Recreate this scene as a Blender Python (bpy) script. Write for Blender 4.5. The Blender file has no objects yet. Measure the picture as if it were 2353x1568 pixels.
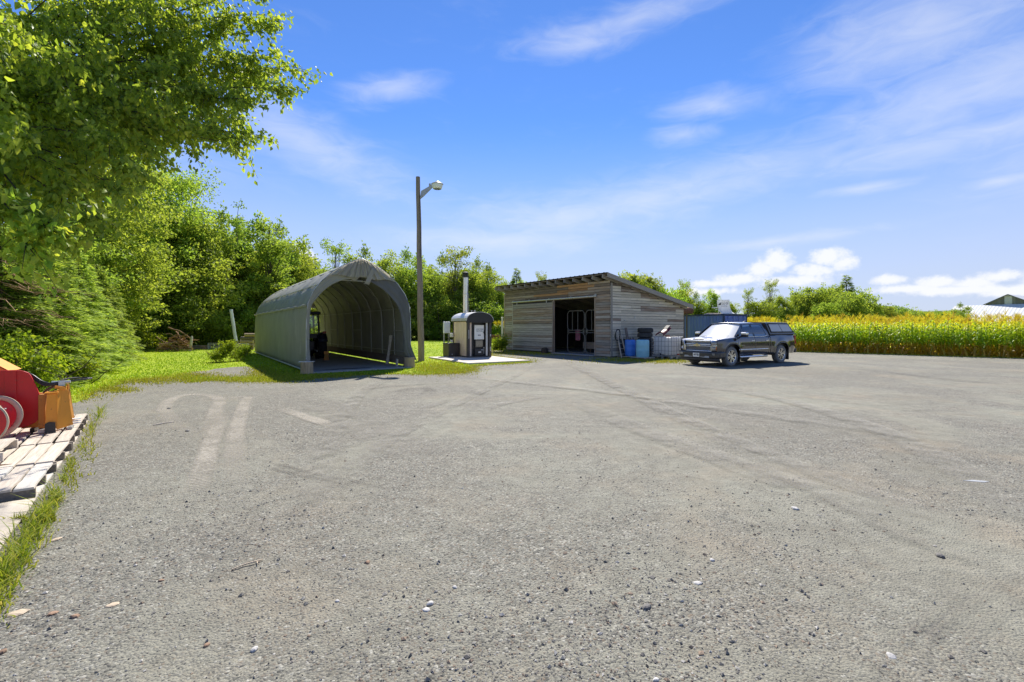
import bpy, bmesh, math, random
import numpy as np
from mathutils import Vector, Matrix

SC = bpy.context.scene
COL = SC.collection
R = math.radians
random.seed(7)
RNG = np.random.default_rng(11)

# ---------------------------------------------------------------- camera
F, UC, VH, CH = 1046.0, 1176.5, 752.0, 1.65      # focal length in photo pixels (2353 wide), centre, horizon row, eye height
cam_d = bpy.data.cameras.new('camera')
cam_d.sensor_width = 36.0
cam_d.lens = 16.0
cam_d.shift_y = -0.0136
cam_d.clip_start = 0.05
cam_d.clip_end = 6000.0
cam = bpy.data.objects.new('camera', cam_d)
cam.location = (0, 0, CH)
cam.rotation_euler = (R(90), 0, 0)
COL.objects.link(cam)
SC.camera = cam

# ---------------------------------------------------------------- sun, sky, exposure
SUN_EL, SUN_AZ = R(48.5), R(2.0)                 # ahead of the camera, a hair to the right
sun_d = bpy.data.lights.new('sun', 'SUN')
sun_d.energy = 4.8
sun_d.angle = R(0.5)
sun_d.color = (1.0, 0.95, 0.87)
sun = bpy.data.objects.new('sun', sun_d)
sun.rotation_euler = (-(math.pi / 2 - SUN_EL), 0, -SUN_AZ)
sun.location = (0, 40, 60)
COL.objects.link(sun)

SC.view_settings.view_transform = 'Standard'
SC.view_settings.look = 'None'
SC.view_settings.exposure = 0.75
SC.view_settings.gamma = 1.0
SC.view_settings.use_curve_mapping = False
SC.cycles.max_bounces = 8
SC.cycles.transparent_max_bounces = 16

world = bpy.data.worlds.new('World')
SC.world = world
world.use_nodes = True


def build_sky():
    nt = world.node_tree
    N, L = nt.nodes, nt.links
    N.clear()
    out = N.new('ShaderNodeOutputWorld')
    bg = N.new('ShaderNodeBackground')
    bg.inputs['Strength'].default_value = 0.12
    L.new(bg.outputs[0], out.inputs[0])
    sky = N.new('ShaderNodeTexSky')
    sky.sky_type = 'NISHITA'
    sky.sun_disc = False
    sky.sun_elevation = SUN_EL
    sky.sun_rotation = SUN_AZ
    sky.altitude = 50
    sky.air_density = 1.0
    sky.dust_density = 0.0
    sky.ozone_density = 2.2
    # graded to the deep blue of the photograph
    hs = N.new('ShaderNodeVectorMath'); hs.operation = 'MULTIPLY'
    hs.inputs[1].default_value = SKY_GRADE
    L.new(sky.outputs[0], hs.inputs[0])

    def m(op, a, b=None, c=None, clamp=False):
        n = N.new('ShaderNodeMath'); n.operation = op; n.use_clamp = clamp
        for i, x in enumerate((a, b, c)):
            if x is None: continue
            if isinstance(x, (int, float)): n.inputs[i].default_value = x
            else: L.new(x, n.inputs[i])
        return n.outputs[0]
    tc = N.new('ShaderNodeTexCoord')
    sp = N.new('ShaderNodeSeparateXYZ')
    L.new(tc.outputs['Generated'], sp.inputs[0])
    az = m('ARCTAN2', sp.outputs[0], sp.outputs[1])
    el = m('ARCSINE', sp.outputs[2])
    cb = N.new('ShaderNodeCombineXYZ')
    L.new(az, cb.inputs[0]); L.new(el, cb.inputs[1])
    ang = cb.outputs[0]

    def noise(vec, scale, detail, rough, sc=(1, 1, 1), rot=0.0, dist=0.0):
        mp = N.new('ShaderNodeMapping')
        mp.inputs['Scale'].default_value = sc
        mp.inputs['Rotation'].default_value = (0, 0, rot)
        L.new(vec, mp.inputs[0])
        t = N.new('ShaderNodeTexNoise')
        t.inputs['Scale'].default_value = scale
        t.inputs['Detail'].default_value = detail
        t.inputs['Roughness'].default_value = rough
        t.inputs['Distortion'].default_value = dist
        L.new(mp.outputs[0], t.inputs[0])
        return t.outputs[0]

    def blob(u, v, w, h, rot=0.0):
        """soft spot at the direction of a photo point, sizes in photo pixels"""
        a0 = math.atan((u - UC) / F)
        e0 = math.atan((VH - v) / math.hypot(F, u - UC))
        k = math.cos(a0) / F
        mp = N.new('ShaderNodeMapping')
        mp.vector_type = 'TEXTURE'
        mp.inputs['Location'].default_value = (a0, e0, 0)
        mp.inputs['Rotation'].default_value = (0, 0, rot)
        mp.inputs['Scale'].default_value = (w * k, h * k, 1)
        L.new(ang, mp.inputs[0])
        ln = N.new('ShaderNodeVectorMath'); ln.operation = 'LENGTH'
        L.new(mp.outputs[0], ln.inputs[0])
        return m('SUBTRACT', 1.0, ln.outputs['Value'])

    def top(items):
        r = items[0]
        for i in items[1:]: r = m('MAXIMUM', r, i)
        return r
    # heaped clouds low over the field
    cum = top([blob(1785, 598, 46, 34), blob(1752, 622, 52, 24), blob(1905, 594, 50, 32), blob(1868, 622, 62, 24), blob(1940, 606, 40, 22), blob(1700, 642, 80, 18), blob(1635, 652, 70, 12), blob(1830, 645, 120, 20), blob(1600, 672, 120, 12),
               blob(690, 578, 30, 26), blob(708, 590, 26, 18), blob(2292, 636, 58, 20), blob(2235, 650, 60, 20), blob(2150, 650, 52, 18), blob(2200, 668, 130, 18), blob(2045, 644, 46, 15), blob(2080, 664, 90, 14), blob(2340, 668, 120, 24),
               blob(2480, 640, 130, 34), blob(2650, 660, 160, 34), blob(-500, 650, 200, 40), blob(-1500, 640, 300, 50), blob(4200, 650, 400, 60)])
    n1 = noise(tc.outputs['Generated'], 42, 8, 0.62, (1, 1, 1.3))
    cd = m('ADD', cum, m('MULTIPLY', m('SUBTRACT', n1, 0.5), 1.7))
    mr = N.new('ShaderNodeMapRange'); mr.interpolation_type = 'SMOOTHSTEP'
    mr.inputs[1].default_value = 0.0; mr.inputs[2].default_value = 0.75
    L.new(cd, mr.inputs[0])
    cden = m('MULTIPLY', mr.outputs[0], 0.88)
    # wisps high up
    cir = top([blob(1325, 104, 120, 24, 0.02), blob(1640, 240, 125, 32, -0.1), blob(1570, 310, 70, 22), blob(895, 205, 105, 28, .2),
               blob(2130, 60, 260, 110), blob(2250, 200, 330, 110, .15), blob(2250, 305, 400, 46, .02), blob(1500, 455, 420, 60, .14),
               blob(1300, 500, 260, 46, 0.0), blob(2300, 416, 60, 16), blob(1780, 555, 170, 14, .04), blob(1150, 555, 270, 34),
               blob(700, 330, 300, 60, -.3), blob(1990, 432, 90, 12), blob(1450, 45, 260, 30, .1), blob(3000, 200, 500, 200), blob(-300, 150, 700, 150)])
    n2 = noise(ang, 11, 9, 0.58, (1.0, 3.0, 1), 0.14, 0.9)
    n3 = noise(ang, 2.6, 6, 0.58, (1.0, 2.6, 1), 0.1, 0.5)
    ci = m('ADD', m('MULTIPLY', m('MAXIMUM', cir, -0.6), 0.75), m('MULTIPLY', m('SUBTRACT', n2, 0.5), 1.1))
    ci = m('ADD', ci, m('MULTIPLY', m('SUBTRACT', n3, 0.5), .8))
    mr2 = N.new('ShaderNodeMapRange'); mr2.interpolation_type = 'SMOOTHSTEP'
    mr2.inputs[1].default_value = -0.42; mr2.inputs[2].default_value = 1.15
    L.new(ci, mr2.inputs[0])
    # fade below the horizon
    up = N.new('ShaderNodeMapRange'); up.inputs[1].default_value = -0.01; up.inputs[2].default_value = 0.02
    L.new(el, up.inputs[0])
    wd = m('MULTIPLY', m('MULTIPLY', mr2.outputs[0], 0.50), up.outputs[0])
    # thin white veil close to the horizon
    hz = N.new('ShaderNodeMapRange'); hz.interpolation_type = 'SMOOTHSTEP'
    hz.inputs[1].default_value = 0.0; hz.inputs[2].default_value = 0.44
    hz.inputs[3].default_value = 0.88; hz.inputs[4].default_value = 0.0
    L.new(el, hz.inputs[0])

    def mix(f, a, b):
        n = N.new('ShaderNodeMix'); n.data_type = 'RGBA'
        L.new(f, n.inputs['Factor'])
        for s, x in ((n.inputs[6], a), (n.inputs[7], b)):
            if isinstance(x, tuple): s.default_value = x
            else: L.new(x, s)
        return n.outputs[2]
    c = mix(hz.outputs[0], hs.outputs[0], VEIL)
    c = mix(wd, c, CIRRUS)
    c = mix(m('MULTIPLY', cden, up.outputs[0]), c, CUMULUS)
    L.new(c, bg.inputs['Color'])


SKY_GRADE = (.36, .535, .82)
VEIL = (3.15, 3.38, 4.25, 1)
CIRRUS = (4.5, 4.65, 5.0, 1)
CUMULUS = (5.0, 5.05, 5.2, 1)
build_sky()


# ---------------------------------------------------------------- helpers
def P(u, v, z=0.0):
    """ground-plane point (or point at height z) seen at a photo pixel"""
    Y = (CH - z) * F / (v - VH)
    return Vector(((u - UC) / F * Y, Y, z))


def at(u, Y, z=0.0):
    return Vector(((u - UC) / F * Y, Y, z))


def hgt(v, Y):
    return CH + (VH - v) * Y / F


def tag(o, label=None, cat=None, group=None, kind=None):
    if label: o['label'] = label
    if cat: o['category'] = cat
    if group: o['group'] = group
    if kind: o['kind'] = kind
    return o


def empty(name, loc=(0, 0, 0), rz=0.0, label=None, cat=None, group=None):
    o = bpy.data.objects.new(name, None)
    o.empty_display_size = 0.3
    o.location = loc
    o.rotation_euler = (0, 0, rz)
    COL.objects.link(o)
    return tag(o, label, cat, group)


def link(name, me, mat=None, parent=None, loc=(0, 0, 0), rz=0.0):
    o = bpy.data.objects.new(name, me)
    if mat is not None and len(me.materials) == 0: me.materials.append(mat)
    o.location = loc
    o.rotation_euler = (0, 0, rz)
    if parent is not None: o.parent = parent
    COL.objects.link(o)
    return o


def frame_from(d):
    d = Vector(d).normalized()
    a = Vector((0, 0, 1)) if abs(d.z) < 0.95 else Vector((1, 0, 0))
    s = d.cross(a).normalized()
    return d, s, s.cross(d).normalized()


class MB:
    """collects shapes; build() links them as one mesh object"""
    def __init__(self):
        self.v, self.f, self.sm = [], [], []

    def add(self, vs, fs, smooth=False):
        n = len(self.v)
        self.v += [tuple(x) for x in vs]
        self.f += [tuple(i + n for i in f) for f in fs]
        self.sm += [smooth] * len(fs)
        return self

    def box(self, c, s, rot=None):
        hx, hy, hz = s[0] / 2, s[1] / 2, s[2] / 2
        vs = [Vector((x, y, z)) for x in (-hx, hx) for y in (-hy, hy) for z in (-hz, hz)]
        if rot is not None: vs = [rot @ p for p in vs]
        c = Vector(c)
        return self.add([p + c for p in vs], [(0, 1, 3, 2), (4, 6, 7, 5), (0, 4, 5, 1), (2, 3, 7, 6), (0, 2, 6, 4), (1, 5, 7, 3)])

    def bar(self, a, b, w, h, up=(0, 0, 1)):
        a, b = Vector(a), Vector(b)
        d = (b - a)
        L_ = d.length
        d.normalize()
        up = Vector(up)
        s = d.cross(up)
        if s.length < 1e-4: s = d.cross(Vector((1, 0, 0)))
        s.normalize(); n = s.cross(d)
        m3 = Matrix((d, s, n)).transposed()
        return self.box((a + b) / 2, (L_, w, h), m3)

    def cyl(self, a, b, r0, r1=None, n=10, caps=True, smooth=True):
        a, b = Vector(a), Vector(b)
        r1 = r0 if r1 is None else r1
        d, s, t = frame_from(b - a)
        vs = []
        for c, r in ((a, r0), (b, r1)):
            for i in range(n):
                q = 2 * math.pi * i / n
                vs.append(c + (s * math.cos(q) + t * math.sin(q)) * r)
        self.add(vs, [(i, (i + 1) % n, n + (i + 1) % n, n + i) for i in range(n)], smooth)
        if caps:
            self.add(vs[:n], [tuple(range(n))[::-1]])
            self.add(vs[n:], [tuple(range(n))])
        return self

    def tube(self, pts, r, n=6, caps=True):
        pts = [Vector(p) for p in pts]
        rs = r if isinstance(r, (list, tuple)) else [r] * len(pts)
        vs, prev = [], None
        for i, p in enumerate(pts):
            d = (pts[min(i + 1, len(pts) - 1)] - pts[max(i - 1, 0)]).normalized()
            if prev is None: _, s, t = frame_from(d)
            else:
                s = (prev - d * prev.dot(d))
                s = s.normalized() if s.length > 1e-5 else frame_from(d)[1]
                t = s.cross(d)
            prev = s
            for k in range(n):
                q = 2 * math.pi * k / n
                vs.append(p + (s * math.cos(q) + t * math.sin(q)) * rs[i])
        fs = []
        for i in range(len(pts) - 1):
            for k in range(n):
                fs.append((i * n + k, i * n + (k + 1) % n, (i + 1) * n + (k + 1) % n, (i + 1) * n + k))
        self.add(vs, fs, True)
        if caps:
            self.add(vs[:n], [tuple(range(n))[::-1]])
            self.add(vs[-n:], [tuple(range(n))])
        return self

    def prism(self, poly, vec, smooth=False):
        """poly: list of 3D points (planar ngon), extruded by vec"""
        n = len(poly)
        vec = Vector(vec)
        a = [Vector(p) for p in poly]
        vs = a + [p + vec for p in a]
        return self.add(vs, [tuple(range(n))[::-1], tuple(range(n, 2 * n))] + [(i, (i + 1) % n, n + (i + 1) % n, n + i) for i in range(n)], smooth)

    def grid(self, rows, smooth=True, closed=False):
        """rows: list of equal-length point lists"""
        m_ = len(rows[0])
        vs = [p for r_ in rows for p in r_]
        fs = []
        for i in range(len(rows) - 1):
            for j in range(m_ if closed else m_ - 1):
                k = (j + 1) % m_
                fs.append((i * m_ + j, i * m_ + k, (i + 1) * m_ + k, (i + 1) * m_ + j))
        return self.add(vs, fs, smooth)

    def lathe(self, c, axis, prof, n=24, smooth=True):
        """prof: (radius, distance along axis)"""
        d, s, t = frame_from(axis)
        c = Vector(c)
        rows = []
        for r_, h in prof:
            rows.append([c + d * h + (s * math.cos(2 * math.pi * k / n) + t * math.sin(2 * math.pi * k / n)) * r_ for k in range(n)])
        return self.grid(rows, smooth, True)

    def mesh(self, name):
        me = bpy.data.meshes.new(name)
        me.from_pydata(self.v, [], self.f)
        me.polygons.foreach_set('use_smooth', self.sm)
        return me

    def build(self, name, mat, parent=None, bevel=0.0, solid=0.0, sub=0, kind=None, label=None, seg=2):
        me = self.mesh(name)
        if bevel or sub:
            bm = bmesh.new(); bm.from_mesh(me)
            bmesh.ops.remove_doubles(bm, verts=bm.verts, dist=1e-5)
            bmesh.ops.recalc_face_normals(bm, faces=bm.faces)
            bm.to_mesh(me); bm.free()
        o = link(name, me, mat, parent)
        if solid:
            k = o.modifiers.new('solid', 'SOLIDIFY'); k.thickness = solid; k.offset = 0
        if bevel:
            k = o.modifiers.new('bevel', 'BEVEL'); k.width = bevel; k.segments = seg; k.limit_method = 'ANGLE'; k.angle_limit = R(35)
            k.harden_normals = False
        if sub:
            k = o.modifiers.new('sub', 'SUBSURF'); k.levels = sub; k.render_levels = sub
        if kind: o['kind'] = kind
        if label: o['label'] = label
        return o


def text_mesh(s, size, depth=0.002, shear=0.0, align='CENTER'):
    cu = bpy.data.curves.new('lettering', 'FONT')
    cu.body = s; cu.size = size; cu.extrude = depth; cu.shear = shear
    cu.align_x = align; cu.align_y = 'CENTER'; cu.resolution_u = 2
    o = bpy.data.objects.new('lettering', cu)
    COL.objects.link(o)
    bpy.context.view_layer.update()
    me = bpy.data.meshes.new_from_object(o.evaluated_get(bpy.context.evaluated_depsgraph_get()))
    bpy.data.objects.remove(o)
    bpy.data.curves.remove(cu)
    return me


def text_on(name, s, size, mat, parent, origin, xdir, updir, shear=0.0, depth=0.002):
    me = text_mesh(s, size, depth, shear)
    x = Vector(xdir).normalized(); y = Vector(updir).normalized(); z = x.cross(y)
    m4 = Matrix((x, y, z)).transposed().to_4x4()
    m4.translation = Vector(origin)
    me.transform(m4)
    me.materials.clear()
    return link(name, me, mat, parent)


def copy_tree(o, parent=None):
    c = o.copy()
    COL.objects.link(c)
    if parent is not None: c.parent = parent
    for ch in list(o.children): copy_tree(ch, c)
    return c


# ---------------------------------------------------------------- materials
def new_mat(name):
    mt = bpy.data.materials.new(name)
    mt.use_nodes = True
    return mt, mt.node_tree.nodes, mt.node_tree.links, mt.node_tree.nodes['Principled BSDF']


def mat(name, c1, c2=None, rough=0.6, metal=0.0, scale=6.0, stretch=(1, 1, 1), bump=0.0, bscale=None, rnd=0.0, spec=0.5,
        lo=0.35, hi=0.65, c3=None, c3at=0.62, c3scale=2.0, coat=0.0, trans=0.0, detail=6.0):
    """noise-mixed two or three colour surface; rnd = brightness spread from object to object; c3 = patches of wear, dirt or rust"""
    mt, N, L, B = new_mat(name)
    B.inputs['Roughness'].default_value = rough
    B.inputs['Metallic'].default_value = metal
    B.inputs['Specular IOR Level'].default_value = spec
    B.inputs['Coat Weight'].default_value = coat
    B.inputs['Coat Roughness'].default_value = 0.06
    tc = N.new('ShaderNodeTexCoord')
    vec = tc.outputs['Object']
    oi = N.new('ShaderNodeObjectInfo')
    mp = N.new('ShaderNodeMapping')
    mp.inputs['Scale'].default_value = stretch
    L.new(vec, mp.inputs[0])
    if rnd:
        cb = N.new('ShaderNodeVectorMath'); cb.operation = 'SCALE'
        cb.inputs[0].default_value = (37, 11, 23)
        L.new(oi.outputs['Random'], cb.inputs['Scale'])
        L.new(cb.outputs[0], mp.inputs['Location'])
    nz = N.new('ShaderNodeTexNoise')
    nz.inputs['Scale'].default_value = scale; nz.inputs['Detail'].default_value = detail; nz.inputs['Roughness'].default_value = 0.6
    L.new(mp.outputs[0], nz.inputs[0])
    rp = N.new('ShaderNodeValToRGB')
    rp.color_ramp.elements[0].position = lo; rp.color_ramp.elements[1].position = hi
    c2 = c2 if c2 is not None else tuple(x * 0.8 for x in c1)
    rp.color_ramp.elements[0].color = (*c1, 1); rp.color_ramp.elements[1].color = (*c2, 1)
    L.new(nz.outputs[0], rp.inputs[0])
    col = rp.outputs[0]
    if c3 is not None:
        n3 = N.new('ShaderNodeTexNoise')
        n3.inputs['Scale'].default_value = c3scale; n3.inputs['Detail'].default_value = 8; n3.inputs['Roughness'].default_value = 0.65
        L.new(mp.outputs[0], n3.inputs[0])
        r3 = N.new('ShaderNodeMapRange')
        r3.inputs[1].default_value = c3at; r3.inputs[2].default_value = c3at + 0.1
        L.new(n3.outputs[0], r3.inputs[0])
        mx = N.new('ShaderNodeMix'); mx.data_type = 'RGBA'
        L.new(r3.outputs[0], mx.inputs['Factor']); L.new(col, mx.inputs[6]); mx.inputs[7].default_value = (*c3, 1)
        col = mx.outputs[2]
    if rnd:
        mr = N.new('ShaderNodeMapRange')
        mr.inputs[3].default_value = 1 - rnd; mr.inputs[4].default_value = 1 + rnd
        L.new(oi.outputs['Random'], mr.inputs[0])
        hv = N.new('ShaderNodeHueSaturation')
        L.new(mr.outputs[0], hv.inputs['Value']); L.new(col, hv.inputs['Color'])
        col = hv.outputs[0]
    L.new(col, B.inputs['Base Color'])
    if bump:
        nb = N.new('ShaderNodeTexNoise')
        nb.inputs['Scale'].default_value = bscale or scale * 3; nb.inputs['Detail'].default_value = 5
        L.new(mp.outputs[0], nb.inputs[0])
        bp = N.new('ShaderNodeBump'); bp.inputs['Strength'].default_value = bump; bp.inputs['Distance'].default_value = 0.02
        L.new(nb.outputs[0], bp.inputs['Height'])
        L.new(bp.outputs[0], B.inputs['Normal'])
    if trans:
        out = N['Material Output']
        tr = N.new('ShaderNodeBsdfTranslucent')
        L.new(col, tr.inputs[0])
        ms = N.new('ShaderNodeMixShader'); ms.inputs[0].default_value = trans
        L.new(B.outputs[0], ms.inputs[1]); L.new(tr.outputs[0], ms.inputs[2])
        L.new(ms.outputs[0], out.inputs[0])
    return mt


def leaf_mat(name, cols, trans=0.45, tcol=(1.25, 1.2, 0.5), rough=0.6, rnd=0.12, spec=0.18):
    """leaf surface: the mesh attribute 'tint' picks the leaf's own colour; light also comes through the blade"""
    mt, N, L, B = new_mat(name)
    B.inputs['Roughness'].default_value = rough
    B.inputs['Specular IOR Level'].default_value = spec
    at_ = N.new('ShaderNodeAttribute'); at_.attribute_name = 'tint'
    rp = N.new('ShaderNodeValToRGB')
    while len(rp.color_ramp.elements) < len(cols): rp.color_ramp.elements.new(0.5)
    for i, c in enumerate(cols):
        rp.color_ramp.elements[i].position = i / (len(cols) - 1)
        rp.color_ramp.elements[i].color = (*c, 1)
    L.new(at_.outputs['Fac'], rp.inputs[0])
    col = rp.outputs[0]
    oi = N.new('ShaderNodeObjectInfo')
    mr = N.new('ShaderNodeMapRange'); mr.inputs[3].default_value = 1 - rnd; mr.inputs[4].default_value = 1 + rnd
    L.new(oi.outputs['Random'], mr.inputs[0])
    mh = N.new('ShaderNodeMapRange'); mh.inputs[3].default_value = 0.5 - rnd * 0.12; mh.inputs[4].default_value = 0.5 + rnd * 0.12
    L.new(oi.outputs['Random'], mh.inputs[0])
    hv = N.new('ShaderNodeHueSaturation')
    L.new(mr.outputs[0], hv.inputs['Value']); L.new(mh.outputs[0], hv.inputs['Hue']); L.new(col, hv.inputs['Color'])
    col = hv.outputs[0]
    L.new(col, B.inputs['Base Color'])
    vm = N.new('ShaderNodeVectorMath'); vm.operation = 'MULTIPLY'; vm.inputs[1].default_value = tcol
    L.new(col, vm.inputs[0])
    tr = N.new('ShaderNodeBsdfTranslucent')
    L.new(vm.outputs[0], tr.inputs[0])
    ms = N.new('ShaderNodeMixShader'); ms.inputs[0].default_value = trans
    L.new(B.outputs[0], ms.inputs[1]); L.new(tr.outputs[0], ms.inputs[2])
    L.new(ms.outputs[0], N['Material Output'].inputs[0])
    return mt


def np_mesh(name, V, Fc, tint=None, mats=(), smooth=False, mat_idx=None):
    """V (n,3); Fc (m,k) with equal k"""
    me = bpy.data.meshes.new(name)
    n, (m_, k) = len(V), Fc.shape
    me.vertices.add(n)
    me.vertices.foreach_set('co', np.ascontiguousarray(V, dtype=np.float32).ravel())
    me.loops.add(m_ * k)
    me.loops.foreach_set('vertex_index', np.ascontiguousarray(Fc, dtype=np.int32).ravel())
    me.polygons.add(m_)
    me.polygons.foreach_set('loop_start', np.arange(0, m_ * k, k, dtype=np.int32))
    me.polygons.foreach_set('use_smooth', np.full(m_, smooth))
    for mt in mats: me.materials.append(mt)
    if mat_idx is not None: me.polygons.foreach_set('material_index', mat_idx.astype(np.int32))
    me.update(calc_edges=True)
    if tint is not None:
        a = me.attributes.new('tint', 'FLOAT', 'POINT')
        a.data.foreach_set('value', np.ascontiguousarray(tint, dtype=np.float32))
    return me
M_ = {}
def defmats():
    g = M_
    g['wood_grey'] = mat('weathered_grey_wood', (.45, .41, .345), (.31, .28, .235), .85, 0, 5, (.5, 9, 9), .5, 6, .24, .2, c3=(.54, .50, .425), c3at=.56, c3scale=1.3)
    g['wood_side'] = mat('shade_lifted_side_boards', (.74, .66, .50), (.54, .48, .365), .85, 0, 5, (.5, 9, 9), .5, 6, .2, .2, c3=(.76, .70, .58), c3at=.56, c3scale=1.3)  # side boards coloured lighter and warmer to offset the blue shade there
    g['wood_brown'] = mat('weathered_brown_wood', (.41, .31, .225), (.25, .185, .13), .85, 0, 5, (.5, 9, 9), .5, 6, .26, .2, c3=(.43, .375, .31), c3at=.5, c3scale=1.3)
    g['wood_dark'] = mat('dark_old_wood', (.25, .20, .155), (.15, .12, .095), .9, 0, 5, (.5, 9, 9), .5, 6, .25, .2, c3=(.34, .30, .25), c3at=.58)
    g['wood_orange'] = mat('fresh_orange_wood', (.50, .29, .14), (.33, .185, .09), .8, 0, 5, (.5, 9, 9), .4, 6, .22, .2, c3=(.22, .18, .15), c3at=.56)
    g['wood_pallet'] = mat('bleached_pallet_wood', (.60, .52, .425), (.48, .415, .335), .85, 0, 4, (.7, 9, 9), .4, 6, .13, .2, c3=(.60, .56, .50), c3at=.58, c3scale=2.5)
    g['wood_blue'] = mat('blue_grey_painted_pallet_wood', (.52, .50, .45), (.58, .515, .43), .85, 0, 4, (.7, 5, 5), .4, 6, .1, .2, c3=(.42, .46, .48), c3at=.64)
    g['wood_stringer'] = mat('dark_pallet_stringer_wood', (.30, .26, .21), (.20, .17, .14), .9, 0, 5, (1, 6, 6), .4, 6, .2, .2)
    g['stump'] = mat('barkless_log_wood', (.56, .42, .26), (.38, .28, .17), .9, 0, 6, (5, 5, .5), .6, 8, .1, .2, c3=(.16, .12, .085), c3at=.58)
    g['pole'] = mat('weathered_pole_wood', (.30, .25, .19), (.215, .175, .135), .9, 0, 7, (6, 6, .3), .5, 8, .05, .2, c3=(.13, .105, .085), c3at=.57)
    g['end_grain'] = mat('log_end_grain', (.52, .40, .25), (.38, .27, .16), .9, 0, 18, rnd=.15)
    g['bark'] = mat('bark', (.11, .085, .065), (.055, .043, .034), .95, 0, 7, (3, 3, .6), .7, 9, .15, .1)
    g['bark_light'] = mat('pale_bark', (.22, .19, .155), (.12, .10, .08), .95, 0, 7, (3, 3, .6), .6, 9, .15, .1)
    g['dead_wood'] = mat('dead_branch_wood', (.42, .27, .155), (.24, .145, .085), .95, 0, 7, (3, 3, 1), .5, 9, .35, .1)
    g['plywood'] = mat('old_plywood', (.46, .41, .34), (.36, .315, .26), .85, 0, 2.5, (.7, 4, 4), .2, 12, 0, .2, c3=(.36, .31, .26), c3at=.6, c3scale=1.2)
    g['tarp'] = mat('grey_green_tarp', (.36, .35, .29), (.30, .292, .242), .62, 0, 1.6, (1, 1, .6), .35, 1.6, 0, .35, trans=.07, c3=(.42, .41, .345), c3at=.58, c3scale=.8)
    g['tarp_front'] = mat('pale_grey_tarp', (.74, .71, .63), (.63, .605, .535), .6, 0, 2, (1, 1, .4), .3, 3, 0, .35, trans=.6)
    g['tarp_dark'] = mat('dark_grey_tarp', (.15, .152, .148), (.115, .118, .116), .6, 0, 2, (1, 1, .4), .3, 3, 0, .35, trans=.1)
    g['galv'] = mat('galvanised_tube', (.46, .46, .45), (.38, .38, .37), .42, .3, 8)
    g['galv_pale'] = mat('pale_galvanised_steel', (.62, .63, .62), (.52, .53, .52), .4, .35, 8)
    g['white_paint'] = mat('white_paint', (.78, .77, .73), (.70, .69, .65), .5, 0, 5, c3=(.55, .53, .48), c3at=.66)
    g['white_plastic'] = mat('white_plastic', (.88, .88, .86), (.82, .82, .80), .4, 0, 3, trans=.35)
    g['concrete'] = mat('concrete', (.40, .385, .36), (.31, .30, .28), .92, 0, 3, bump=.3, bscale=40, c3=(.25, .24, .22), c3at=.6)
    g['concrete_pale'] = mat('pale_concrete', (.60, .54, .455), (.52, .465, .39), .9, 0, 3, bump=.2, bscale=40, c3=(.42, .39, .34), c3at=.62)
    g['dark_metal_roof'] = mat('dark_roof_metal', (.085, .075, .07), (.055, .05, .047), .5, .4, 4, c3=(.16, .10, .06), c3at=.6)
    g['rust'] = mat('rust', (.27, .125, .065), (.16, .07, .04), .85, .1, 6, bump=.4, c3=(.33, .19, .11), c3at=.6)
    g['black_metal'] = mat('black_painted_metal', (.028, .026, .024), (.02, .019, .018), .42, .1, 4)
    g['brown_metal'] = mat('dark_brown_painted_metal', (.055, .046, .038), (.042, .035, .03), .42, .1, 4)
    g['beige_metal'] = mat('beige_painted_metal', (.80, .63, .46), (.74, .57, .41), .5, .0, 3)
    g['roof_metal'] = mat('grey_sheet_roof', (.66, .64, .59), (.60, .58, .53), .36, .2, 3)
    g['steel'] = mat('stainless_steel', (.86, .80, .70), (.78, .72, .63), .3, .9, 6)
    g['chrome'] = mat('chrome', (.95, .94, .92), (.90, .89, .87), .26, .9, 6)
    g['alloy'] = mat('polished_alloy', (.72, .72, .71), (.62, .62, .61), .2, .9, 6)
    g['rubber'] = mat('dusty_rubber', (.075, .072, .066), (.05, .048, .045), .85, 0, 8, rnd=.2, bump=.2)
    g['tyre'] = mat('dusty_tyre_rubber', (.22, .215, .195), (.16, .155, .145), .88, 0, 6)
    g['tyre_black'] = mat('black_tyre_rubber', (.03, .03, .03), (.02, .02, .02), .85, 0, 6, bump=.2)
    g['black_plastic'] = mat('black_plastic', (.025, .025, .026), (.018, .018, .018), .5, 0, 6)
    g['dark_plastic'] = mat('dusty_dark_plastic', (.065, .062, .058), (.045, .043, .04), .6, 0, 6)
    g['truck'] = mat('black_car_paint', (.032, .03, .036), (.024, .023, .027), .17, .0, 2, spec=.7, coat=1.0)
    g['truck_dusty'] = mat('dusty_black_car_paint', (.034, .033, .032), (.055, .052, .047), .4, 0, 2.2, coat=.35)
    g['hood'] = mat('dusty_glint_black_paint', (.40, .40, .43), (.32, .32, .35), .32, .0, 2, spec=.8, coat=1.0)  # pale base: dust film plus sun glint painted over black
    g['cap_paint'] = mat('charcoal_canopy_paint', (.075, .073, .07), (.06, .058, .056), .35, 0, 2, coat=.4)
    g['amber'] = mat('amber_lens', (.65, .22, .04), (.55, .18, .03), .2, 0, 6)
    g['red_lens'] = mat('red_lens', (.45, .04, .02), (.36, .03, .02), .2, 0, 6)
    g['gold'] = mat('gold_badge', (.62, .52, .30), (.55, .46, .26), .3, .6, 6)
    g['red'] = mat('red_painted_steel', (.62, .018, .02), (.50, .014, .016), .45, 0, 3, c3=(.30, .06, .045), c3at=.60, c3scale=7)
    g['red_dark'] = mat('dull_red_painted_steel', (.16, .008, .01), (.10, .006, .007), .5, 0, 4)
    g['cream_steel'] = mat('scraped_cream_steel', (.56, .47, .34), (.44, .36, .26), .6, .1, 6, c3=(.30, .10, .07), c3at=.6, c3scale=7)
    g['orange'] = mat('orange_painted_steel', (.80, .32, .022), (.72, .27, .018), .45, 0, 3, c3=(.24, .10, .035), c3at=.60, c3scale=9)
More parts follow.
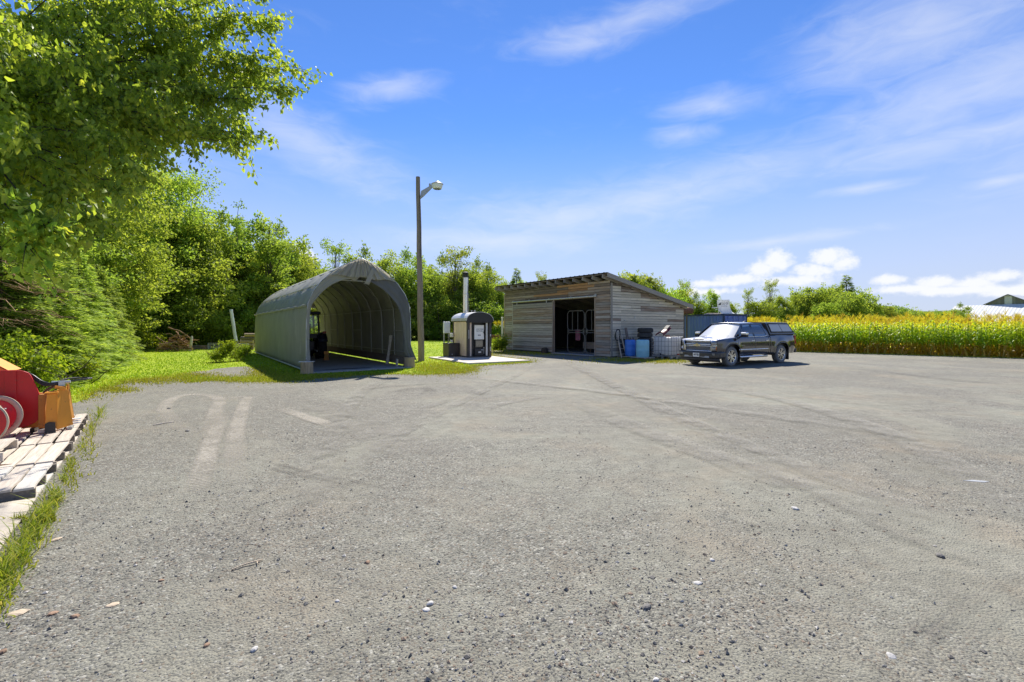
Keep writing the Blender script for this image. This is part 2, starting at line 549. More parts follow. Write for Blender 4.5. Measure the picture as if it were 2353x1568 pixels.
    g['orange_dark'] = mat('worn_orange_steel', (.52, .22, .022), (.42, .175, .022), .6, 0, 3, c3=(.16, .08, .03), c3at=.57, c3scale=9)
    g['hose'] = mat('black_hose', (.02, .02, .02), (.03, .03, .03), .38, 0, 6)
    g['blue_drum'] = mat('blue_plastic', (.07, .26, .78), (.055, .22, .68), .45, 0, 3, c3=(.12, .27, .62), c3at=.62)
    g['teal_drum'] = mat('faded_light_blue_plastic', (.34, .68, .78), (.28, .60, .72), .5, 0, 3, c3=(.36, .60, .66), c3at=.6)
    g['container'] = mat('blue_container_paint', (.15, .22, .50), (.12, .18, .42), .55, .0, 1.2, (1, 1, .3), c3=(.22, .26, .40), c3at=.56, c3scale=1.5)
    g['container_dark'] = mat('dark_blue_container_paint', (.03, .05, .13), (.025, .04, .10), .6, 0, 2, c3=(.13, .09, .07), c3at=.62)
    g['interior'] = mat('shed_shade_backing', (.085, .078, .066), (.06, .054, .046), .95, 0, 4, (1, 6, 6))  # dark base paints in the shade of the gaps and the inside
    g['pink'] = mat('dusty_pink_cloth', (.35, .12, .17), (.26, .09, .13), .9, 0, 4)
    g['box_wood'] = mat('grey_crate_wood', (.36, .31, .26), (.26, .22, .18), .9, 0, 5, (1, 5, 5))
    g['tractor'] = mat('dark_navy_tractor_paint', (.025, .035, .065), (.02, .028, .05), .4, .1, 3)
    g['stone_pale'] = mat('pale_stone', (.55, .53, .49), (.43, .41, .38), .9, 0, 9, bump=.5, rnd=.1)
    g['stone_dark'] = mat('dark_stone', (.19, .178, .158), (.135, .126, .112), .9, 0, 9, bump=.5, rnd=.2)
    g['stone_brown'] = mat('brown_stone', (.33, .21, .13), (.22, .14, .09), .9, 0, 9, bump=.5, rnd=.2)
    g['chip'] = mat('wood_chip', (.58, .47, .33), (.46, .36, .25), .9, 0, 8, (1, 5, 5), bump=.4)
    g['gate_tube'] = mat('dull_gate_tube', (.22, .21, .18), (.15, .145, .125), .6, .1, 8)
    g['barn_dark'] = mat('dark_barn_boards', (.20, .195, .17), (.15, .146, .13), .9, 0, 3, (3, 3, .3), rnd=.15)
    g['barn_white'] = mat('white_barn_boards', (.60, .60, .57), (.50, .50, .47), .8, 0, 3, (3, 3, .3), rnd=.06)
    g['barn_roof'] = mat('bright_sheet_roof', (.66, .66, .65), (.58, .58, .57), .5, .0, 2)
    g['print_dark'] = mat('black_print', (.03, .03, .035), (.03, .03, .035), .6)
    g['print_grey'] = mat('grey_print', (.32, .32, .34), (.30, .30, .32), .6)
    g['door_white'] = mat('white_enamel', (.86, .85, .80), (.82, .81, .76), .4, 0, 3)
    g['box_grey'] = mat('pale_grey_enamel', (.80, .83, .84), (.74, .77, .78), .45, 0, 3)
    # glass
    mt, N, L, B = new_mat('sky_lit_glass')
    B.inputs['Base Color'].default_value = (.02, .025, .03, 1); B.inputs['Roughness'].default_value = .04
    B.inputs['Specular IOR Level'].default_value = 1.0; B.inputs['IOR'].default_value = 1.9; B.inputs['Coat Weight'].default_value = 1.0
    g['glass_dark'] = mt
    mt, N, L, B = new_mat('clear_glass')
    B.inputs['Base Color'].default_value = (.85, .9, .88, 1); B.inputs['Roughness'].default_value = .03
    tr = N.new('ShaderNodeBsdfTransparent'); tr.inputs[0].default_value = (.72, .8, .76, 1)
    gl = N.new('ShaderNodeBsdfGlossy'); gl.inputs['Roughness'].default_value = .04
    fr = N.new('ShaderNodeFresnel'); fr.inputs[0].default_value = 1.6
    ms = N.new('ShaderNodeMixShader')
    L.new(fr.outputs[0], ms.inputs[0]); L.new(tr.outputs[0], ms.inputs[1]); L.new(gl.outputs[0], ms.inputs[2])
    L.new(ms.outputs[0], N['Material Output'].inputs[0])
    g['glass_clear'] = mt
    mt, N, L, B = new_mat('dusty_windscreen')
    B.inputs['Base Color'].default_value = (.62, .61, .57, 1); B.inputs['Roughness'].default_value = .15
    B.inputs['Specular IOR Level'].default_value = 1.0; B.inputs['IOR'].default_value = 1.8; B.inputs['Coat Weight'].default_value = 1.0
    g['glass_screen'] = mt
    mt, N, L, B = new_mat('side_glass')
    B.inputs['Base Color'].default_value = (.16, .19, .18, 1); B.inputs['Roughness'].default_value = .05  # lighter base imitates sky reflection on the front side windows
    B.inputs['Specular IOR Level'].default_value = 1.0; B.inputs['IOR'].default_value = 1.9; B.inputs['Coat Weight'].default_value = 1.0
    g['glass_side'] = mt
    g['glass_cap'] = mat('reflection_grey_canopy_glass', (.42, .41, .39), (.38, .375, .36), .14, 0, 2, spec=.8, coat=.6)  # pale grey base stands in for reflection on the canopy panes
    g['lamp_lens'] = mat('headlamp_glass', (.42, .40, .36), (.25, .24, .22), .1, .2, 22, coat=1.0)


defmats()
W = M_
# ================================================================= ground
def jitter_poly(pts, step=0.35, amp=0.12, seed=3):
    rg = np.random.default_rng(seed)
    out = []
    n = len(pts)
    for i in range(n):
        a, b = Vector(pts[i][:2]), Vector(pts[(i + 1) % n][:2])
        L_ = (b - a).length
        far = max(abs(a.x), abs(b.x)) > 45 or min(a.y, b.y) < -1
        k = 1 if far else max(1, int(L_ / step))
        d = (b - a).normalized() if L_ > 0 else Vector((1, 0))
        nrm = Vector((-d.y, d.x))
        for j in range(k):
            p = a.lerp(b, j / k)
            if not far: p = p + nrm * rg.normal(0, amp) + d * rg.normal(0, step * .2)
            out.append((p.x, p.y))
    return out


def in_poly(px, py, poly):
    inside = np.zeros(len(px), bool)
    n = len(poly)
    for i in range(n):
        x1, y1 = poly[i]; x2, y2 = poly[(i + 1) % n]
        c = ((y1 > py) != (y2 > py)) & (px < (x2 - x1) * (py - y1) / ((y2 - y1) or 1e-9) + x1)
        inside ^= c
    return inside


def sheet(name, poly, z, m, kind='structure'):
    me = bpy.data.meshes.new(name)
    bm = bmesh.new()
    vs = [bm.verts.new((x, y, z)) for x, y in poly]
    es = [bm.edges.new((vs[i], vs[(i + 1) % len(vs)])) for i in range(len(vs))]
    bmesh.ops.triangle_fill(bm, edges=es, use_beauty=True)
    bmesh.ops.recalc_face_normals(bm, faces=bm.faces)
    for f in bm.faces:
        if f.normal.z < 0: f.normal_flip()
    bm.to_mesh(me); bm.free()
    o = link(name, me, m)
    o['kind'] = kind
    return o


# lawn and field soil: one sheet to the horizon
def ground_mat():
    mt, N, L, B = new_mat('lawn')
    B.inputs['Roughness'].default_value = .9
    B.inputs['Specular IOR Level'].default_value = .15
    tc = N.new('ShaderNodeTexCoord')
    def nz(s, d=6, r=.6):
        n = N.new('ShaderNodeTexNoise'); n.inputs['Scale'].default_value = s; n.inputs['Detail'].default_value = d; n.inputs['Roughness'].default_value = r
        L.new(tc.outputs['Object'], n.inputs[0]); return n.outputs[0]
    rp = N.new('ShaderNodeValToRGB')
    rp.color_ramp.elements[0].position = .3; rp.color_ramp.elements[0].color = (.26, .36, .018, 1)
    rp.color_ramp.elements[1].position = .72; rp.color_ramp.elements[1].color = (.42, .48, .03, 1)
    L.new(nz(.45), rp.inputs[0])
    r2 = N.new('ShaderNodeValToRGB')
    r2.color_ramp.elements[0].position = .35; r2.color_ramp.elements[0].color = (.55, .62, .5, 1)
    r2.color_ramp.elements[1].position = .65; r2.color_ramp.elements[1].color = (1, 1, 1, 1)
    L.new(nz(14, 8, .7), r2.inputs[0])
    mx = N.new('ShaderNodeMix'); mx.data_type = 'RGBA'; mx.blend_type = 'MULTIPLY'; mx.inputs[0].default_value = .8
    L.new(rp.outputs[0], mx.inputs[6]); L.new(r2.outputs[0], mx.inputs[7])
    L.new(mx.outputs[2], B.inputs['Base Color'])
    bp = N.new('ShaderNodeBump'); bp.inputs['Strength'].default_value = .6; bp.inputs['Distance'].default_value = .04
    L.new(nz(25, 6, .7), bp.inputs['Height']); L.new(bp.outputs[0], B.inputs['Normal'])
    return mt


def gravel_mat():
    mt, N, L, B = new_mat('gravel')
    B.inputs['Roughness'].default_value = .9
    B.inputs['Specular IOR Level'].default_value = .25
    tc = N.new('ShaderNodeTexCoord')
    O = tc.outputs['Object']
    def nz(s, d=6, r=.6, dist=0):
        n = N.new('ShaderNodeTexNoise'); n.inputs['Scale'].default_value = s; n.inputs['Detail'].default_value = d
        n.inputs['Roughness'].default_value = r; n.inputs['Distortion'].default_value = dist
        L.new(O, n.inputs[0]); return n.outputs[0]
    def vor(s, feature='F1', rand=1):
        n = N.new('ShaderNodeTexVoronoi'); n.inputs['Scale'].default_value = s; n.feature = feature; n.inputs['Randomness'].default_value = rand
        L.new(O, n.inputs[0]); return n
    def ramp(f, a, b, *cols):
        r = N.new('ShaderNodeValToRGB')
        while len(r.color_ramp.elements) < len(cols): r.color_ramp.elements.new(.5)
        for i, c in enumerate(cols):
            r.color_ramp.elements[i].position = a + (b - a) * i / (len(cols) - 1); r.color_ramp.elements[i].color = (*c, 1)
        L.new(f, r.inputs[0]); return r.outputs[0]
    def mix(f, a, b, blend='MIX'):
        n = N.new('ShaderNodeMix'); n.data_type = 'RGBA'; n.blend_type = blend
        if isinstance(f, float): n.inputs[0].default_value = f
        else: L.new(f, n.inputs[0])
        for s, x in ((n.inputs[6], a), (n.inputs[7], b)):
            if isinstance(x, tuple): s.default_value = (*x, 1)
            else: L.new(x, s)
        return n.outputs[2]
    def gray(c):
        n = N.new('ShaderNodeSeparateColor'); L.new(c, n.inputs[0]); return n
    # fines: tan and grey-green dust in broad drifts
    base = ramp(nz(.22, 5, .55, .4), .3, .7, (.20, .182, .148), (.262, .25, .207), (.295, .292, .245))
    base = mix(ramp(nz(.9, 5, .6), .48, .7, (0, 0, 0), (.7, .7, .7)), base, (.30, .245, .185))
    base = mix(ramp(nz(.5, 6, .65, .6), .52, .72, (0, 0, 0), (.6, .6, .6)), base, (.325, .298, .245))
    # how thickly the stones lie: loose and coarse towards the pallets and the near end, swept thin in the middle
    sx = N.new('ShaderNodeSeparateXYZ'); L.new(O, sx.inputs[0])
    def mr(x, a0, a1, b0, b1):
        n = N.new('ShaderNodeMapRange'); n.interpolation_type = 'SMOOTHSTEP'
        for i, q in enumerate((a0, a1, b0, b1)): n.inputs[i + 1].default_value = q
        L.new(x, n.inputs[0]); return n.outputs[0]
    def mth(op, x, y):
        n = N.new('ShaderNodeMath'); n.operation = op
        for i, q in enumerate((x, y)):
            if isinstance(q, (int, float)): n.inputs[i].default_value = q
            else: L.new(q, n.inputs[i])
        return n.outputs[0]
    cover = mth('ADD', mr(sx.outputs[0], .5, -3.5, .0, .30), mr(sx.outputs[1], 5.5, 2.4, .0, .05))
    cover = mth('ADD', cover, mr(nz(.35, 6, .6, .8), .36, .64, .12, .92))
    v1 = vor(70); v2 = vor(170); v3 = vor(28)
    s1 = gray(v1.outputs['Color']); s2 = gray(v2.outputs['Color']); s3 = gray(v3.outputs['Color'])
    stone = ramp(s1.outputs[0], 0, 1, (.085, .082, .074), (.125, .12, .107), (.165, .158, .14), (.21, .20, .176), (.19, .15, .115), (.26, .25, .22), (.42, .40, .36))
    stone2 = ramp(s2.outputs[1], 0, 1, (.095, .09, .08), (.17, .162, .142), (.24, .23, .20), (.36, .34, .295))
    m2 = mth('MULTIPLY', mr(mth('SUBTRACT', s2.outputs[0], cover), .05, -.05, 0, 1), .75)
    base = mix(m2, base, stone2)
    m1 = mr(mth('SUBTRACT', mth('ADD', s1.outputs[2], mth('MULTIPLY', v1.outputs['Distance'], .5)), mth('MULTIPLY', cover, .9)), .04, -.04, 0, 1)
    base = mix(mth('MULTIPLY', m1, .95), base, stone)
    base = mix(1.0, base, ramp(nz(5, 8, .7), .3, .7, (.82, .81, .80), (1.16, 1.16, 1.16)), 'MULTIPLY')
    gain = N.new('ShaderNodeVectorMath'); gain.operation = 'MULTIPLY'; gain.inputs[1].default_value = (.905, .915, .865)
    L.new(base, gain.inputs[0]); base = gain.outputs[0]
    L.new(base, B.inputs['Base Color'])
    # relief of the stones
    add = N.new('ShaderNodeMath'); add.operation = 'MULTIPLY_ADD'; add.inputs[1].default_value = -1.0
    L.new(v1.outputs['Distance'], add.inputs[0]); L.new(nz(45, 8, .75), add.inputs[2])
    bp = N.new('ShaderNodeBump'); bp.inputs['Strength'].default_value = .7; bp.inputs['Distance'].default_value = .011
    L.new(add.outputs[0], bp.inputs['Height'])
    bp2 = N.new('ShaderNodeBump'); bp2.inputs['Strength'].default_value = .5; bp2.inputs['Distance'].default_value = .08
    L.new(nz(2.5, 6, .6), bp2.inputs['Height']); L.new(bp2.outputs[0], bp.inputs['Normal'])
    L.new(bp.outputs[0], B.inputs['Normal'])
    return mt


S = 3000
sheet('ground', [(-S, -S), (S, -S), (S, S), (-S, S)], 0.0, ground_mat())
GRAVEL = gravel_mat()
yard_raw = [(70, -30), (60, -6), (27.6, 23.3), (19.0, 30.4), (17.6, 32.6), (13.5, 31.5), (10.9, 28.9), (5.4, 25.0), (-.2, 32.2), (-1.9, 32.2)]
yard_raw += [P(u, v)[:2] for u, v in ((1120, 817), (1205, 830), (1222, 833), (1150, 838), (1080, 842), (1085, 852), (1050, 858), (985, 861), (950, 862), (930, 860),
             (830, 862), (735, 868), (700, 874), (640, 878), (560, 877), (500, 874), (450, 879), (395, 868), (340, 872), (290, 880), (245, 893), (205, 905), (190, 925))]
yard_raw += [(-10.5, 9.2), (-9.6, 7.4), (-7.6, 5.0), (-5.6, 2.4), (-3.6, -.5), (-3.6, -8), (-3.6, -30)]
YARD = jitter_poly(yard_raw, .3, .07)
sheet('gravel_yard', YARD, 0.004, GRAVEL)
patch = [P(u, v)[:2] for u, v in ((470, 868), (520, 868), (600, 866), (612, 857), (590, 848), (560, 843), (520, 845), (480, 850), (440, 855), (425, 862))]
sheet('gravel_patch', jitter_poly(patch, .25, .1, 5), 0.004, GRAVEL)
# concrete pad of the furnace, floor of the tent shelter
PADN = Vector((-1.92, 19.98, 0)); PX = Vector((.854, .52, 0)).normalized(); PY = Vector((-PX.y, PX.x, 0))
pad = MB(); pad.prism([PADN + Vector((0, 0, .005)), PADN + PX * 3.27 + Vector((0, 0, .005)), PADN + PX * 3.27 + PY * 4.8 + Vector((0, 0, .005)), PADN + PY * 4.8 + Vector((0, 0, .005))], (0, 0, .07))
o = pad.build('concrete_pad', W['concrete_pale'], bevel=.015); o['kind'] = 'structure'
SH0 = Vector((-7.37, 16.28, 0)); SHX = Vector((3.21, 2.276, 0)).normalized(); SHY = Vector((-SHX.y, SHX.x, 0)); SHW, SHL = 3.95, 15.6
def sh(a, b, z=0): return SH0 + SHX * a + SHY * b + Vector((0, 0, z))
fl = MB(); fl.prism([sh(.1, -.35, .003), sh(SHW - .1, -.35, .003), sh(SHW - .1, SHL, .003), sh(.1, SHL, .003)], (0, 0, .05))
o = fl.build('shelter_floor', W['concrete'], bevel=.01); o['kind'] = 'structure'

# ---- tyre tracks: thin dusty ribbons lying 4 mm over the gravel
def track_mat(name, col, strength, tread):
    mt, N, L, B = new_mat(name)
    B.inputs['Roughness'].default_value = .95; B.inputs['Specular IOR Level'].default_value = .1
    def attr(n):
        a = N.new('ShaderNodeAttribute'); a.attribute_name = n; return a.outputs['Fac']
    def mth(op, a, b=None):
        n = N.new('ShaderNodeMath'); n.operation = op; n.use_clamp = False
        for i, x in enumerate((a, b)):
            if x is None: continue
            if isinstance(x, (int, float)): n.inputs[i].default_value = x
            else: L.new(x, n.inputs[i])
        return n.outputs[0]
    tc = N.new('ShaderNodeTexCoord')
    nz = N.new('ShaderNodeTexNoise'); nz.inputs['Scale'].default_value = 1.6; nz.inputs['Detail'].default_value = 9; nz.inputs['Roughness'].default_value = .72
    L.new(tc.outputs['Object'], nz.inputs[0])
    n2 = N.new('ShaderNodeTexNoise'); n2.inputs['Scale'].default_value = 45; n2.inputs['Detail'].default_value = 4
    L.new(tc.outputs['Object'], n2.inputs[0])
    v1 = N.new('ShaderNodeTexVoronoi'); v1.inputs['Scale'].default_value = 70; L.new(tc.outputs['Object'], v1.inputs[0])
    rp = N.new('ShaderNodeValToRGB')
    rp.color_ramp.elements[0].position = .1; rp.color_ramp.elements[0].color = (*[c * .75 for c in col], 1)
    rp.color_ramp.elements[1].position = .9; rp.color_ramp.elements[1].color = (*[c * 1.22 for c in col], 1)
    sc = N.new('ShaderNodeSeparateColor'); L.new(v1.outputs['Color'], sc.inputs[0]); L.new(sc.outputs[0], rp.inputs[0])
    L.new(rp.outputs[0], B.inputs['Base Color'])
    edge = mth('SUBTRACT', 1.0, mth('POWER', mth('ABSOLUTE', attr('across')), 4))
    mr = N.new('ShaderNodeMapRange'); mr.inputs[1].default_value = .36 if not tread or tread > 200 else .22; mr.inputs[2].default_value = .68 if not tread or tread > 200 else .55
    L.new(nz.outputs[0], mr.inputs[0])
    a = mth('MULTIPLY', edge, mr.outputs[0])
    if tread:
        # lug pattern: bars slanting from the middle outwards
        ph = mth('ADD', mth('MULTIPLY', attr('along'), tread), mth('MULTIPLY', mth('ABSOLUTE', attr('across')), 2.2))
        w = mth('ADD', mth('MULTIPLY', mth('SINE', ph), .32), .66)
        a = mth('MULTIPLY', a, w)
    g = N.new('ShaderNodeMapRange'); g.inputs[1].default_value = .3; g.inputs[2].default_value = .7; g.inputs[3].default_value = .45
    L.new(n2.outputs[0], g.inputs[0])
    a = mth('MULTIPLY', a, g.outputs[0])
    a = mth('MULTIPLY', a, mth('MULTIPLY', attr('fade'), strength))
    a = mth('MINIMUM', a, .9)
    L.new(a, B.inputs['Alpha'])
    return mt


def smooth_path(pts, n):
    pts = [Vector(p) for p in pts]
    out = []
    for i in range(len(pts) - 1):
        p0 = pts[max(i - 1, 0)]; p1 = pts[i]; p2 = pts[i + 1]; p3 = pts[min(i + 2, len(pts) - 1)]
        for j in range(n):
            t = j / n
            out.append(.5 * ((2 * p1) + (-p0 + p2) * t + (2 * p0 - 5 * p1 + 4 * p2 - p3) * t * t + (-p0 + 3 * p1 - 3 * p2 + p3) * t ** 3))
    out.append(pts[-1])
    return out


TZ = [0.008]
def track(path, width, m):
    pts = smooth_path(path, 10)
    z = TZ[0]; TZ[0] += .0012
    V, A, Ac, Fd = [], [], [], []
    s = 0
    n = len(pts)
    for i, p in enumerate(pts):
        d = (pts[min(i + 1, n - 1)] - pts[max(i - 1, 0)]).normalized()
        nn = Vector((-d.y, d.x, 0))
        if i: s += (p - pts[i - 1]).length
        for k in range(5):
            c = -1 + k / 2
            q = p + nn * width / 2 * c
            V.append((q.x, q.y, z)); A.append(s); Ac.append(c); Fd.append(min(1, 3.5 * min(i, n - 1 - i) / n))
    Fc = []
    for i in range(n - 1):
        for k in range(4):
            Fc.append((i * 5 + k, i * 5 + k + 1, (i + 1) * 5 + k + 1, (i + 1) * 5 + k))
    me = np_mesh('tyre_track', np.array(V), np.array(Fc))
    for nm, arr in (('along', A), ('across', Ac), ('fade', Fd)):
        a = me.attributes.new(nm, 'FLOAT', 'POINT'); a.data.foreach_set('value', np.array(arr, dtype=np.float32))
    o = link('tyre_track', me, m); o['kind'] = 'structure'
    return o


def c5(pts): return [P((300 + .7225 * x) / 1.632, (1350 + .7225 * y) / 1.632) for x, y in pts]


T_pale = track_mat('pale_dust_track', (.34, .32, .272), .8, 0)
T_lug = track_mat('pale_lugged_track', (.41, .375, .31), 1.45, 105)
T_ridge = track_mat('dark_tread_track', (.10, .092, .08), .6, 240)
T_dark = track_mat('dark_track', (.15, .135, .12), .35, 0)  # thin ribbons darker than the gravel
track(c5([(640, 420), (520, 350), (452, 290), (440, 240), (490, 200), (575, 182), (680, 188), (725, 215), (705, 260), (690, 330), (668, 500), (652, 700)]), .30, T_lug)
track(c5([(735, 215), (860, 195), (845, 250), (805, 400), (815, 700)]), .28, T_lug)
track(c5([(760, 270), (690, 400), (640, 560), (600, 700)]), .26, T_lug)
track(c5([(860, 505), (1080, 560), (1300, 612), (1560, 660), (1900, 715)]), .09, T_ridge)
track(c5([(875, 540), (1090, 590), (1310, 635), (1500, 665)]), .09, T_ridge)
track(c5([(1040, 255), (1200, 310), (1330, 350)]), .3, T_lug)
track(c5([(1150, 200), (1400, 290), (1650, 440), (1760, 500)]), .9, T_pale)
track(c5([(1720, 300), (1800, 250), (1960, 195)]), .28, T_pale)
track(c5([(2000, 290), (2040, 230), (2130, 180)]), .3, T_pale)
track(c5([(2060, 280), (2200, 230), (2420, 190)]), .3, T_pale)
track(c5([(1780, 140), (1820, 165), (1780, 185)]), .4, T_ridge)
track(c5([(1630, 172), (1690, 160), (1740, 145)]), .4, T_ridge)
track(c5([(2000, 160), (2060, 178), (2120, 184)]), .4, T_ridge)
track(c5([(1450, 160), (1640, 140), (1830, 128), (1960, 130)]), .35, T_ridge)
track([P(*p) for p in ((1252, 826), (1200, 857), (1100, 905), (900, 1010), (700, 1180))], .32, T_pale)
track([P(*p) for p in ((1272, 824), (1330, 850), (1480, 920), (1800, 1060), (2300, 1240))], .36, T_pale)
track([P(*p) for p in ((1300, 828), (1380, 870), (1560, 960), (1900, 1130))], .5, T_pale)
track([P(*p) for p in ((1710, 905), (1880, 920), (2080, 941), (2353, 966))], .2, T_dark)
track([P(*p) for p in ((1920, 845), (2060, 860), (2240, 880), (2400, 890))], .5, T_ridge)
track([P(*p) for p in ((1500, 880), (1720, 905), (1950, 965), (2200, 1080), (2400, 1240))], .5, T_pale)
track([P(*p) for p in ((1290, 915), (1500, 1000), (1760, 1095), (2150, 1220))], .55, T_pale)
track([P(*p) for p in ((1600, 1050), (1800, 1110), (2050, 1230), (2353, 1330))], .14, T_dark)
track([P(*p) for p in ((2090, 1590), (2180, 1430), (2390, 1300))], .06, T_dark)
track([P(*p) for p in ((2160, 1590), (2250, 1450), (2420, 1340))], .05, T_dark)
track([P(*p) for p in ((1990, 1590), (2080, 1470), (2300, 1290))], .05, T_dark)
track([P(*p) for p in ((900, 868), (830, 905), (760, 1010), (700, 1200))], .4, T_pale)
track([P(*p) for p in ((1060, 868), (1180, 880), (1400, 905), (1700, 950), (2200, 1020))], .4, T_pale)

# ---- loose gravel stones near the camera
def stones():
    n = 34000
    rg = np.random.default_rng(5)
    Yv = 1.9 * (7.5 / 1.9) ** rg.random(n)
    X = (rg.random(n) * 2 - 1) * Yv * 1.16
    keep = in_poly(X, Yv, YARD)
    # clustered: loose drifts and swept patches
    cl = np.sin(X * 1.7 + 1.3 * np.sin(Yv * 1.1)) + np.sin(Yv * 2.3 + np.cos(X * .9) * 2)
    keep &= rg.random(n) < np.clip(.55 + .3 * cl, .12, 1)
    X, Yv = X[keep], Yv[keep]; n = len(X)
    s = .003 + .003 * rg.random(n) + .010 * rg.random(n) ** 16
    base = np.array([(1, 0, 0), (-.9, .1, 0), (.1, 1, 0), (0, -1, .1), (.15, .1, .8), (0, 0, -.5)], float)
    fc = np.array([(0, 2, 4), (2, 1, 4), (1, 3, 4), (3, 0, 4), (2, 0, 5), (1, 2, 5), (3, 1, 5), (0, 3, 5)])
    v = base[None] * (1 + rg.normal(0, .28, (n, 6, 1))) * np.stack([s * (.8 + .6 * rg.random(n)), s * (.7 + .5 * rg.random(n)), s * (.5 + .5 * rg.random(n))], 1)[:, None, :]
    a = rg.random(n) * 6.283
    c, sn = np.cos(a)[:, None], np.sin(a)[:, None]
    x = v[..., 0] * c - v[..., 1] * sn; y = v[..., 0] * sn + v[..., 1] * c
    V = np.stack([x + X[:, None], y + Yv[:, None], v[..., 2] + .004 + s[:, None] * .25], 2).reshape(-1, 3)
    Fc = (fc[None] + 6 * np.arange(n)[:, None, None]).reshape(-1, 3)
    tint = np.repeat(rg.random(n), 6)
    me = np_mesh('gravel', V, Fc, tint)
    mt, N, L, B = new_mat('loose_stone')
    B.inputs['Roughness'].default_value = .9
    at_ = N.new('ShaderNodeAttribute'); at_.attribute_name = 'tint'
    rp = N.new('ShaderNodeValToRGB')
    cols = [(.14, .13, .113), (.165, .154, .134), (.19, .18, .157), (.225, .20, .165), (.25, .237, .208), (.25, .185, .13), (.42, .395, .35)]
    while len(rp.color_ramp.elements) < len(cols): rp.color_ramp.elements.new(.5)
    for i, cc in enumerate(cols):
        rp.color_ramp.elements[i].position = i / len(cols); rp.color_ramp.elements[i].color = (*cc, 1)
    rp.color_ramp.interpolation = 'CONSTANT'
    L.new(at_.outputs['Fac'], rp.inputs[0]); L.new(rp.outputs[0], B.inputs['Base Color'])
    o = link('gravel', me, mt); o['kind'] = 'stuff'; o['label'] = 'loose grey and brown gravel stones strewn over the near yard'


stones()


# ---- grass blades
def blades(name, X, Y, H, Wd, lean, tint, m, label, z0=0.0):
    rg = np.random.default_rng(len(X))
    n = len(X)
    a = rg.random(n) * 6.283; b = rg.random(n) * 6.283
    sx, sy = np.cos(a) * Wd, np.sin(a) * Wd
    lx, ly = np.cos(b) * lean * H, np.sin(b) * lean * H
    def pt(t, w, k): return np.stack([X + lx * t * t + sx * w, Y + ly * t * t + sy * w, z0 + H * (t - k * t * t)], 1)
    kk = .25 * np.clip(lean, 0, 1.5)
    V = np.stack([pt(0, -1, 0), pt(0, 1, 0), pt(.5, -.8, kk), pt(.5, .8, kk), pt(1, 0, kk)], 1).reshape(-1, 3)
    Fc = (np.array([(0, 1, 3), (0, 3, 2), (2, 3, 4)])[None] + 5 * np.arange(n)[:, None, None]).reshape(-1, 3)
    me = np_mesh(name, V, Fc, np.repeat(tint, 5))
    o = link(name, me, m); o['kind'] = 'stuff'; o['label'] = label
    return o


G_lawn = leaf_mat('lawn_blades', [(.16, .27, .012), (.27, .38, .016), (.40, .46, .025)], .45, (1.2, 1.2, .5))
G_moss = leaf_mat('mossy_yellow_grass', [(.17, .21, .02), (.30, .32, .03), (.44, .40, .06)], .35, (1.2, 1.15, .5))
G_weed = leaf_mat('long_weed_grass', [(.12, .19, .02), (.23, .29, .03), (.36, .36, .07), (.48, .40, .20)], .42, (1.25, 1.2, .5))
YP = np.array(YARD)


def scatter_lawn():
    rg = np.random.default_rng(21)
    n = 90000
    Y = 11 * (62 / 11) ** rg.random(n)
    U = rg.random(n) * 1330 - 30
    X = (U - UC) / F * Y
    k = ~in_poly(X, Y, YARD) & ~in_poly(X, Y, [p for p in patch])
    fl_ = [tuple(sh(0, -.4)[:2]), tuple(sh(SHW, -.4)[:2]), tuple(sh(SHW, SHL)[:2]), tuple(sh(0, SHL)[:2])]
    pd = [tuple((PADN + PX * a + PY * b)[:2]) for a, b in ((0, 0), (3.27, 0), (3.27, 4.8), (0, 4.8))]
    k &= ~in_poly(X, Y, fl_) & ~in_poly(X, Y, pd)
    X, Y = X[k], Y[k]; n = len(X)
    t = np.clip(.5 + .3 * np.sin(X * .8 + Y * .5) + rg.normal(0, .25, n), 0, 1)
    blades('grass', X, Y, .03 + .035 * rg.random(n) + .03 * rg.random(n) ** 5, .005 + .0004 * Y, rg.random(n) * .9, t, G_lawn, 'mown bright green lawn grass around the tent shelter')


scatter_lawn()


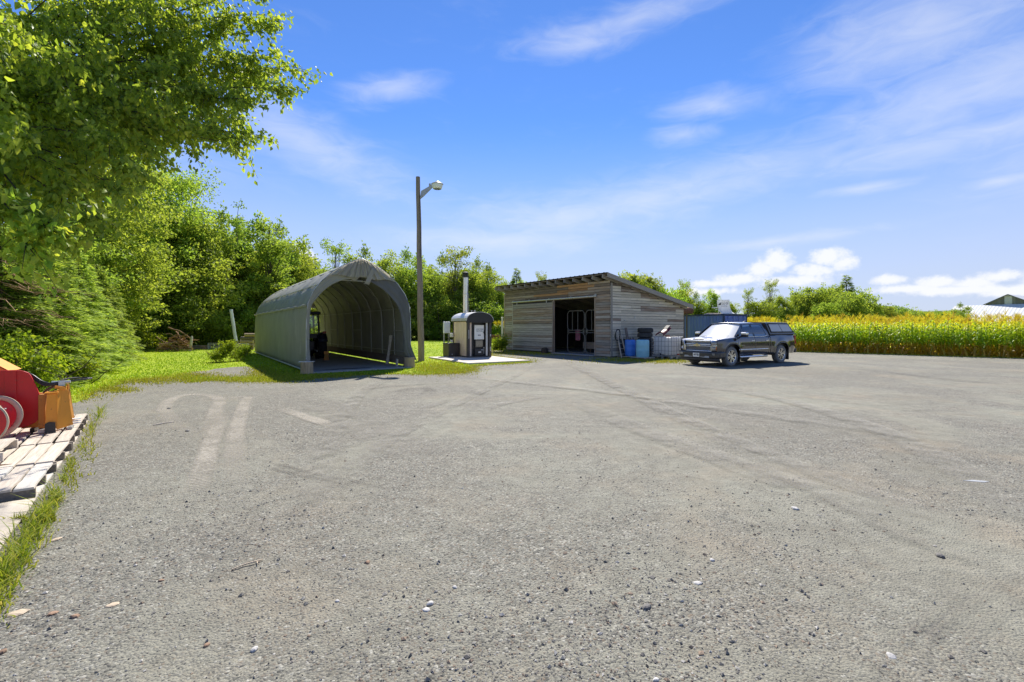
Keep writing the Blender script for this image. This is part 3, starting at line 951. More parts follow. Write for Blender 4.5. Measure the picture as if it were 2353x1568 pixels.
def edge_grass():
    rg = np.random.default_rng(8)
    xs, ys = [], []
    n = len(YARD)
    for i in range(n):
        a, b = YP[i], YP[(i + 1) % n]
        if abs(a[0]) > 32 or a[1] < 10: continue
        L_ = np.hypot(*(b - a))
        if L_ > 3: continue
        k = int(L_ * 240)
        t = rg.random(k); q = a + (b - a) * t[:, None]
        q = q + rg.normal(0, .16, (k, 2)) + rg.normal(0, .35, (k, 2)) * (rg.random((k, 1)) < .3)
        xs.append(q[:, 0]); ys.append(q[:, 1])
    # mossy drifts lying on the gravel
    for u, v, su, sv, k in ((205, 1010, 10, 36, 160), (165, 1085, 8, 25, 120), (110, 1205, 10, 20, 100), (50, 1300, 12, 24, 120), (270, 897, 22, 3.5, 900), (560, 872, 60, 4, 2600), (650, 868, 40, 6, 2600), (440, 866, 40, 5, 2000), (1010, 846, 35, 8, 6000), (1050, 853, 25, 4, 1500),
                            (1180, 828, 25, 2, 900), (760, 866, 40, 2.5, 900), (1440, 828, 50, 3, 2500), (1530, 831, 35, 2.5, 1600), (1250, 812, 60, 3, 2500), (340, 876, 40, 4, 1500),
                            (1165, 811, 25, 3, 1200), (600, 856, 20, 8, 1500)):
        uu = rg.normal(u, su, k); vv = np.clip(rg.normal(v, sv, k), 790, 1200)
        Yq = CH * F / (vv - VH); xs.append((uu - UC) / F * Yq); ys.append(Yq)
    X = np.concatenate(xs); Y = np.concatenate(ys)
    sd = [tuple(p) for p in ((5.36, 24.6), (10.8, 28.6), (4.9, 36.6), (-.5, 32.6))]
    k = ~in_poly(X, Y, sd)
    X, Y = X[k], Y[k]; n = len(X)
    blades('grass', X, Y, .02 + .05 * rg.random(n) + .05 * rg.random(n) ** 6, .004 + .00035 * Y, rg.random(n) * 1.2, np.clip(rg.normal(.55, .28, n), 0, 1), G_moss,
           'yellowish moss and thin grass creeping over the gravel edges', .004)


edge_grass()


def weed_strip():
    rg = np.random.default_rng(4)
    xs, ys, hs = [], [], []
    for u, v, su, sv, k, h in ((226, 950, 7, 10, 170, .26), (212, 985, 6, 12, 110, .12), (190, 1030, 6, 14, 110, .10), (163, 1075, 6, 14, 120, .09), (148, 1105, 5, 8, 110, .10), (132, 1150, 8, 9, 380, .20),
                               (108, 1188, 10, 12, 420, .22), (80, 1235, 11, 14, 440, .23), (50, 1283, 12, 16, 440, .23), (18, 1335, 13, 18, 400, .23), (-10, 1385, 14, 14, 300, .20),
                               (24, 1372, 16, 10, 160, .08), (66, 1300, 12, 14, 120, .07), (115, 1215, 9, 10, 100, .06), (172, 1100, 7, 9, 70, .05), (202, 1045, 7, 9, 70, .05), (6, 1420, 14, 10, 80, .07)):
        uu = rg.normal(u, su, k); vv = rg.normal(v, sv, k)
        Y = CH * F / (vv - VH); xs.append((uu - UC) / F * Y); ys.append(Y); hs.append(h * (.45 + .8 * rg.random(k)))
    X, Y, H = map(np.concatenate, (xs, ys, hs)); n = len(X)
    # keep the blades off the boards
    e = np.array((-.61, .79)); nn = np.array((.79, .61))
    d = (X + 4.55) * nn[0] + (Y - 4.34) * nn[1]
    k = (d > .015) & ((d < .16) | (rg.random(n) < .35)) & (rg.random(n) < .8)
    X, Y, H = X[k], Y[k], H[k] * np.where(d[k] > .12, .6, 1); n = len(X)
    blades('grass', X, Y, H, .0035 + .002 * rg.random(n), .25 + rg.random(n) * 1.1, np.clip(rg.beta(1.6, 2.2, n), 0, 1), G_weed, 'long yellow-green grass growing along the pallets and plywood', .0)


weed_strip()
# ================================================================= wooden shed
def plank(name, parent, c, xdir, ndir, L_, w, th, m, skew=0.0):
    """one board: length along xdir, thickness along ndir, width the third way; origin at its middle"""
    x = Vector(xdir).normalized(); n = Vector(ndir).normalized(); z = x.cross(n)
    if skew:
        q = Matrix.Rotation(skew, 3, n); x, z = q @ x, q @ z
    b = MB(); b.box((0, 0, 0), (L_, th, w))
    # ends cut a little unevenly
    me = b.mesh(name)
    for v in me.vertices: v.co.z += random.gauss(0, w * .015)
    o = link(name, me, m, parent)
    m4 = Matrix((x, n, z)).transposed().to_4x4(); m4.translation = Vector(c)
    o.matrix_local = m4
    return o


SHED_E = Vector((-.51, 32.6, 0)); SHED_RZ = math.atan2(-.806, .592)
SHED_M = Matrix.Translation(SHED_E) @ Matrix.Rotation(SHED_RZ, 4, 'Z')
def sd(x, y, z=0): return SHED_M @ Vector((x, y, z))


def build_shed():
    t = empty('wood_shed', SHED_E, SHED_RZ, 'weathered board shed with a sloping roof and half-open sliding door', 'shed')
    WX, D, PT, BH = 9.85, 6.78, .148, .131
    rg = random.Random(5)
    ztop = lambda y: 4.17 - .19 * y
    def pickf(z, x):
        r_ = rg.random()
        if z > 3.55 and 4.6 < x < 8.9 and rg.random() < .6: return W['wood_orange']
        if z > 3.4: return W['wood_dark'] if r_ < .6 else W['wood_brown']
        if z > 1.9 and r_ < .6: return W['wood_brown']
        return W['wood_grey'] if r_ < .78 else W['wood_brown']
    # ---- front boards
    z = .06
    while z + BH < 4.2:
        segs = []
        if z + BH > 3.36:
            cuts = [0, rg.choice((2.4, 3.3, 4.9)), rg.choice((5.6, 6.6)), rg.choice((8.2, 8.7)), WX]
            segs = [(cuts[i], cuts[i + 1]) for i in range(4)]
        else: segs = [(0, 1.0), (8.80, WX)]
        for a, b in segs:
            plank('plank', t, ((a + b) / 2, -.012 - rg.random() * .012, z + BH / 2 + rg.gauss(0, .003)), (1, 0, 0), (0, 1, 0), b - a - .008, BH + rg.gauss(0, .003), .022,
                  pickf(z, (a + b) / 2), rg.gauss(0, .0025))
        z += PT
    # ---- right side boards
    z = .06
    k = 0
    while z + BH < 4.15:
        yend = min(D, (4.17 - z - BH * .6) / .19)
        cuts = [0] + sorted(rg.sample([.85 * i for i in range(1, 8) if .85 * i < yend - .5] or [yend / 2], 2 if yend > 3 else 1)) + [yend]
        for a, b in zip(cuts[:-1], cuts[1:]):
            r_ = rg.random()
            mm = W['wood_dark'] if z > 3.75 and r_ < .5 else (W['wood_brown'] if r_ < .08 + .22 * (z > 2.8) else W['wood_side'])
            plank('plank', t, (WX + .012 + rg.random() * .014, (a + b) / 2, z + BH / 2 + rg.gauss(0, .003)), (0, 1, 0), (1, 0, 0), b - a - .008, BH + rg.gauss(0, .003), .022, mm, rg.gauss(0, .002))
        z += PT; k += 1
    # corner boards
    plank('corner_board', t, (WX + .048, .07, 2.06), (0, 0, 1), (1, 0, 0), 4.0, .12, .024, W['wood_grey'])
    plank('corner_board', t, (.02, -.045, 1.98), (0, 0, 1), (0, 1, 0), 3.9, .10, .024, W['wood_brown'])
    # door jambs
    plank('door_jamb', t, (5.30, -.02, 1.66), (0, 0, 1), (0, 1, 0), 3.3, .10, .05, W['wood_brown'])
    plank('door_jamb', t, (8.77, -.036, 1.66), (0, 0, 1), (0, 1, 0), 3.3, .07, .03, W['wood_brown'])
    # ---- inner shell: backing coloured dark so the board gaps look shaded
    b = MB()
    def wallq(p, q, r_, s): b.add([p, q, r_, s], [(0, 1, 2, 3)])
    wallq((.03, .03, .02), (.03, D + .1, .02), (.03, D + .1, ztop(D)), (.03, .03, ztop(.03)))
    wallq((WX - .03, .03, .02), (WX - .03, D + .1, .02), (WX - .03, D + .1, ztop(D)), (WX - .03, .03, ztop(.03)))
    for a, c, z0, z1 in ((.03, 5.27, .02, 4.15), (8.82, WX - .03, .02, 4.15), (5.27, 8.82, 3.34, 4.15)):
        wallq((a, .03, z0), (c, .03, z0), (c, .03, z1), (a, .03, z1))
    b.build('inner_wall', W['interior'], t)
    # back wall of boards; missing board ends let the light in
    b = MB()
    holes = [(6.15, .95, 5), (8.9, 1.2, 6), (7.55, .55, 2)]
    ys = D
    zz = .02
    while zz < ztop(D) - .02:
        z1 = min(zz + .15, ztop(D))
        xs = [.03]
        for hx, hz, n in holes:
            if hz <= zz < hz + n * .15: xs += [hx - .05, hx + .05]
        xs.append(WX - .03)
        xs = [xs[0]] + sorted(xs[1:-1]) + [xs[-1]]
        for i in range(0, len(xs), 2): b.box(((xs[i] + xs[i + 1]) / 2, ys + .012 * (int(zz / .15 + .5) % 2), (zz + z1) / 2), (xs[i + 1] - xs[i], .022, z1 - zz + .03))
        for i in range(1, len(xs) - 1, 2): b.box(((xs[i] + xs[i + 1]) / 2, ys + .045, zz + .05), (xs[i + 1] - xs[i] + .02, .02, .10))
        zz = z1
    b.box((WX / 2, ys, 2.99), (WX - .06, .03, .24))
    b.build('back_wall', W['interior'], t)
    for x in (2.2, 3.4, 4.6, 5.8, 6.9, 8.0, 9.1):
        s = MB(); s.box((x, D - .08, 1.45), (.09, .10, 2.85)); s.build('stud', W['wood_dark'], t)
    s = MB(); s.box((WX / 2, D / 2, .02), (WX - .1, D - .1, .03)); s.build('floor', W['concrete'], t)
    s = MB(); s.box((7.05, -.02, .045), (3.5, .5, .05)); s.build('threshold', W['concrete'], t, bevel=.01)
    # ---- roof
    ex, y0, y1 = .36, -.62, 7.3
    zr = lambda y: 4.42 - .19 * y
    rows = []
    n = 230
    for y in (y0, (y0 + y1) / 2, y1):
        rows.append([Vector((-ex + (WX + 2 * ex) * i / n, y, zr(y) + .012 + (.02 if i % 8 in (0, 1) else 0))) for i in range(n + 1)])
    b = MB(); b.grid(rows, False)
    b.build('roof_sheet', W['dark_metal_roof'], t, solid=.006)
    b = MB()
    for y in (-.5, .5, 1.6, 2.7, 3.8, 4.9, 6.0, 7.1): b.box((WX / 2, y, zr(y) - .035), (WX + 2 * ex - .1, .09, .04))
    b.build('purlins', W['wood_dark'], t)
    rm = MB(); rm.bar((0, -.6, zr(-.6) - .16), (0, 7.2, zr(7.2) - .16), .045, .20)
    # rafter tails cut to a slant at the front
    first = None
    for i in range(14):
        x = .02 + (WX - .04) * i / 13
        if first is None: first = rm.build('rafter', W['wood_grey'], t); o = first
        else:
            o = first.copy(); COL.objects.link(o); o.parent = t
        o.location = (x, 0, 0)
    for x, nm in ((WX + ex, 'barge_board'), (-ex, 'barge_board')):
        s = MB(); s.bar((x, y0, zr(y0) - .115), (x, y1, zr(y1) - .115), .035, .24)
        s.build(nm, W['wood_grey'], t)
    s = MB()
    for y in (.3, 1.5, 2.7, 3.9, 5.1, 6.3): s.bar((WX + .05, y, zr(y) - .09), (WX + ex - .03, y, zr(y) - .09), .04, .07)
    s.build('lookouts', W['wood_dark'], t)
    # ---- sliding door on its rail
    d = MB(); d.box((3.18, -.075, 1.66), (4.22, .02, 3.12))
    door = d.build('sliding_door', W['interior'], t)
    z = .10
    while z + BH < 3.26:
        plank('plank', door, (3.18, -.098 - rg.random() * .008, z + BH / 2 + rg.gauss(0, .003)), (1, 0, 0), (0, 1, 0), 4.22 + rg.gauss(0, .008), BH + rg.gauss(0, .003), .022,
              W['wood_brown'] if (z > 2.0 and rg.random() < .75) else (W['wood_grey'] if rg.random() < .9 else W['wood_brown']), rg.gauss(0, .0012))
        z += PT
    plank('end_board', door, (5.27, -.12, 1.68), (0, 0, 1), (0, 1, 0), 3.16, .06, .016, W['wood_brown'])
    plank('end_board', door, (1.10, -.12, 1.68), (0, 0, 1), (0, 1, 0), 3.16, .06, .016, W['wood_grey'])
    r_ = MB(); r_.cyl((1.02, -.11, 3.38), (8.93, -.11, 3.38), .04, n=10)
    r_.box((8.90, -.11, 3.42), (.04, .1, .16))
    rail = r_.build('door_rail', W['galv_pale'], t)
    b0 = MB(); b0.box((0, -.07, 3.43), (.05, .1, .06))
    f0 = None
    for x in (1.1, 2.9, 4.9, 6.9, 8.8):
        o = b0.build('bracket', W['galv_pale'], rail) if f0 is None else link('bracket', f0.data, None, rail)
        f0 = f0 or o; o.location = (x, 0, 0)
    h0 = MB(); h0.box((0, -.125, 3.28), (.05, .016, .18)); h0.cyl((0, -.15, 3.36), (0, -.10, 3.36), .035)
    f0 = None
    for x in (1.6, 4.7):
        o = h0.build('hanger', W['galv_pale'], door) if f0 is None else link('hanger', f0.data, None, door)
        f0 = f0 or o; o.location = (x, 0, 0)
    # small fixtures on the side wall
    f = MB(); f.cyl((WX + .03, 1.15, 2.02), (WX + .09, 1.15, 2.02), .025); f.box((WX + .04, 2.0, 2.2), (.04, .05, .12))
    f.build('wall_fixture', W['galv_pale'], t)
    return t


build_shed()


def build_gates():
    # pair of big tube gates standing just inside the doorway
    def gate(x0, x1, label):
        g = empty('metal_gate', sd(x0, .9, .035), SHED_RZ, label, 'gate', 'metal gates inside the shed doorway')
        w = x1 - x0
        for z0, z1 in ((.05, 1.28), (1.42, 2.62)):
            b = MB()
            c = .16
            pts = [(0, 0, z0 + c), (c, 0, z0), (w - c, 0, z0), (w, 0, z0 + c), (w, 0, z1 - c), (w - c, 0, z1), (c, 0, z1), (0, 0, z1 - c), (0, 0, z0 + c), (c, 0, z0)]
            b.tube(pts, .03, 6)
            b.build('gate_frame', W['gate_tube'], g)
        b = MB()
        for x in (w * .3, w * .62): b.cyl((x, 0, 1.44), (x, 0, 2.6), .02, n=6)
        b.build('upright', W['gate_tube'], g)
        b = MB(); b.prism([(0, -.01, 1.2), (0, -.01, 1.5), (w * .1, -.01, 1.35)], (0, .02, 0)); b.prism([(w, -.01, 1.2), (w, -.01, 1.5), (w * .9, -.01, 1.35)], (0, .02, 0))
        b.build('gusset', W['gate_tube'], g)
        return g
    gate(5.55, 7.02, 'left tube gate of the pair standing inside the shed doorway')
    gate(7.14, 8.72, 'right tube gate of the pair standing inside the shed doorway')
    # things in the shed
    c = empty('wooden_crate', sd(5.95, 2.2, .035), SHED_RZ, 'grey wooden crate on legs inside the shed below the pink cloth', 'crate')
    b = MB(); b.box((.55, 0, .46), (1.15, .6, .42)); b.build('crate_box', W['box_wood'], c, bevel=.01)
    for x in (.1, 1.0):
        for y in (-.25, .25):
            b = MB(); b.box((x, y, .125), (.07, .07, .25)); b.build('leg', W['box_wood'], c)
    for z in (.32, .46, .60):
        b = MB(); b.box((.55, -.31, z), (1.17, .02, .11)); b.build('slat', W['box_wood'], c)
    b = MB()
    rows = []
    for j in range(7):
        rows.append([Vector((6.0 + .42 * i / 8, 1.12 + .03 * math.sin(i * 1.7 + j * .3), 1.5 - .68 * j / 6 + .01 * math.sin(i))) for i in range(9)])
    b.grid([[sd(*p) for p in r_] for r_ in rows])
    o = b.build('cloth', W['pink'], solid=.01); tag(o, 'dusty pink cloth hanging over the left gate in the shed', 'cloth')
    k = empty('orange_loader', sd(7.75, 1.7, .035), SHED_RZ, 'orange machine part on a grey stand inside the shed on the right', 'machine part')
    b = MB(); b.box((.55, 0, .80), (1.25, .5, .14)); b.box((.5, -.02, .68), (1.35, .55, .10)); b.build('body', W['orange'], k, bevel=.03)
    b = MB(); b.box((.5, 0, .55), (1.2, .45, .05)); b.build('tray', W['galv'], k)
    for x in (.0, 1.0):
        for y in (-.18, .18):
            b = MB(); b.box((x, y, .265), (.05, .05, .53)); b.build('leg', W['galv'], k)
    # dark lump beside the door
    b = MB(); b.lathe((0, 0, 0), (0, 0, 1), [(.20, 0), (.23, .12), (.2, .3), (.12, .36), (0.0, .37)], 9)
    o = b.build('tree_stump', W['bark']); o.location = sd(4.75, -.32, 0); tag(o, 'dark low stump on the ground at the foot of the sliding door', 'stump')


build_gates()
# ================================================================= tent shelter
SH_PROF = [(0, .10), (0, .7), (0, 1.4), (.004, 2.0), (.015, 2.5), (.06, 2.95), (.135, 3.35), (.225, 3.68), (.30, 3.89), (.377, 4.07), (.44, 4.19), (.475, 4.235), (.5, 4.25)]
SH_PROF = SH_PROF + [(1 - a, z) for a, z in SH_PROF[-2::-1]]


def build_shelter():
    RZ = math.atan2(SHX.y, SHX.x)
    t = empty('tent_shelter', SH0, RZ, 'long grey fabric tent shelter with a peaked roof and open front', 'shelter')
    Wd, Ln = SHW, SHL
    # fine profile
    prof = []
    for i in range(len(SH_PROF) - 1):
        a, b = SH_PROF[i], SH_PROF[i + 1]
        for k in range(3): prof.append((a[0] + (b[0] - a[0]) * k / 3, a[1] + (b[1] - a[1]) * k / 3))
    prof.append(SH_PROF[-1])
    NR = 10
    ribs_y = [.05 + (Ln - .1) * i / NR for i in range(NR + 1)]
    # cover: sags slightly between ribs, loose wrinkles along the shoulder
    rows = []
    ny = 90
    cx = Wd / 2
    for j in range(ny + 1):
        y = Ln * j / ny
        k = (y / (Ln / NR)) % 1
        sag = .035 * (1 - math.cos(2 * math.pi * k)) / 2
        row = []
        for i, (a, z) in enumerate(prof):
            x = a * Wd
            dx, dz = cx - x, 2.0 - z
            l_ = math.hypot(dx, dz) or 1
            side = 1.0 if z > 2.3 else .35
            wob = .012 * math.sin(y * 3.1 + z * 2) + .008 * math.sin(y * 7.3 - z * 5) + (.016 * math.sin(y * 9 + 5 * math.sin(z * 2.2)) if 2.2 < z < 3.3 else 0)
            s = sag * side + wob * (1 if j not in (0, ny) else 0)
            row.append(Vector((x + dx / l_ * s, y, z + (dz / l_ * s if z > 2.3 else 0) - (0 if z > .2 else .02 * math.sin(y * 2.3)))))
        rows.append(row)
    b = MB(); b.grid(rows); b.build('cover', W['tarp'], t, solid=.004)
    # welded seam along the shoulder
    for s_ in (0, 1):
        b = MB()
        x = -.012 if s_ == 0 else Wd + .012
        b.grid([[Vector((x, y_, 2.38 + .01 * math.sin(y_ * 4))), Vector((x + (.004 if s_ == 0 else -.004), y_, 2.47 + .01 * math.sin(y_ * 4)))] for y_ in [Ln * q / 60 for q in range(61)]])
        b.build('seam', W['tarp_front'], t, solid=.004)
    # ribs
    rib = MB()
    ins = .05
    pts = []
    for a, z in SH_PROF:
        x = a * Wd; dx, dz = cx - x, 1.9 - z; l_ = math.hypot(dx, dz)
        pts.append((x + dx / l_ * ins * 1.3, 0, max(.35, z + dz / l_ * ins)))
    rib.tube(pts, .026, 6)
    first = None
    for y in ribs_y:
        if first is None: first = rib.build('rib', W['galv'], t); o = first
        else:
            o = first.copy(); COL.objects.link(o); o.parent = t
        o.location = (0, y, 0)
    # long tubes
    for x, z in ((.11, 2.42), (Wd - .11, 2.42), (.4, 3.2), (Wd - .4, 3.2), (cx, 4.12), (.10, .62), (Wd - .10, .62), (1.1, 3.82), (Wd - 1.1, 3.82)):
        b = MB(); b.cyl((x, .05, z), (x, Ln - .05, z), .018, n=6); b.build('purlin', W['galv'], t)
    b = MB()
    for y0, y1 in ((.05, ribs_y[1]), (ribs_y[4], ribs_y[5]), (ribs_y[7], ribs_y[8])): b.cyl((Wd - .10, y0, 1.5), (Wd - .10, y1, 1.5), .018, n=6)
    b.build('brace', W['galv'], t)
    b = MB(); b.cyl((1.0, .12, 3.42), (Wd - 1.0, .12, 3.42), .025, n=6); b.build('tie_bar', W['galv'], t)
    # timber kick boards and the base pipe outside
    for s_ in (0, 1):
        x = .12 if s_ == 0 else Wd - .14
        for y0, y1 in ((.3, 4.9), (4.95, 9.8), (9.85, 15.4)):
            b = MB(); b.box((0, 0, 0), (.06, y1 - y0, .33)); o = b.build('kick_board', W['wood_dark'], t); o.location = (x, (y0 + y1) / 2, .275 if s_ else .22)
    b = MB(); b.cyl((-.04, .35, .10), (-.05, Ln, .09), .03, n=8); b.build('base_pipe', W['galv_pale'], t)
    # ---- front: gable flap with folds, dark curtains tied back
    def warp(x, z, amp, ph):
        th = math.atan2(x - cx, 4.6 - z)
        return amp * (math.sin(th * 34 + ph) + .6 * math.sin(th * 61 + 2 * z + ph))
    ups = [(a * Wd, z) for a, z in prof if z > 3.44]
    rows = []
    for i, (x, z) in enumerate(ups):
        zb = 3.53 - .04 * (x - cx) + .03 * math.sin(x * 7)
        r_ = []
        for k in range(13):
            q = k / 12
            zz = z * (1 - q) + min(z, zb) * q
            r_.append(Vector((x, -.07 - q * .03 + warp(x, zz, .012 * (.3 + q), 0), zz - .01)))
        rows.append(r_)
    # resample across for crisp folds
    fine = []
    for i in range(len(rows) - 1):
        for k in range(9):
            f = k / 9
            rr = []
            for p, q in zip(rows[i], rows[i + 1]):
                m_ = p.lerp(q, f); m_.y = -.10 + warp(m_.x, m_.z, .026, 0) - .02
                rr.append(m_)
            fine.append(rr)
    fine.append(rows[-1])
    b = MB(); b.grid(fine); b.build('gable_flap', W['tarp_front'], t, solid=.003)
    # hanging strap of cloth in the middle of the gable
    b = MB(); b.grid([[Vector((2.33 + .05 * k + .03 * math.sin(k) - .06 * j, -.16 - .02 * math.sin(k * 2 + j), 3.95 - .13 * j - .01 * k)) for k in range(5)] for j in range(6)])
    b.build('loose_strap', W['tarp_front'], t, solid=.003)
    inner_r = [(.54, 3.50), (.60, 3.36), (.655, 3.24), (.70, 3.14), (.75, 2.97), (.80, 2.78), (.85, 2.52), (.885, 2.2), (.905, 1.8), (.92, 1.4), (.925, 1.0), (.935, .7), (.955, .48)]
    outer_r = [(.52, 4.23), (.60, 4.10), (.66, 3.98), (.71, 3.87), (.775, 3.68), (.84, 3.42), (.905, 3.12), (.955, 2.8), (.985, 2.5), (.996, 1.9), (1.0, 1.2), (1.01, .8), (1.06, .28)]
    inner_l = [(.46, 3.48), (.40, 3.46), (.33, 3.42), (.27, 3.32), (.21, 3.18), (.15, 2.98), (.09, 2.70), (.045, 2.42), (.03, 2.0), (.028, 1.4), (.028, .9), (.035, .5), (.03, .35)]
    outer_l = [(.48, 4.23), (.40, 4.10), (.34, 3.98), (.29, 3.87), (.225, 3.68), (.16, 3.42), (.095, 3.12), (.045, 2.8), (.012, 2.5), (.0, 1.9), (.0, 1.2), (.0, .8), (-.005, .28)]
    for inn, out, sg in ((inner_r, outer_r, 1), (inner_l, outer_l, -1)):
        rows = []
        I = smooth_path([(a * Wd, 0, z) for a, z in inn], 5); O = smooth_path([(a * Wd, 0, z) for a, z in out], 5)
        for j, (p, q) in enumerate(zip(I, O)):
            r_ = []
            for k in range(13):
                f = k / 12
                m_ = p.lerp(q, f)
                # folds run down the curtain; gathered towards the free edge
                amp = (.035 if m_.z < 1.2 else .018) * (1 - f) if sg > 0 else .012 * (1 - f)
                m_.y = -.045 + amp * math.sin(f * 16 + m_.z * 1.3) + .006 * math.sin(m_.z * 9 + f * 5) - (.16 * max(0, .9 - m_.z) * f if sg > 0 else 0)
                r_.append(m_)
            rows.append(r_)
        b = MB(); b.grid(rows); b.build('front_curtain', W['tarp_dark'] if sg > 0 else W['tarp'], t, solid=.003)
    # bright hem rope along the arch
    b = MB(); b.tube([(a * Wd, -.035, z + .008) for a, z in prof if z > .3], .014, 6); b.build('arch_hem', W['galv_pale'], t)
    # torn bits of film under the gable
    b = MB()
    b.grid([[Vector((1.5 + .09 * k, -.02 + .02 * math.sin(k * 2), 3.55 - .05 * j * math.sin(k * .7))) for k in range(9)] for j in range(4)])
    b.build('torn_film', W['tarp_front'], t, solid=.002)
    # back end, mostly open to the trees: cloth at the sides
    b = MB()
    rows = [[Vector((a * Wd, Ln - .02, z)) for a, z in prof if z > 2.9], [Vector((a * Wd, Ln - .02, 2.95)) for a, z in prof if z > 2.9]]
    b.grid(rows); b.build('back_gable', W['tarp'], t, solid=.003)
    return t


build_shelter()


def log_post(p, r, h, label, name='log_stump'):
    b = MB()
    n = 18
    rows = []
    for z, f in ((0, 1.04), (.1, 1.0), (.25, .97), (h - .015, .97), (h, .93)):
        rows.append([Vector((math.cos(2 * math.pi * k / n) * r * f * (1 + .05 * math.sin(3 * k)), math.sin(2 * math.pi * k / n) * r * f * (1 + .04 * math.cos(5 * k)), z)) for k in range(n)])
    b.grid(rows, True, True); b.add(rows[-1], [tuple(range(n))])
    o = b.build(name, W['stump']); o.location = p
    return tag(o, label, 'stump')


a = log_post(sh(-.02, -.25), .21, .42, 'short upright log at the left front corner of the tent shelter')
a = log_post(sh(SHW - .05, -.02), .22, .43, 'short upright log at the right front corner of the tent shelter')
b = MB(); b.box((0, 0, 0), (.5, .3, .02)); o = b.build('steel_plate', W['galv_pale']); o.location = sh(-.02, -.25, .432); o.rotation_euler = (0, 0, .3)
tag(o, 'flat pale steel plate lying on the left corner log of the shelter', 'plate')
# boards leaning on the inner right wall
for i, (y, w_, z1, lx) in enumerate(((1.45, .10, 1.30, .2), (1.62, .07, 1.28, .08))):
    b = MB(); b.bar((-lx, 0, .06), (.0, 0, z1), w_, .03, (0, 1, 0)); o = b.build('leaning_board', W['wood_pallet']); o.location = sh(SHW - .26, y); o.rotation_euler = (0, 0, math.atan2(SHX.y, SHX.x))
    tag(o, ('wider', 'narrower')[i] + ' pale board leaning on the inner right wall of the shelter', 'board')
b = MB(); b.bar((0, 0, 0), (0, 0, .3), .12, .06); o = b.build('timber_offcut', W['wood_pallet']); o.location = sh(SHW - .48, .25, .055); o.rotation_euler = (.15, 0, .6)
tag(o, 'short pale timber propped beside the right corner log of the shelter', 'timber')


def build_tractor():
    RZ = math.atan2(SHX.y, SHX.x)
    t = empty('tractor', sh(1.35, 7.2, .053), RZ, 'dark compact tractor with a cab parked in the shelter', 'tractor')
    # local y runs forward into the shelter
    def wheel(x, y, r, w):
        tb = MB(); tb.lathe((x - w / 2, y, r), (1, 0, 0), [(r * .55, 0), (r * .9, 0), (r, w * .12), (r, w * .88), (r * .9, w), (r * .55, w)], 28)
        for k in range(18):
            q = 2 * math.pi * k / 18
            for s_ in (-1, 1):
                c = Vector((x + s_ * w * .22, y + math.cos(q + .08 * s_) * r * 1.01, r + math.sin(q + .08 * s_) * r * 1.01))
                tb.box(c, (w * .42, r * .05, r * .07), Matrix.Rotation(q - math.pi / 2, 3, 'X') @ Matrix.Rotation(.5 * s_, 3, 'Z'))
        wh = tb.build('wheel', W['tyre_black'], t)
        rb = MB(); rb.lathe((x - w * .2, y, r), (1, 0, 0), [(0.0, w * .1), (r * .3, 0), (r * .5, w * .1), (r * .56, w * .4), (r * .56, 0)], 20); rb.build('rim', W['galv'], wh)
    wheel(.72, 0, .62, .42); wheel(-.72, 0, .62, .42); wheel(.58, 1.75, .4, .28); wheel(-.58, 1.75, .4, .28)
    b = MB(); b.box((0, .9, .72), (.5, 2.2, .45)); b.box((0, -.15, .65), (.75, .5, .5)); b.build('chassis', W['black_metal'], t, bevel=.03)
    b = MB(); b.box((0, 1.55, 1.05), (.62, 1.25, .55)); b.build('bonnet', W['tractor'], t, bevel=.08)
    for s_ in (-1, 1):
        b = MB(); b.grid([[Vector((s_ * (.5 + .45 * k), .68 * math.cos(q), .62 + .70 * math.sin(q))) for k in (0, 1)] for q in [R(20 + 14 * j) for j in range(11)]]); f = b.build('fender', W['tractor'], t, solid=.03)
        b = MB(); b.box((s_ * .86, -.28, 1.33), (.16, .06, .10)); b.build('tail_light', W['red_lens'], f)
    # cab
    b = MB()
    for x, y in ((-.6, -.35), (.6, -.35), (-.6, .75), (.6, .75)): b.bar((x, y, 1.1), (x * .9, y, 2.22), .08, .08, (0, 1, 0))
    b.box((0, -.36, 1.15), (1.2, .06, .22)); b.box((0, .76, 1.15), (1.2, .06, .2))
    b.build('cab_frame', W['black_metal'], t)
    b = MB(); b.box((0, .2, 2.30), (1.32, 1.35, .16)); b.build('cab_roof', W['tractor'], t, bevel=.05)
    for y in (-.36, .76):
        b = MB(); b.box((0, y, 1.72), (1.05, .012, .9)); b.build('cab_window', W['glass_clear'], t)
    b = MB(); b.box((0, .05, 1.25), (.5, .45, .12)); b.box((0, -.16, 1.5), (.5, .1, .5)); b.build('seat', W['black_plastic'], t, bevel=.04)
    b = MB(); b.cyl((0, .65, 1.25), (0, .45, 1.55), .025); b.lathe((0, .45, 1.55), (0, -.5, .8), [(.17, 0), (.2, .012), (.17, .024)], 20); b.build('steering_wheel', W['black_plastic'], t)
    b = MB(); b.box((-.25, -.52, .66), (.3, .06, .2)); b.build('warning_plate', W['orange_dark'], t)
    for s_ in (-1, 1):
        b = MB(); b.bar((s_ * .3, -.3, .5), (s_ * .38, -.95, .42), .06, .08); b.build('lift_arm', W['galv'], t)


build_tractor()
k = empty('jack_stand', sh(2.0, 5.6, .053), .4, 'small orange jack stand on the floor behind the tractor', 'stand')
b = MB(); b.prism([(-.13, -.1, 0), (.13, -.1, 0), (.07, -.04, .32), (-.07, -.04, .32)], (0, .02, 0)); b.prism([(-.13, .1, 0), (.13, .1, 0), (.07, .04, .32), (-.07, .04, .32)], (0, .02, 0))
b.build('legs', W['orange_dark'], k)
b = MB(); b.box((0, 0, .36), (.22, .14, .14)); b.build('saddle', W['orange'], k, bevel=.01)
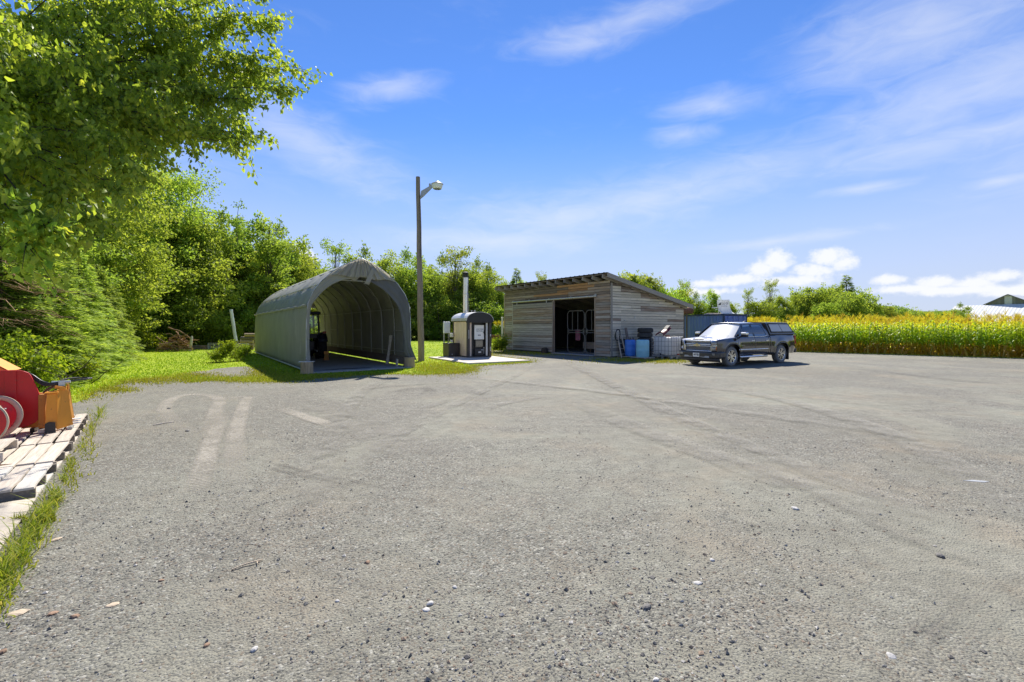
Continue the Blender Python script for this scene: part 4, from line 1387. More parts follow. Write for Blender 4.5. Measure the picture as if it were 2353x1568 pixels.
# dark stain on the floor
b = MB(); n = 24
b.add([sh(1.5 + 1.0 * math.cos(6.283 * i / n) * (1 + .2 * math.sin(3 * i)), .35 + .22 * math.sin(6.283 * i / n) * (1 + .3 * math.cos(2 * i)), .0565) for i in range(n)], [tuple(range(n))])
o = b.build('oil_stain', mat('oil_stain', (.06, .058, .055), (.09, .085, .08), .6)); o['kind'] = 'structure'
# ================================================================= pole lamp
def build_pole():
    p = P(968, 830)
    t = empty('utility_pole', p, 0, 'grey wooden pole with a yard lamp on a short arm', 'pole')
    # the pole leans slightly
    pts, rs = [], []
    for i in range(12):
        f = i / 11
        pts.append((-.16 * f + .01 * math.sin(i * 1.7), .0, 9.0 * f - .05)); rs.append(.155 - .055 * f)
    b = MB(); b.tube(pts, rs, 14); b.build('pole', W['pole'], t)
    top = Vector((-.16, 0, 9.0))
    arm = MB()
    a0, a1 = Vector((-.07, -.02, 8.0)), Vector((.80, -.05, 8.72))
    # tapering bracket of two plates
    for y in (-.05, .03):
        arm.prism([(-.05, y, 7.88), (.0, y, 8.26), (.42, y, 8.5), (.74, y, 8.70), (.76, y, 8.66), (.48, y, 8.38), (.12, y, 8.02)], (0, .02, 0))
    arm.bar((.02, -.01, 8.06), (.46, -.01, 8.44), .07, .03)
    arm.build('lamp_arm', W['galv'], t)
    b = MB(); b.lathe((.78, -.01, 8.62), (0, 0, -1), [(.0, -.10), (.10, -.10), (.14, -.03), (.27, .0), (.30, .03), (.28, .05)], 20)
    hd = b.build('lamp_head', W['galv'], t)
    b = MB(); b.lathe((.78, -.01, 8.58), (0, 0, -1), [(.27, 0), (.245, .12), (.20, .22), (.19, .22)], 20); b.build('reflector', W['box_grey'], hd)
    b = MB(); b.cyl((.42, -.01, 8.5), (.42, -.01, 8.62), .05); b.build('photocell', W['galv'], t)
    b = MB(); b.tube([(-.05, -.12, 8.1), (-.03, -.15, 7.0), (.0, -.165, 5.0)], .012, 5); b.build('cable', W['black_plastic'], t)
    return t


build_pole()


# ================================================================= outdoor wood furnace
def build_furnace():
    al = math.atan2(PX.y, PX.x)
    t = empty('wood_furnace', Vector((-2.3, 23.5, .078)), al - R(3), 'beige and black outdoor wood furnace with tall steel chimney', 'furnace')
    w, d, he, hp = 1.36, 2.05, 1.90, 2.36
    b = MB(); b.box((w / 2, d / 2 + .2, .93), (w - .06, d - .46, 1.80)); b.build('firebox', W['black_metal'], t)
    # corner posts
    for x, y in ((.06, .05), (w - .06, .05), (.06, d - .05), (w - .06, d - .05)):
        b = MB(); b.box((x, y, .95), (.15, .13, 1.9)); b.build('corner_post', W['brown_metal'], t, bevel=.01)
    # beige side sheets with standing ribs
    for s_ in (0, 1):
        x = 0.015 if s_ == 0 else w - .015
        for i in range(5):
            y0 = .12 + (d - .24) * i / 5
            b = MB(); b.box((x, y0 + (d - .24) / 10, .94), (.025, (d - .24) / 5 - .012, 1.84)); b.box((x + (-.012 if s_ == 0 else .012), y0 + .006, .94), (.02, .02, 1.84))
            b.build('side_sheet', W['beige_metal'], t)
    b = MB(); b.box((w / 2, d / 2, .03), (w + .02, d + .02, .06)); b.build('skid', W['brown_metal'], t)
    # recessed front
    b = MB(); b.box((w / 2, .32, .94), (w - .2, .03, 1.86)); b.build('front_panel', W['black_metal'], t)
    for x0, x1 in ((.15, .26), (w - .27, w - .16)):
        b = MB(); b.box(((x0 + x1) / 2, .10, .93), (x1 - x0, .025, 1.82)); b.build('front_trim', W['beige_metal'] if x0 < .5 else W['galv_pale'], t)
    b = MB(); b.box((.27, .2, .93), (.02, .22, 1.82)); b.box((w - .28, .2, .93), (.02, .22, 1.82)); b.build('recess_cheeks', W['brown_metal'], t)
    # doors
    b = MB(); b.box((.755, .235, 1.30), (.56, .09, .76)); dr = b.build('loading_door', W['door_white'], t, bevel=.015)
    b = MB(); b.cyl((1.02, .16, 1.2), (1.02, .16, 1.4), .02, n=8); b.box((1.0, .17, 1.3), (.06, .04, .04)); b.build('door_handle', W['black_metal'], dr)
    text_on('door_lettering', 'CROWN', .105, W['print_dark'], dr, (.775, .188, 1.455), (1, 0, 0), (0, 0, 1), .25)
    text_on('door_lettering', 'ROYAL', .115, W['print_dark'], dr, (.765, .188, 1.36), (1, 0, 0), (0, 0, 1), .25)
    b = MB(); b.box((.755, .186, 1.14), (.17, .006, .07)); st = b.build('door_sticker', W['print_grey'], dr)
    b = MB(); b.box((.755, .25, .70), (.50, .06, .42)); ad = b.build('viewing_door', W['black_metal'], t, bevel=.01)
    b = MB(); b.box((.755, .212, .70), (.40, .02, .33)); b.build('glass', W['glass_dark'], ad)
    b = MB(); b.box((.755, .24, .25), (.52, .09, .36)); ash = b.build('ash_door', W['black_plastic'], t, bevel=.012)
    b = MB(); b.box((.78, .19, .25), (.16, .008, .07)); b.build('sticker', W['galv_pale'], ash)
    b = MB(); b.box((.92, .19, .37), (.12, .008, .06)); b.build('sticker', W['print_grey'], ash)
    b = MB(); b.cyl((1.02, .17, .48), (1.02, .24, .48), .035); b.box((1.02, .2, .3), (.03, .03, .3)); b.build('latch', W['galv'], t)
    # hangers and small plates on the front posts
    b = MB(); b.box((.07, -.022, 1.2), (.04, .01, .45)); b.build('poker', W['galv'], t)
    for z in (1.17, 1.11, .5, .42, .34): 
        b = MB(); b.box((w - .05, -.022, z), (.05, .008, .05)); b.build('plate', W['galv_pale'], t)
    # arched roof
    n = 12
    x0, x1 = -.09, w + .09
    arch = []
    for i in range(n + 1):
        q = math.pi * (1 - i / n)
        arch.append(((x0 + x1) / 2 + (x1 - x0) / 2 * math.cos(q), he + (hp - he) * math.sin(q) ** .85))
    # faceted: a few flat bends as folded sheet
    b = MB(); b.grid([[Vector((x, y, z)) for x, z in arch] for y in (-.1, d * .5, d + .08)], False)
    b.build('roof', W['roof_metal'], t, solid=.02)
    b = MB(); b.prism([(x, -.085, z - .012) for x, z in arch], (0, .05, 0)); b.build('gable', W['black_metal'], t)
    b = MB(); b.prism([(x, d + .03, z - .012) for x, z in arch], (0, .04, 0)); b.build('gable', W['black_metal'], t)
    b = MB(); b.box((w / 2, .0, he - .05), (w + .1, .14, .10)); b.build('header', W['black_metal'], t)
    # chimney
    cx, cy = w * .45, d - .32
    b = MB(); b.cyl((cx, cy, 2.2), (cx, cy, 4.34), .145, n=24); ch = b.build('chimney', W['steel'], t)
    for z in (2.42, 3.36):
        b = MB(); b.lathe((cx, cy, z), (0, 0, 1), [(.146, 0), (.153, .015), (.153, .035), (.146, .05)], 24); b.build('band', W['steel'], ch)
    b = MB()
    b.lathe((cx, cy, 4.32), (0, 0, 1), [(.146, 0), (.165, .02), (.165, .06), (.15, .08)], 24)
    for z in (4.42, 4.49): b.lathe((cx, cy, z), (0, 0, 1), [(.11, 0), (.175, .0), (.175, .03), (.11, .03)], 24)
    b.lathe((cx, cy, 4.56), (0, 0, 1), [(.19, 0), (.19, .03), (.12, .07), (0, .085)], 24)
    b.cyl((cx, cy, 4.36), (cx, cy, 4.57), .09, n=12)
    b.build('chimney_cap', W['dark_plastic'], ch)
    b = MB(); b.cyl((cx + .17, cy - .05, 2.2), (cx + .17, cy - .05, 3.36), .008, n=5); b.build('stay_rod', W['galv'], t)
    for x, y in ((.62, .9), (.72, .7)):
        b = MB(); b.cyl((x, y, 2.28), (x, y, 2.46), .025, n=8); b.cyl((x, y, 2.44), (x, y, 2.48), .05, n=8); b.build('vent_stub', W['galv'], t)


build_furnace()
# black fan box with its electric post
BX = Vector((-3.34, 24.0, .078)); ba = math.atan2(PX.y, PX.x)
t = empty('equipment_box', BX, ba, 'low black box on the concrete pad beside the furnace', 'box')
b = MB(); b.prism([(0, 0, 0), (.62, 0, 0), (.62, .78, 0), (0, .78, 0)], (0, 0, .68)); b.build('housing', W['brown_metal'], t, bevel=.02)
b = MB(); b.box((.31, .39, .70), (.66, .82, .03)); b.build('lid', W['black_metal'], t, bevel=.008)
b = MB(); b.cyl((.2, -.005, .13), (.2, .01, .13), .03); b.build('knob', W['galv'], t)
t = empty('meter_post', Vector((-3.62, 25.05, .078)), ba, 'grey electric box and small meter on posts behind the black box', 'electric box')
for x in (-.12, .16):
    b = MB(); b.box((x, .03, .95), (.06, .04, 1.9)); b.build('post', W['galv'], t)
b = MB(); b.box((.0, -.05, 1.55), (.36, .14, .62)); cb_ = b.build('cabinet', W['box_grey'], t, bevel=.01)
b = MB(); b.box((.0, -.123, 1.55), (.33, .012, .58)); b.build('cabinet_door', W['box_grey'], cb_, bevel=.005)
b = MB(); b.cyl((.30, -.05, 1.02), (.30, -.05, 1.24), .11, n=14); b.cyl((.30, -.05, .72), (.30, -.05, .86), .07, n=12); b.build('meter', W['door_white'], t, bevel=.01)
b = MB(); b.tube([(.3, -.05, 1.0), (.28, -.06, .9), (.3, -.05, .72)], .02, 6); b.tube([(.05, -.05, 1.25), (.1, -.1, 1.0), (.02, -.08, .8), (.1, -.05, .6)], .014, 5)
b.tube([(.1, -.05, 1.25), (.02, -.1, 1.05), (.12, -.08, .85), (.15, -.05, .6)], .014, 5); b.build('conduit', W['black_plastic'], t)


# ================================================================= shipping container and what lies on it
CT = Vector((15.0, 32.2, 0)); CX_ = Vector((.9, .436, 0)).normalized(); CY_ = Vector((-CX_.y, CX_.x, 0))
CRZ = math.atan2(CX_.y, CX_.x)
def ct(x, y, z): return CT + CX_ * x + CY_ * y + Vector((0, 0, z))


def build_container():
    t = empty('shipping_container', CT, CRZ, 'blue corrugated shipping container behind the pickup truck', 'container')
    w, l, h = 2.44, 6.06, 2.59
    def corr(y0, y1, x):
        # trapezoid corrugation along y
        pts, y = [], y0
        k = 0
        while y < y1 - .02:
            for dy, dx in ((.07, 0), (.068, .036), (.07, .036), (.068, 0)):
                pts.append((y, dx)); y += dy
                if y >= y1: break
        pts.append((y1, 0))
        b = MB(); b.grid([[Vector((x + dx * (1 if x < 1 else -1), y, z)) for y, dx in pts] for z in (.16, h - .1)], False)
        return b
    corr(.1, l - .1, .03).build('side_wall', W['container'], t)
    corr(.1, l - .1, w - .03).build('side_wall', W['container'], t)
    b = MB()
    for x in (.05, w - .05):
        b.box((x, l / 2, h - .05), (.10, l - .12, .10)); b.box((x, l / 2, .08), (.10, l - .12, .16))
    for y in (.06, l - .06):
        for x in (.06, w - .06): b.box((x, y, h / 2), (.12, .12, h))
        b.box((w / 2, y, h - .06), (w - .24, .1, .12)); b.box((w / 2, y, .08), (w - .24, .1, .16))
    b.build('frame', W['container_dark'], t)
    rows = [[Vector((.1 + (w - .2) * i / 20, y, h - .02 + (.015 if i % 2 else 0))) for i in range(21)] for y in (.1, l - .1)]
    b = MB(); b.grid(rows, False); b.build('roof', W['galv_pale'], t)
    b = MB(); b.box((w / 2, l - .03, h / 2), (w - .2, .04, h - .3)); b.build('end_wall', W['container'], t)
    for i in (0, 1):
        xc = .12 + (w - .24) * (i + .5) / 2
        b = MB(); b.box((xc, .03, h / 2), ((w - .26) / 2, .05, h - .3))
        for k in range(3): b.box((xc, .001, .55 + .72 * k), ((w - .5) / 2, .03, .5))
        d = b.build('door', W['container'], t, bevel=.006)
        for dx in (-.28, .25):
            b = MB(); b.cyl((xc + dx, -.035, .2), (xc + dx, -.035, h - .16), .018, n=8); b.box((xc + dx, -.03, h - .25), (.09, .05, .08)); b.box((xc + dx, -.03, 1.2), (.09, .05, .08)); b.build('lock_rod', W['container'], d)


build_container()


def on_container():
    # rusty pipe
    b = MB()
    b.lathe((0, 0, 0), (1, 0, 0), [(.23, 0), (.25, 0), (.25, .75), (.262, .78), (.262, .86), (.25, .89), (.25, 2.2), (.23, 2.2), (.23, 0)], 22)
    o = b.build('steel_pipe', W['rust'])
    o.location = Vector((11.35, 33.9, 2.885)); o.rotation_euler = (0, 0, R(8))
    tag(o, 'rusty steel pipe lying by the shed roof at the container end', 'pipe')
    # curved white panel
    t = empty('curved_panel', ct(1.0, .9, 2.597), CRZ + R(-38), 'curved white panel with lettering standing on the blue container', 'panel')
    # section: flat foot curling upward to a nearly upright sheet
    sec = [(1.25, .02), (1.0, .03), (.75, .07), (.5, .16), (.32, .29), (.18, .45), (.10, .62), (.05, .8), (.03, .95), (.05, 1.06)]
    b = MB()
    # sheet spans along y; curl lies in x-z
    rows = [[Vector((-.42 + .84 * k / 4 + s * .28, -s * .5, z)) for s, z in sec] for k in range(5)]
    b.grid(rows); b.build('sheet', W['white_plastic'], t, solid=.02)
    text_on('panel_lettering', 'LLG', .27, W['print_dark'], t, (.10, -.065, .80), (1, 0, 0), (0, .05, 1), .15)
    text_on('panel_lettering', 'trucking', .13, W['print_grey'], t, (.06, -.095, .60), (1, 0, 0), (0, .2, 1), .15)
    b = MB(); b.prism([(-.36, -.075, .68), (-.16, -.062, .88), (-.16, -.068, .68)], (0, .004, 0)); b.build('panel_emblem', W['print_dark'], t)
    b = MB(); b.cyl((-.3, 0.05, 0), (-.3, .05, .5), .02, n=6); b.cyl((-.75, .05, .5), (-.3, .05, .5), .03, n=6); b.cyl((.3, .05, 0), (.3, .05, .45), .02, n=6); b.build('stand', W['galv_pale'], t)
    # flat boards under it
    b = MB(); b.box((0, 0, .03), (1.6, .5, .06)); b.box((.1, .05, .085), (1.3, .4, .05)); o = b.build('board_stack', W['wood_pallet']); o.location = ct(.95, 1.6, 2.59); o.rotation_euler = (0, 0, CRZ)
    tag(o, 'few flat boards lying on the container roof behind the white panel', 'boards')


on_container()
# props for the pipe: short timber frame behind the shed
t = empty('timber_rack', Vector((12.1, 34.0, 0)), R(8), 'timber rack holding the rusty pipe behind the shed', 'rack')
for x in (-.5, .9):
    for y in (-.22, .22):
        b = MB(); b.box((x, y, 1.3), (.09, .09, 2.6)); b.build('post', W['wood_dark'], t)
    b = MB(); b.box((x, 0, 2.6), (.09, .6, .07)); b.build('crossbeam', W['wood_dark'], t)


# ================================================================= clutter along the shed's right side
def drum(p, r, h, m, label, lid):
    t = empty('plastic_drum', p, random.random() * 6, label, 'drum')
    b = MB(); b.lathe((0, 0, 0), (0, 0, 1), [(0, 0), (r * .9, 0), (r * .97, .03), (r, .10), (r, h * .34), (r * 1.018, h * .36), (r * 1.018, h * .38), (r, h * .40), (r, h * .66), (r * 1.018, h * .68), (r * 1.018, h * .70), (r, h * .72),
                                             (r, h * .93), (r * .97, h * .975), (r * .9, h), (r * .82, h * .985), (0, h * .985)], 32)
    b.build('barrel_body', m, t)
    for s_ in (-1, 1):
        b = MB(); b.cyl((s_ * r * .55, 0, h * .985), (s_ * r * .55, 0, h * 1.01), .035, n=10); b.build('bung', lid, t)
    return t


drum(Vector((6.39, 24.60, .10)), .285, .86, W['blue_drum'], 'bright blue plastic drum on a low board by the shed', W['blue_drum'])
drum(Vector((6.78, 23.62, .09)), .33, .90, W['teal_drum'], 'faded light blue plastic drum standing nearest the tyre stack', W['white_plastic'])
for p, s, lb in ((Vector((6.30, 24.60, 0)), (.95, .75), 'low wooden pallet under the bright blue drum'), (Vector((6.80, 23.63, 0)), (.9, .8), 'low wooden pallet under the light blue drum')):
    t = empty('low_pallet', p, SHED_RZ, lb, 'pallet')
    for i in range(5):
        b = MB(); b.box((0, 0, 0), (s[0], s[1] / 5 - .03, .022)); o = b.build('plank', W['wood_pallet'], t); o.location = (0, -s[1] / 2 + s[1] * (i + .5) / 5, .078)
    for x in (-s[0] / 2 + .05, 0, s[0] / 2 - .05):
        b = MB(); b.box((0, 0, 0), (.06, s[1], .065)); o = b.build('stringer', W['wood_stringer'], t); o.location = (x, 0, .0325)


def tyre_mesh(r, w):
    b = MB()
    b.lathe((0, 0, 0), (0, 0, 1), [(r * .62, w * .12), (r * .60, 0.02), (r * .72, 0), (r * .93, w * .06), (r * .985, w * .18), (r, w * .3), (r, w * .7), (r * .985, w * .82), (r * .93, w * .94), (r * .72, w), (r * .60, w - .02), (r * .62, w * .88)], 30)
    for k in range(30):
        q = 2 * math.pi * k / 30
        for z, o_ in ((w * .3, 0), (w * .5, .1), (w * .7, 0)): b.box((math.cos(q + o_) * r, math.sin(q + o_) * r, z), (.012, r * .13, w * .16), Matrix.Rotation(q + o_, 3, 'Z'))
    return b.mesh('tyre')


tm = tyre_mesh(.41, .265)
z = 0
for i, lb in enumerate(('bottom tyre of the stack behind the drums', 'second tyre from the bottom of the stack behind the drums', 'third tyre from the bottom of the stack behind the drums',
                        'third tyre from the top of the stack against the shed', 'second tyre from the top of the stack against the shed', 'topmost tyre of the tall stack against the shed')):
    o = link('tyre', tm, W['rubber'], None, Vector((7.40 + random.gauss(0, .015), 25.25 + random.gauss(0, .015), z)), random.random() * 6)
    if i == 5: o.scale = (1.02, 1.02, 1.05)
    tag(o, lb, 'tyre', 'stacked tyres by the shed'); z += .266


def build_tote():
    t = empty('liquid_tote', Vector((8.14, 23.2, 0)), SHED_RZ, 'white plastic liquid tote in a wire cage beside the pickup', 'tote')
    # local x: -1.15..0 (left face runs back to the shed), y: 0..1
    wx, wy, zb, h = 1.2, 1.0, .16, 1.0
    b = MB(); b.box((-wx / 2, wy / 2, zb + h / 2 + .01), (wx - .1, wy - .1, h - .08)); tk = b.build('tank', W['white_plastic'], t, bevel=.09, seg=4)
    b = MB(); b.cyl((-wx / 2, wy / 2, zb + h - .04), (-wx / 2, wy / 2, zb + h + .05), .12, n=16); b.build('cap', W['red_lens'], tk)
    b = MB(); b.box((-.055, wy - .25, zb + .45), (.008, .42, .38)); b.build('label_plate', W['galv'], tk)
    def cage_face(p0, d, n):
        b = MB(); d = Vector(d); p0 = Vector(p0)
        for i in range(n + 1): b.cyl(p0 + d * i / n + Vector((0, 0, zb)), p0 + d * i / n + Vector((0, 0, zb + h)), .012, n=6)
        for k in range(5): b.cyl(p0 + Vector((0, 0, zb + h * (.02 + .24 * k))), p0 + d + Vector((0, 0, zb + h * (.02 + .24 * k))), .012, n=6)
        b.build('cage_side', W['galv'], t)
    cage_face((0, 0, 0), (0, wy, 0), 5); cage_face((-wx, 0, 0), (wx, 0, 0), 6); cage_face((-wx, 0, 0), (0, wy, 0), 5); cage_face((-wx, wy, 0), (wx, 0, 0), 6)
    b = MB(); b.box((-wx / 2, wy / 2, .15), (wx, wy, .03)); b.build('pallet_deck', W['galv'], t)
    for x in (-wx + .08, -wx / 2, -.08):
        for y in (.08, wy / 2, wy - .08):
            b = MB(); b.box((x, y, .07), (.1, .1, .135)); b.build('foot', W['galv'], t)
    b = MB(); b.cyl((.0, wy / 2, zb + .08), (.09, wy / 2, zb + .08), .04, n=10); b.build('valve', W['red_lens'], t)


build_tote()


def build_clutter():
    # red plastic mower hood lying on the tote
    t = empty('mower_hood', Vector((8.02, 24.05, 1.165)), R(25), 'dark red mower hood with two lamps lying on the tote', 'hood')
    b = MB()
    rows = []
    for j in range(8):
        f = j / 7
        row = []
        for i in range(11):
            q = math.pi * i / 10
            r_ = .30 * (1 - .35 * f)
            row.append(Vector((-.30 + .62 * f + .02 * math.sin(q), math.cos(q) * r_, .02 + .42 * f * .9 + math.sin(q) * .18 * (1 - .5 * f))))
        rows.append(row)
    b.grid(rows); b.build('shell', W['red_dark'], t, solid=.02)
    for y in (-.07, .07):
        b = MB(); b.lathe((.28, y, .50), (.3, -.9, .3), [(0, .03), (.035, .03), (.04, 0)], 12); b.build('lamp', W['white_plastic'], t)
    b = MB(); b.box((.22, 0, .47), (.3, .3, .05), Matrix.Rotation(-.7, 3, 'Y')); b.build('trim', W['black_plastic'], t, bevel=.015)
    # step ladder leaning on the wall
    t = empty('step_ladder', sd(9.98, .25, 0), SHED_RZ, 'old pale wooden ladder leaning on the shed near its corner', 'ladder')
    # local: x outward from wall, y along the wall
    for y in (0, .42):
        b = MB(); b.bar((.45, y, 0.0), (.10, y + (.06 if y == 0 else -.06), 1.25), .03, .07); b.build('side_rail', W['wood_pallet'], t)
    for k in range(4):
        f = .16 + .23 * k
        b = MB(); b.box((.45 - .35 * f, .21, 1.25 * f), (.10, .40 - .1 * f, .025)); b.build('step', W['wood_pallet'], t)
    # coil of black hose on the ladder top
    b = MB()
    for k in range(4):
        b.tube([(.19 * math.cos(6.283 * i / 20) + .01 * k, .02 * math.sin(i + k) + .02 * k, .30 * math.sin(6.283 * i / 20)) for i in range(21)], .022, 6, False)
    o = b.build('hose_coil', W['hose']); o.location = sd(10.2, .22, 1.22); o.rotation_euler = (.1, 0, SHED_RZ + R(90)); tag(o, 'coil of black hose hanging over the pale ladder', 'hose')
    b = MB(); b.bar((.42, 0, 0), (.08, 0, 1.62), .05, .16, (0, 1, 0)); o = b.build('leaning_post', W['wood_dark']); o.location = sd(10.0, 1.0, 0); o.rotation_euler = (0, 0, SHED_RZ); tag(o, 'tall dark post leaning upright between ladder and blue drum', 'post')
    for i, (y, h_, w_, lb, mm) in enumerate(((.72, 1.0, .5, 'dark sheet leaning on the shed wall behind the ladder', 'dark_plastic'), (1.55, 1.05, .3, 'dark plank leaning on the shed wall behind the blue drum', 'wood_dark'))):
        b = MB(); b.bar((.3 + .1 * i, 0, 0), (.05, 0, h_), .03, w_, (0, 1, 0)); b = MB(); b.prism([(.3, -w_ / 2, 0), (.3, w_ / 2, 0), (.06, w_ / 2, h_), (.06, -w_ / 2, h_)], (.03, 0, .01))
        o = b.build('leaning_sheet', W[mm]); o.location = sd(9.98, y, 0); o.rotation_euler = (0, 0, SHED_RZ); tag(o, lb, 'sheet')
    t = empty('folded_trestle', sd(10.35, 1.42, 0), SHED_RZ + .2, 'folded grey steel trestle between the dark post and blue drum', 'trestle')
    for y in (-.08, .1):
        b = MB(); b.bar((.1, y, 0), (-.12, y * 1.4, 1.1), .03, .03); b.build('leg', W['galv'], t)
    for z in (.35, .75):
        b = MB(); b.bar((.1 - .2 * z, -.09, z), (.1 - .2 * z, .12, z), .025, .025); b.build('rung', W['galv'], t)
    # low cart: plank with two small wheels
    t = empty('hand_cart', Vector((7.85, 24.0, 0)), SHED_RZ + R(90), 'low flat hand cart with two small tan wheels by the tote', 'cart')
    b = MB(); b.box((-.05, .05, .12), (.95, .4, .035)); b.build('deck', W['wood_grey'], t)
    for x in (-.35, .3):
        b = MB(); b.box((x, .05, .052), (.12, .3, .10)); b.build('foot', W['wood_stringer'], t)
    for x in (-.06, .12):
        b = MB(); b.lathe((x, -.05, .27), (.0, -1, 0), [(.07, .03), (.10, .0), (.135, .02), (.135, .06), (.10, .08), (.07, .06)], 20); wh = b.build('wheel', W['rubber'], t)
        b = MB(); b.lathe((x, -.05, .27), (.0, -1, 0), [(0, .075), (.03, .08), (.05, .055), (.085, .06)], 16); b.build('rim', W['chip'], wh)
    t = empty('black_crate_stack', Vector((11.75, 28.2, 0)), R(20), 'stack of black plastic crates behind the bonnet of the pickup', 'crates')
    for k in range(5):
        b = MB()
        for x in (-.3, .3): 
            b.box((x, 0, .14), (.02, .4, .28))
        for y in (-.2, .2): b.box((0, y, .05), (.6, .02, .1)); b.box((0, y, .25), (.6, .02, .06))
        for x in (-.2, 0, .2):
            for y in (-.2, .2): b.box((x, y, .15), (.04, .02, .14))
        b.box((0, 0, .01), (.6, .4, .02))
        o = b.build('crate', W['black_plastic'], t); o.location = (random.gauss(0, .015), random.gauss(0, .015), .28 * k); o.rotation_euler = (0, 0, random.gauss(0, .03))
    for dx, lb in ((-.12, 'pale part lying in the top black crate on the left'), (.18, 'pale bucket in the top black crate on the right')):
        b = MB(); b.lathe((0, 0, 0), (0, 0, 1), [(.0, 0), (.08, 0), (.1, .26), (.08, .26)], 12); o = b.build('white_pot', W['white_plastic']); o.location = Vector((11.75 + dx, 28.2, 1.142)); tag(o, lb, 'pot')


build_clutter()


# left end of the shed: white post, rusty beam
t = Vector((-.95, 33.4, 0))
b = MB(); b.box((0, 0, 1.17), (.14, .14, 2.34)); b.box((0, 0, 2.36), (.2, .2, .04)); o = b.build('white_post', W['white_paint'], bevel=.01); o.location = at(1154, 33.4); tag(o, 'white square post standing close to the left end of the shed', 'post')
b = MB(); b.box((0, 0, .0), (2.6, .14, .55)); b.box((0, 0, .3), (2.7, .24, .06)); b.box((0, 0, -.3), (2.7, .24, .06))
for x in (-1.1, 1.1): b.box((x, 0, -.5), (.2, .2, .35))
o = b.build('steel_beam', W['rust']); o.location = at(1140, 37.0, .68); o.rotation_euler = (0, 0, -.15); tag(o, 'rusty red steel beam on short legs before the corn beside the shed', 'beam')


# ================================================================= far barn
def build_barn():
    # gable end faces the camera; white lean-to roofs below
    Y0 = 140
    t = empty('barn', at(2317, Y0), R(-60), 'far white-roofed barn with a dark gable above the corn', 'barn')
    hw, ze, zp, dp = 4.9, 9.0, 11.75, 22
    # gable boards
    for i in range(12):
        x0, x1 = -hw + 2 * hw * i / 12, -hw + 2 * hw * (i + 1) / 12
        zt = lambda x: zp - (zp - ze) * abs(x) / hw - .15
        xm = (x0 + x1) / 2
        pts = [(x0 + .01, 0, 4), (x1 - .01, 0, 4), (x1 - .01, 0, zt(x1)), (x0 + .01, 0, zt(x0))]
        b = MB(); b.prism(pts, (0, .12, 0)); b.build('gable_board', W['barn_white'] if i in (5, 6) else W['barn_dark'], t)
    for s_ in (-1, 1):
        b = MB(); b.prism([(0, -.5, zp), (s_ * (hw + .5), -.5, ze - .28), (s_ * (hw + .5), -.5, ze - .43), (0, -.5, zp - .18)], (0, dp, 0)); b.build('upper_roof', W['barn_roof'], t)
        b = MB(); b.bar((0, -.52, zp - .1), (s_ * (hw + .5), -.52, ze - .38), .08, .3); b.build('verge', W['barn_dark'], t)
    # big white lower roof sloping to the camera
    n = 90
    def slope(x0, x1, xt0, xt1, y0, z0, y1, z1, nm):
        rows = []
        for f in (0, 1):
            rows.append([Vector(((x0 + (x1 - x0) * i / n) * (1 - f) + (xt0 + (xt1 - xt0) * i / n) * f, y0 + (y1 - y0) * f, z0 + (z1 - z0) * f + (.03 if i % 3 == 0 else 0))) for i in range(n + 1)])
        b = MB(); b.grid(rows, False); b.build(nm, W['barn_roof'], t, solid=.05)
    slope(-13.5, 12, -12.2, 12, -9, 3.2, -.6, 8.6, 'lower_roof')
    b = MB(); b.box((-.5, -8.6, 1.6), (25, .3, 3.2)); b.box((0, 8, 2.2), (22, 17, 4.4)); b.build('wall', W['barn_white'], t)


build_barn()
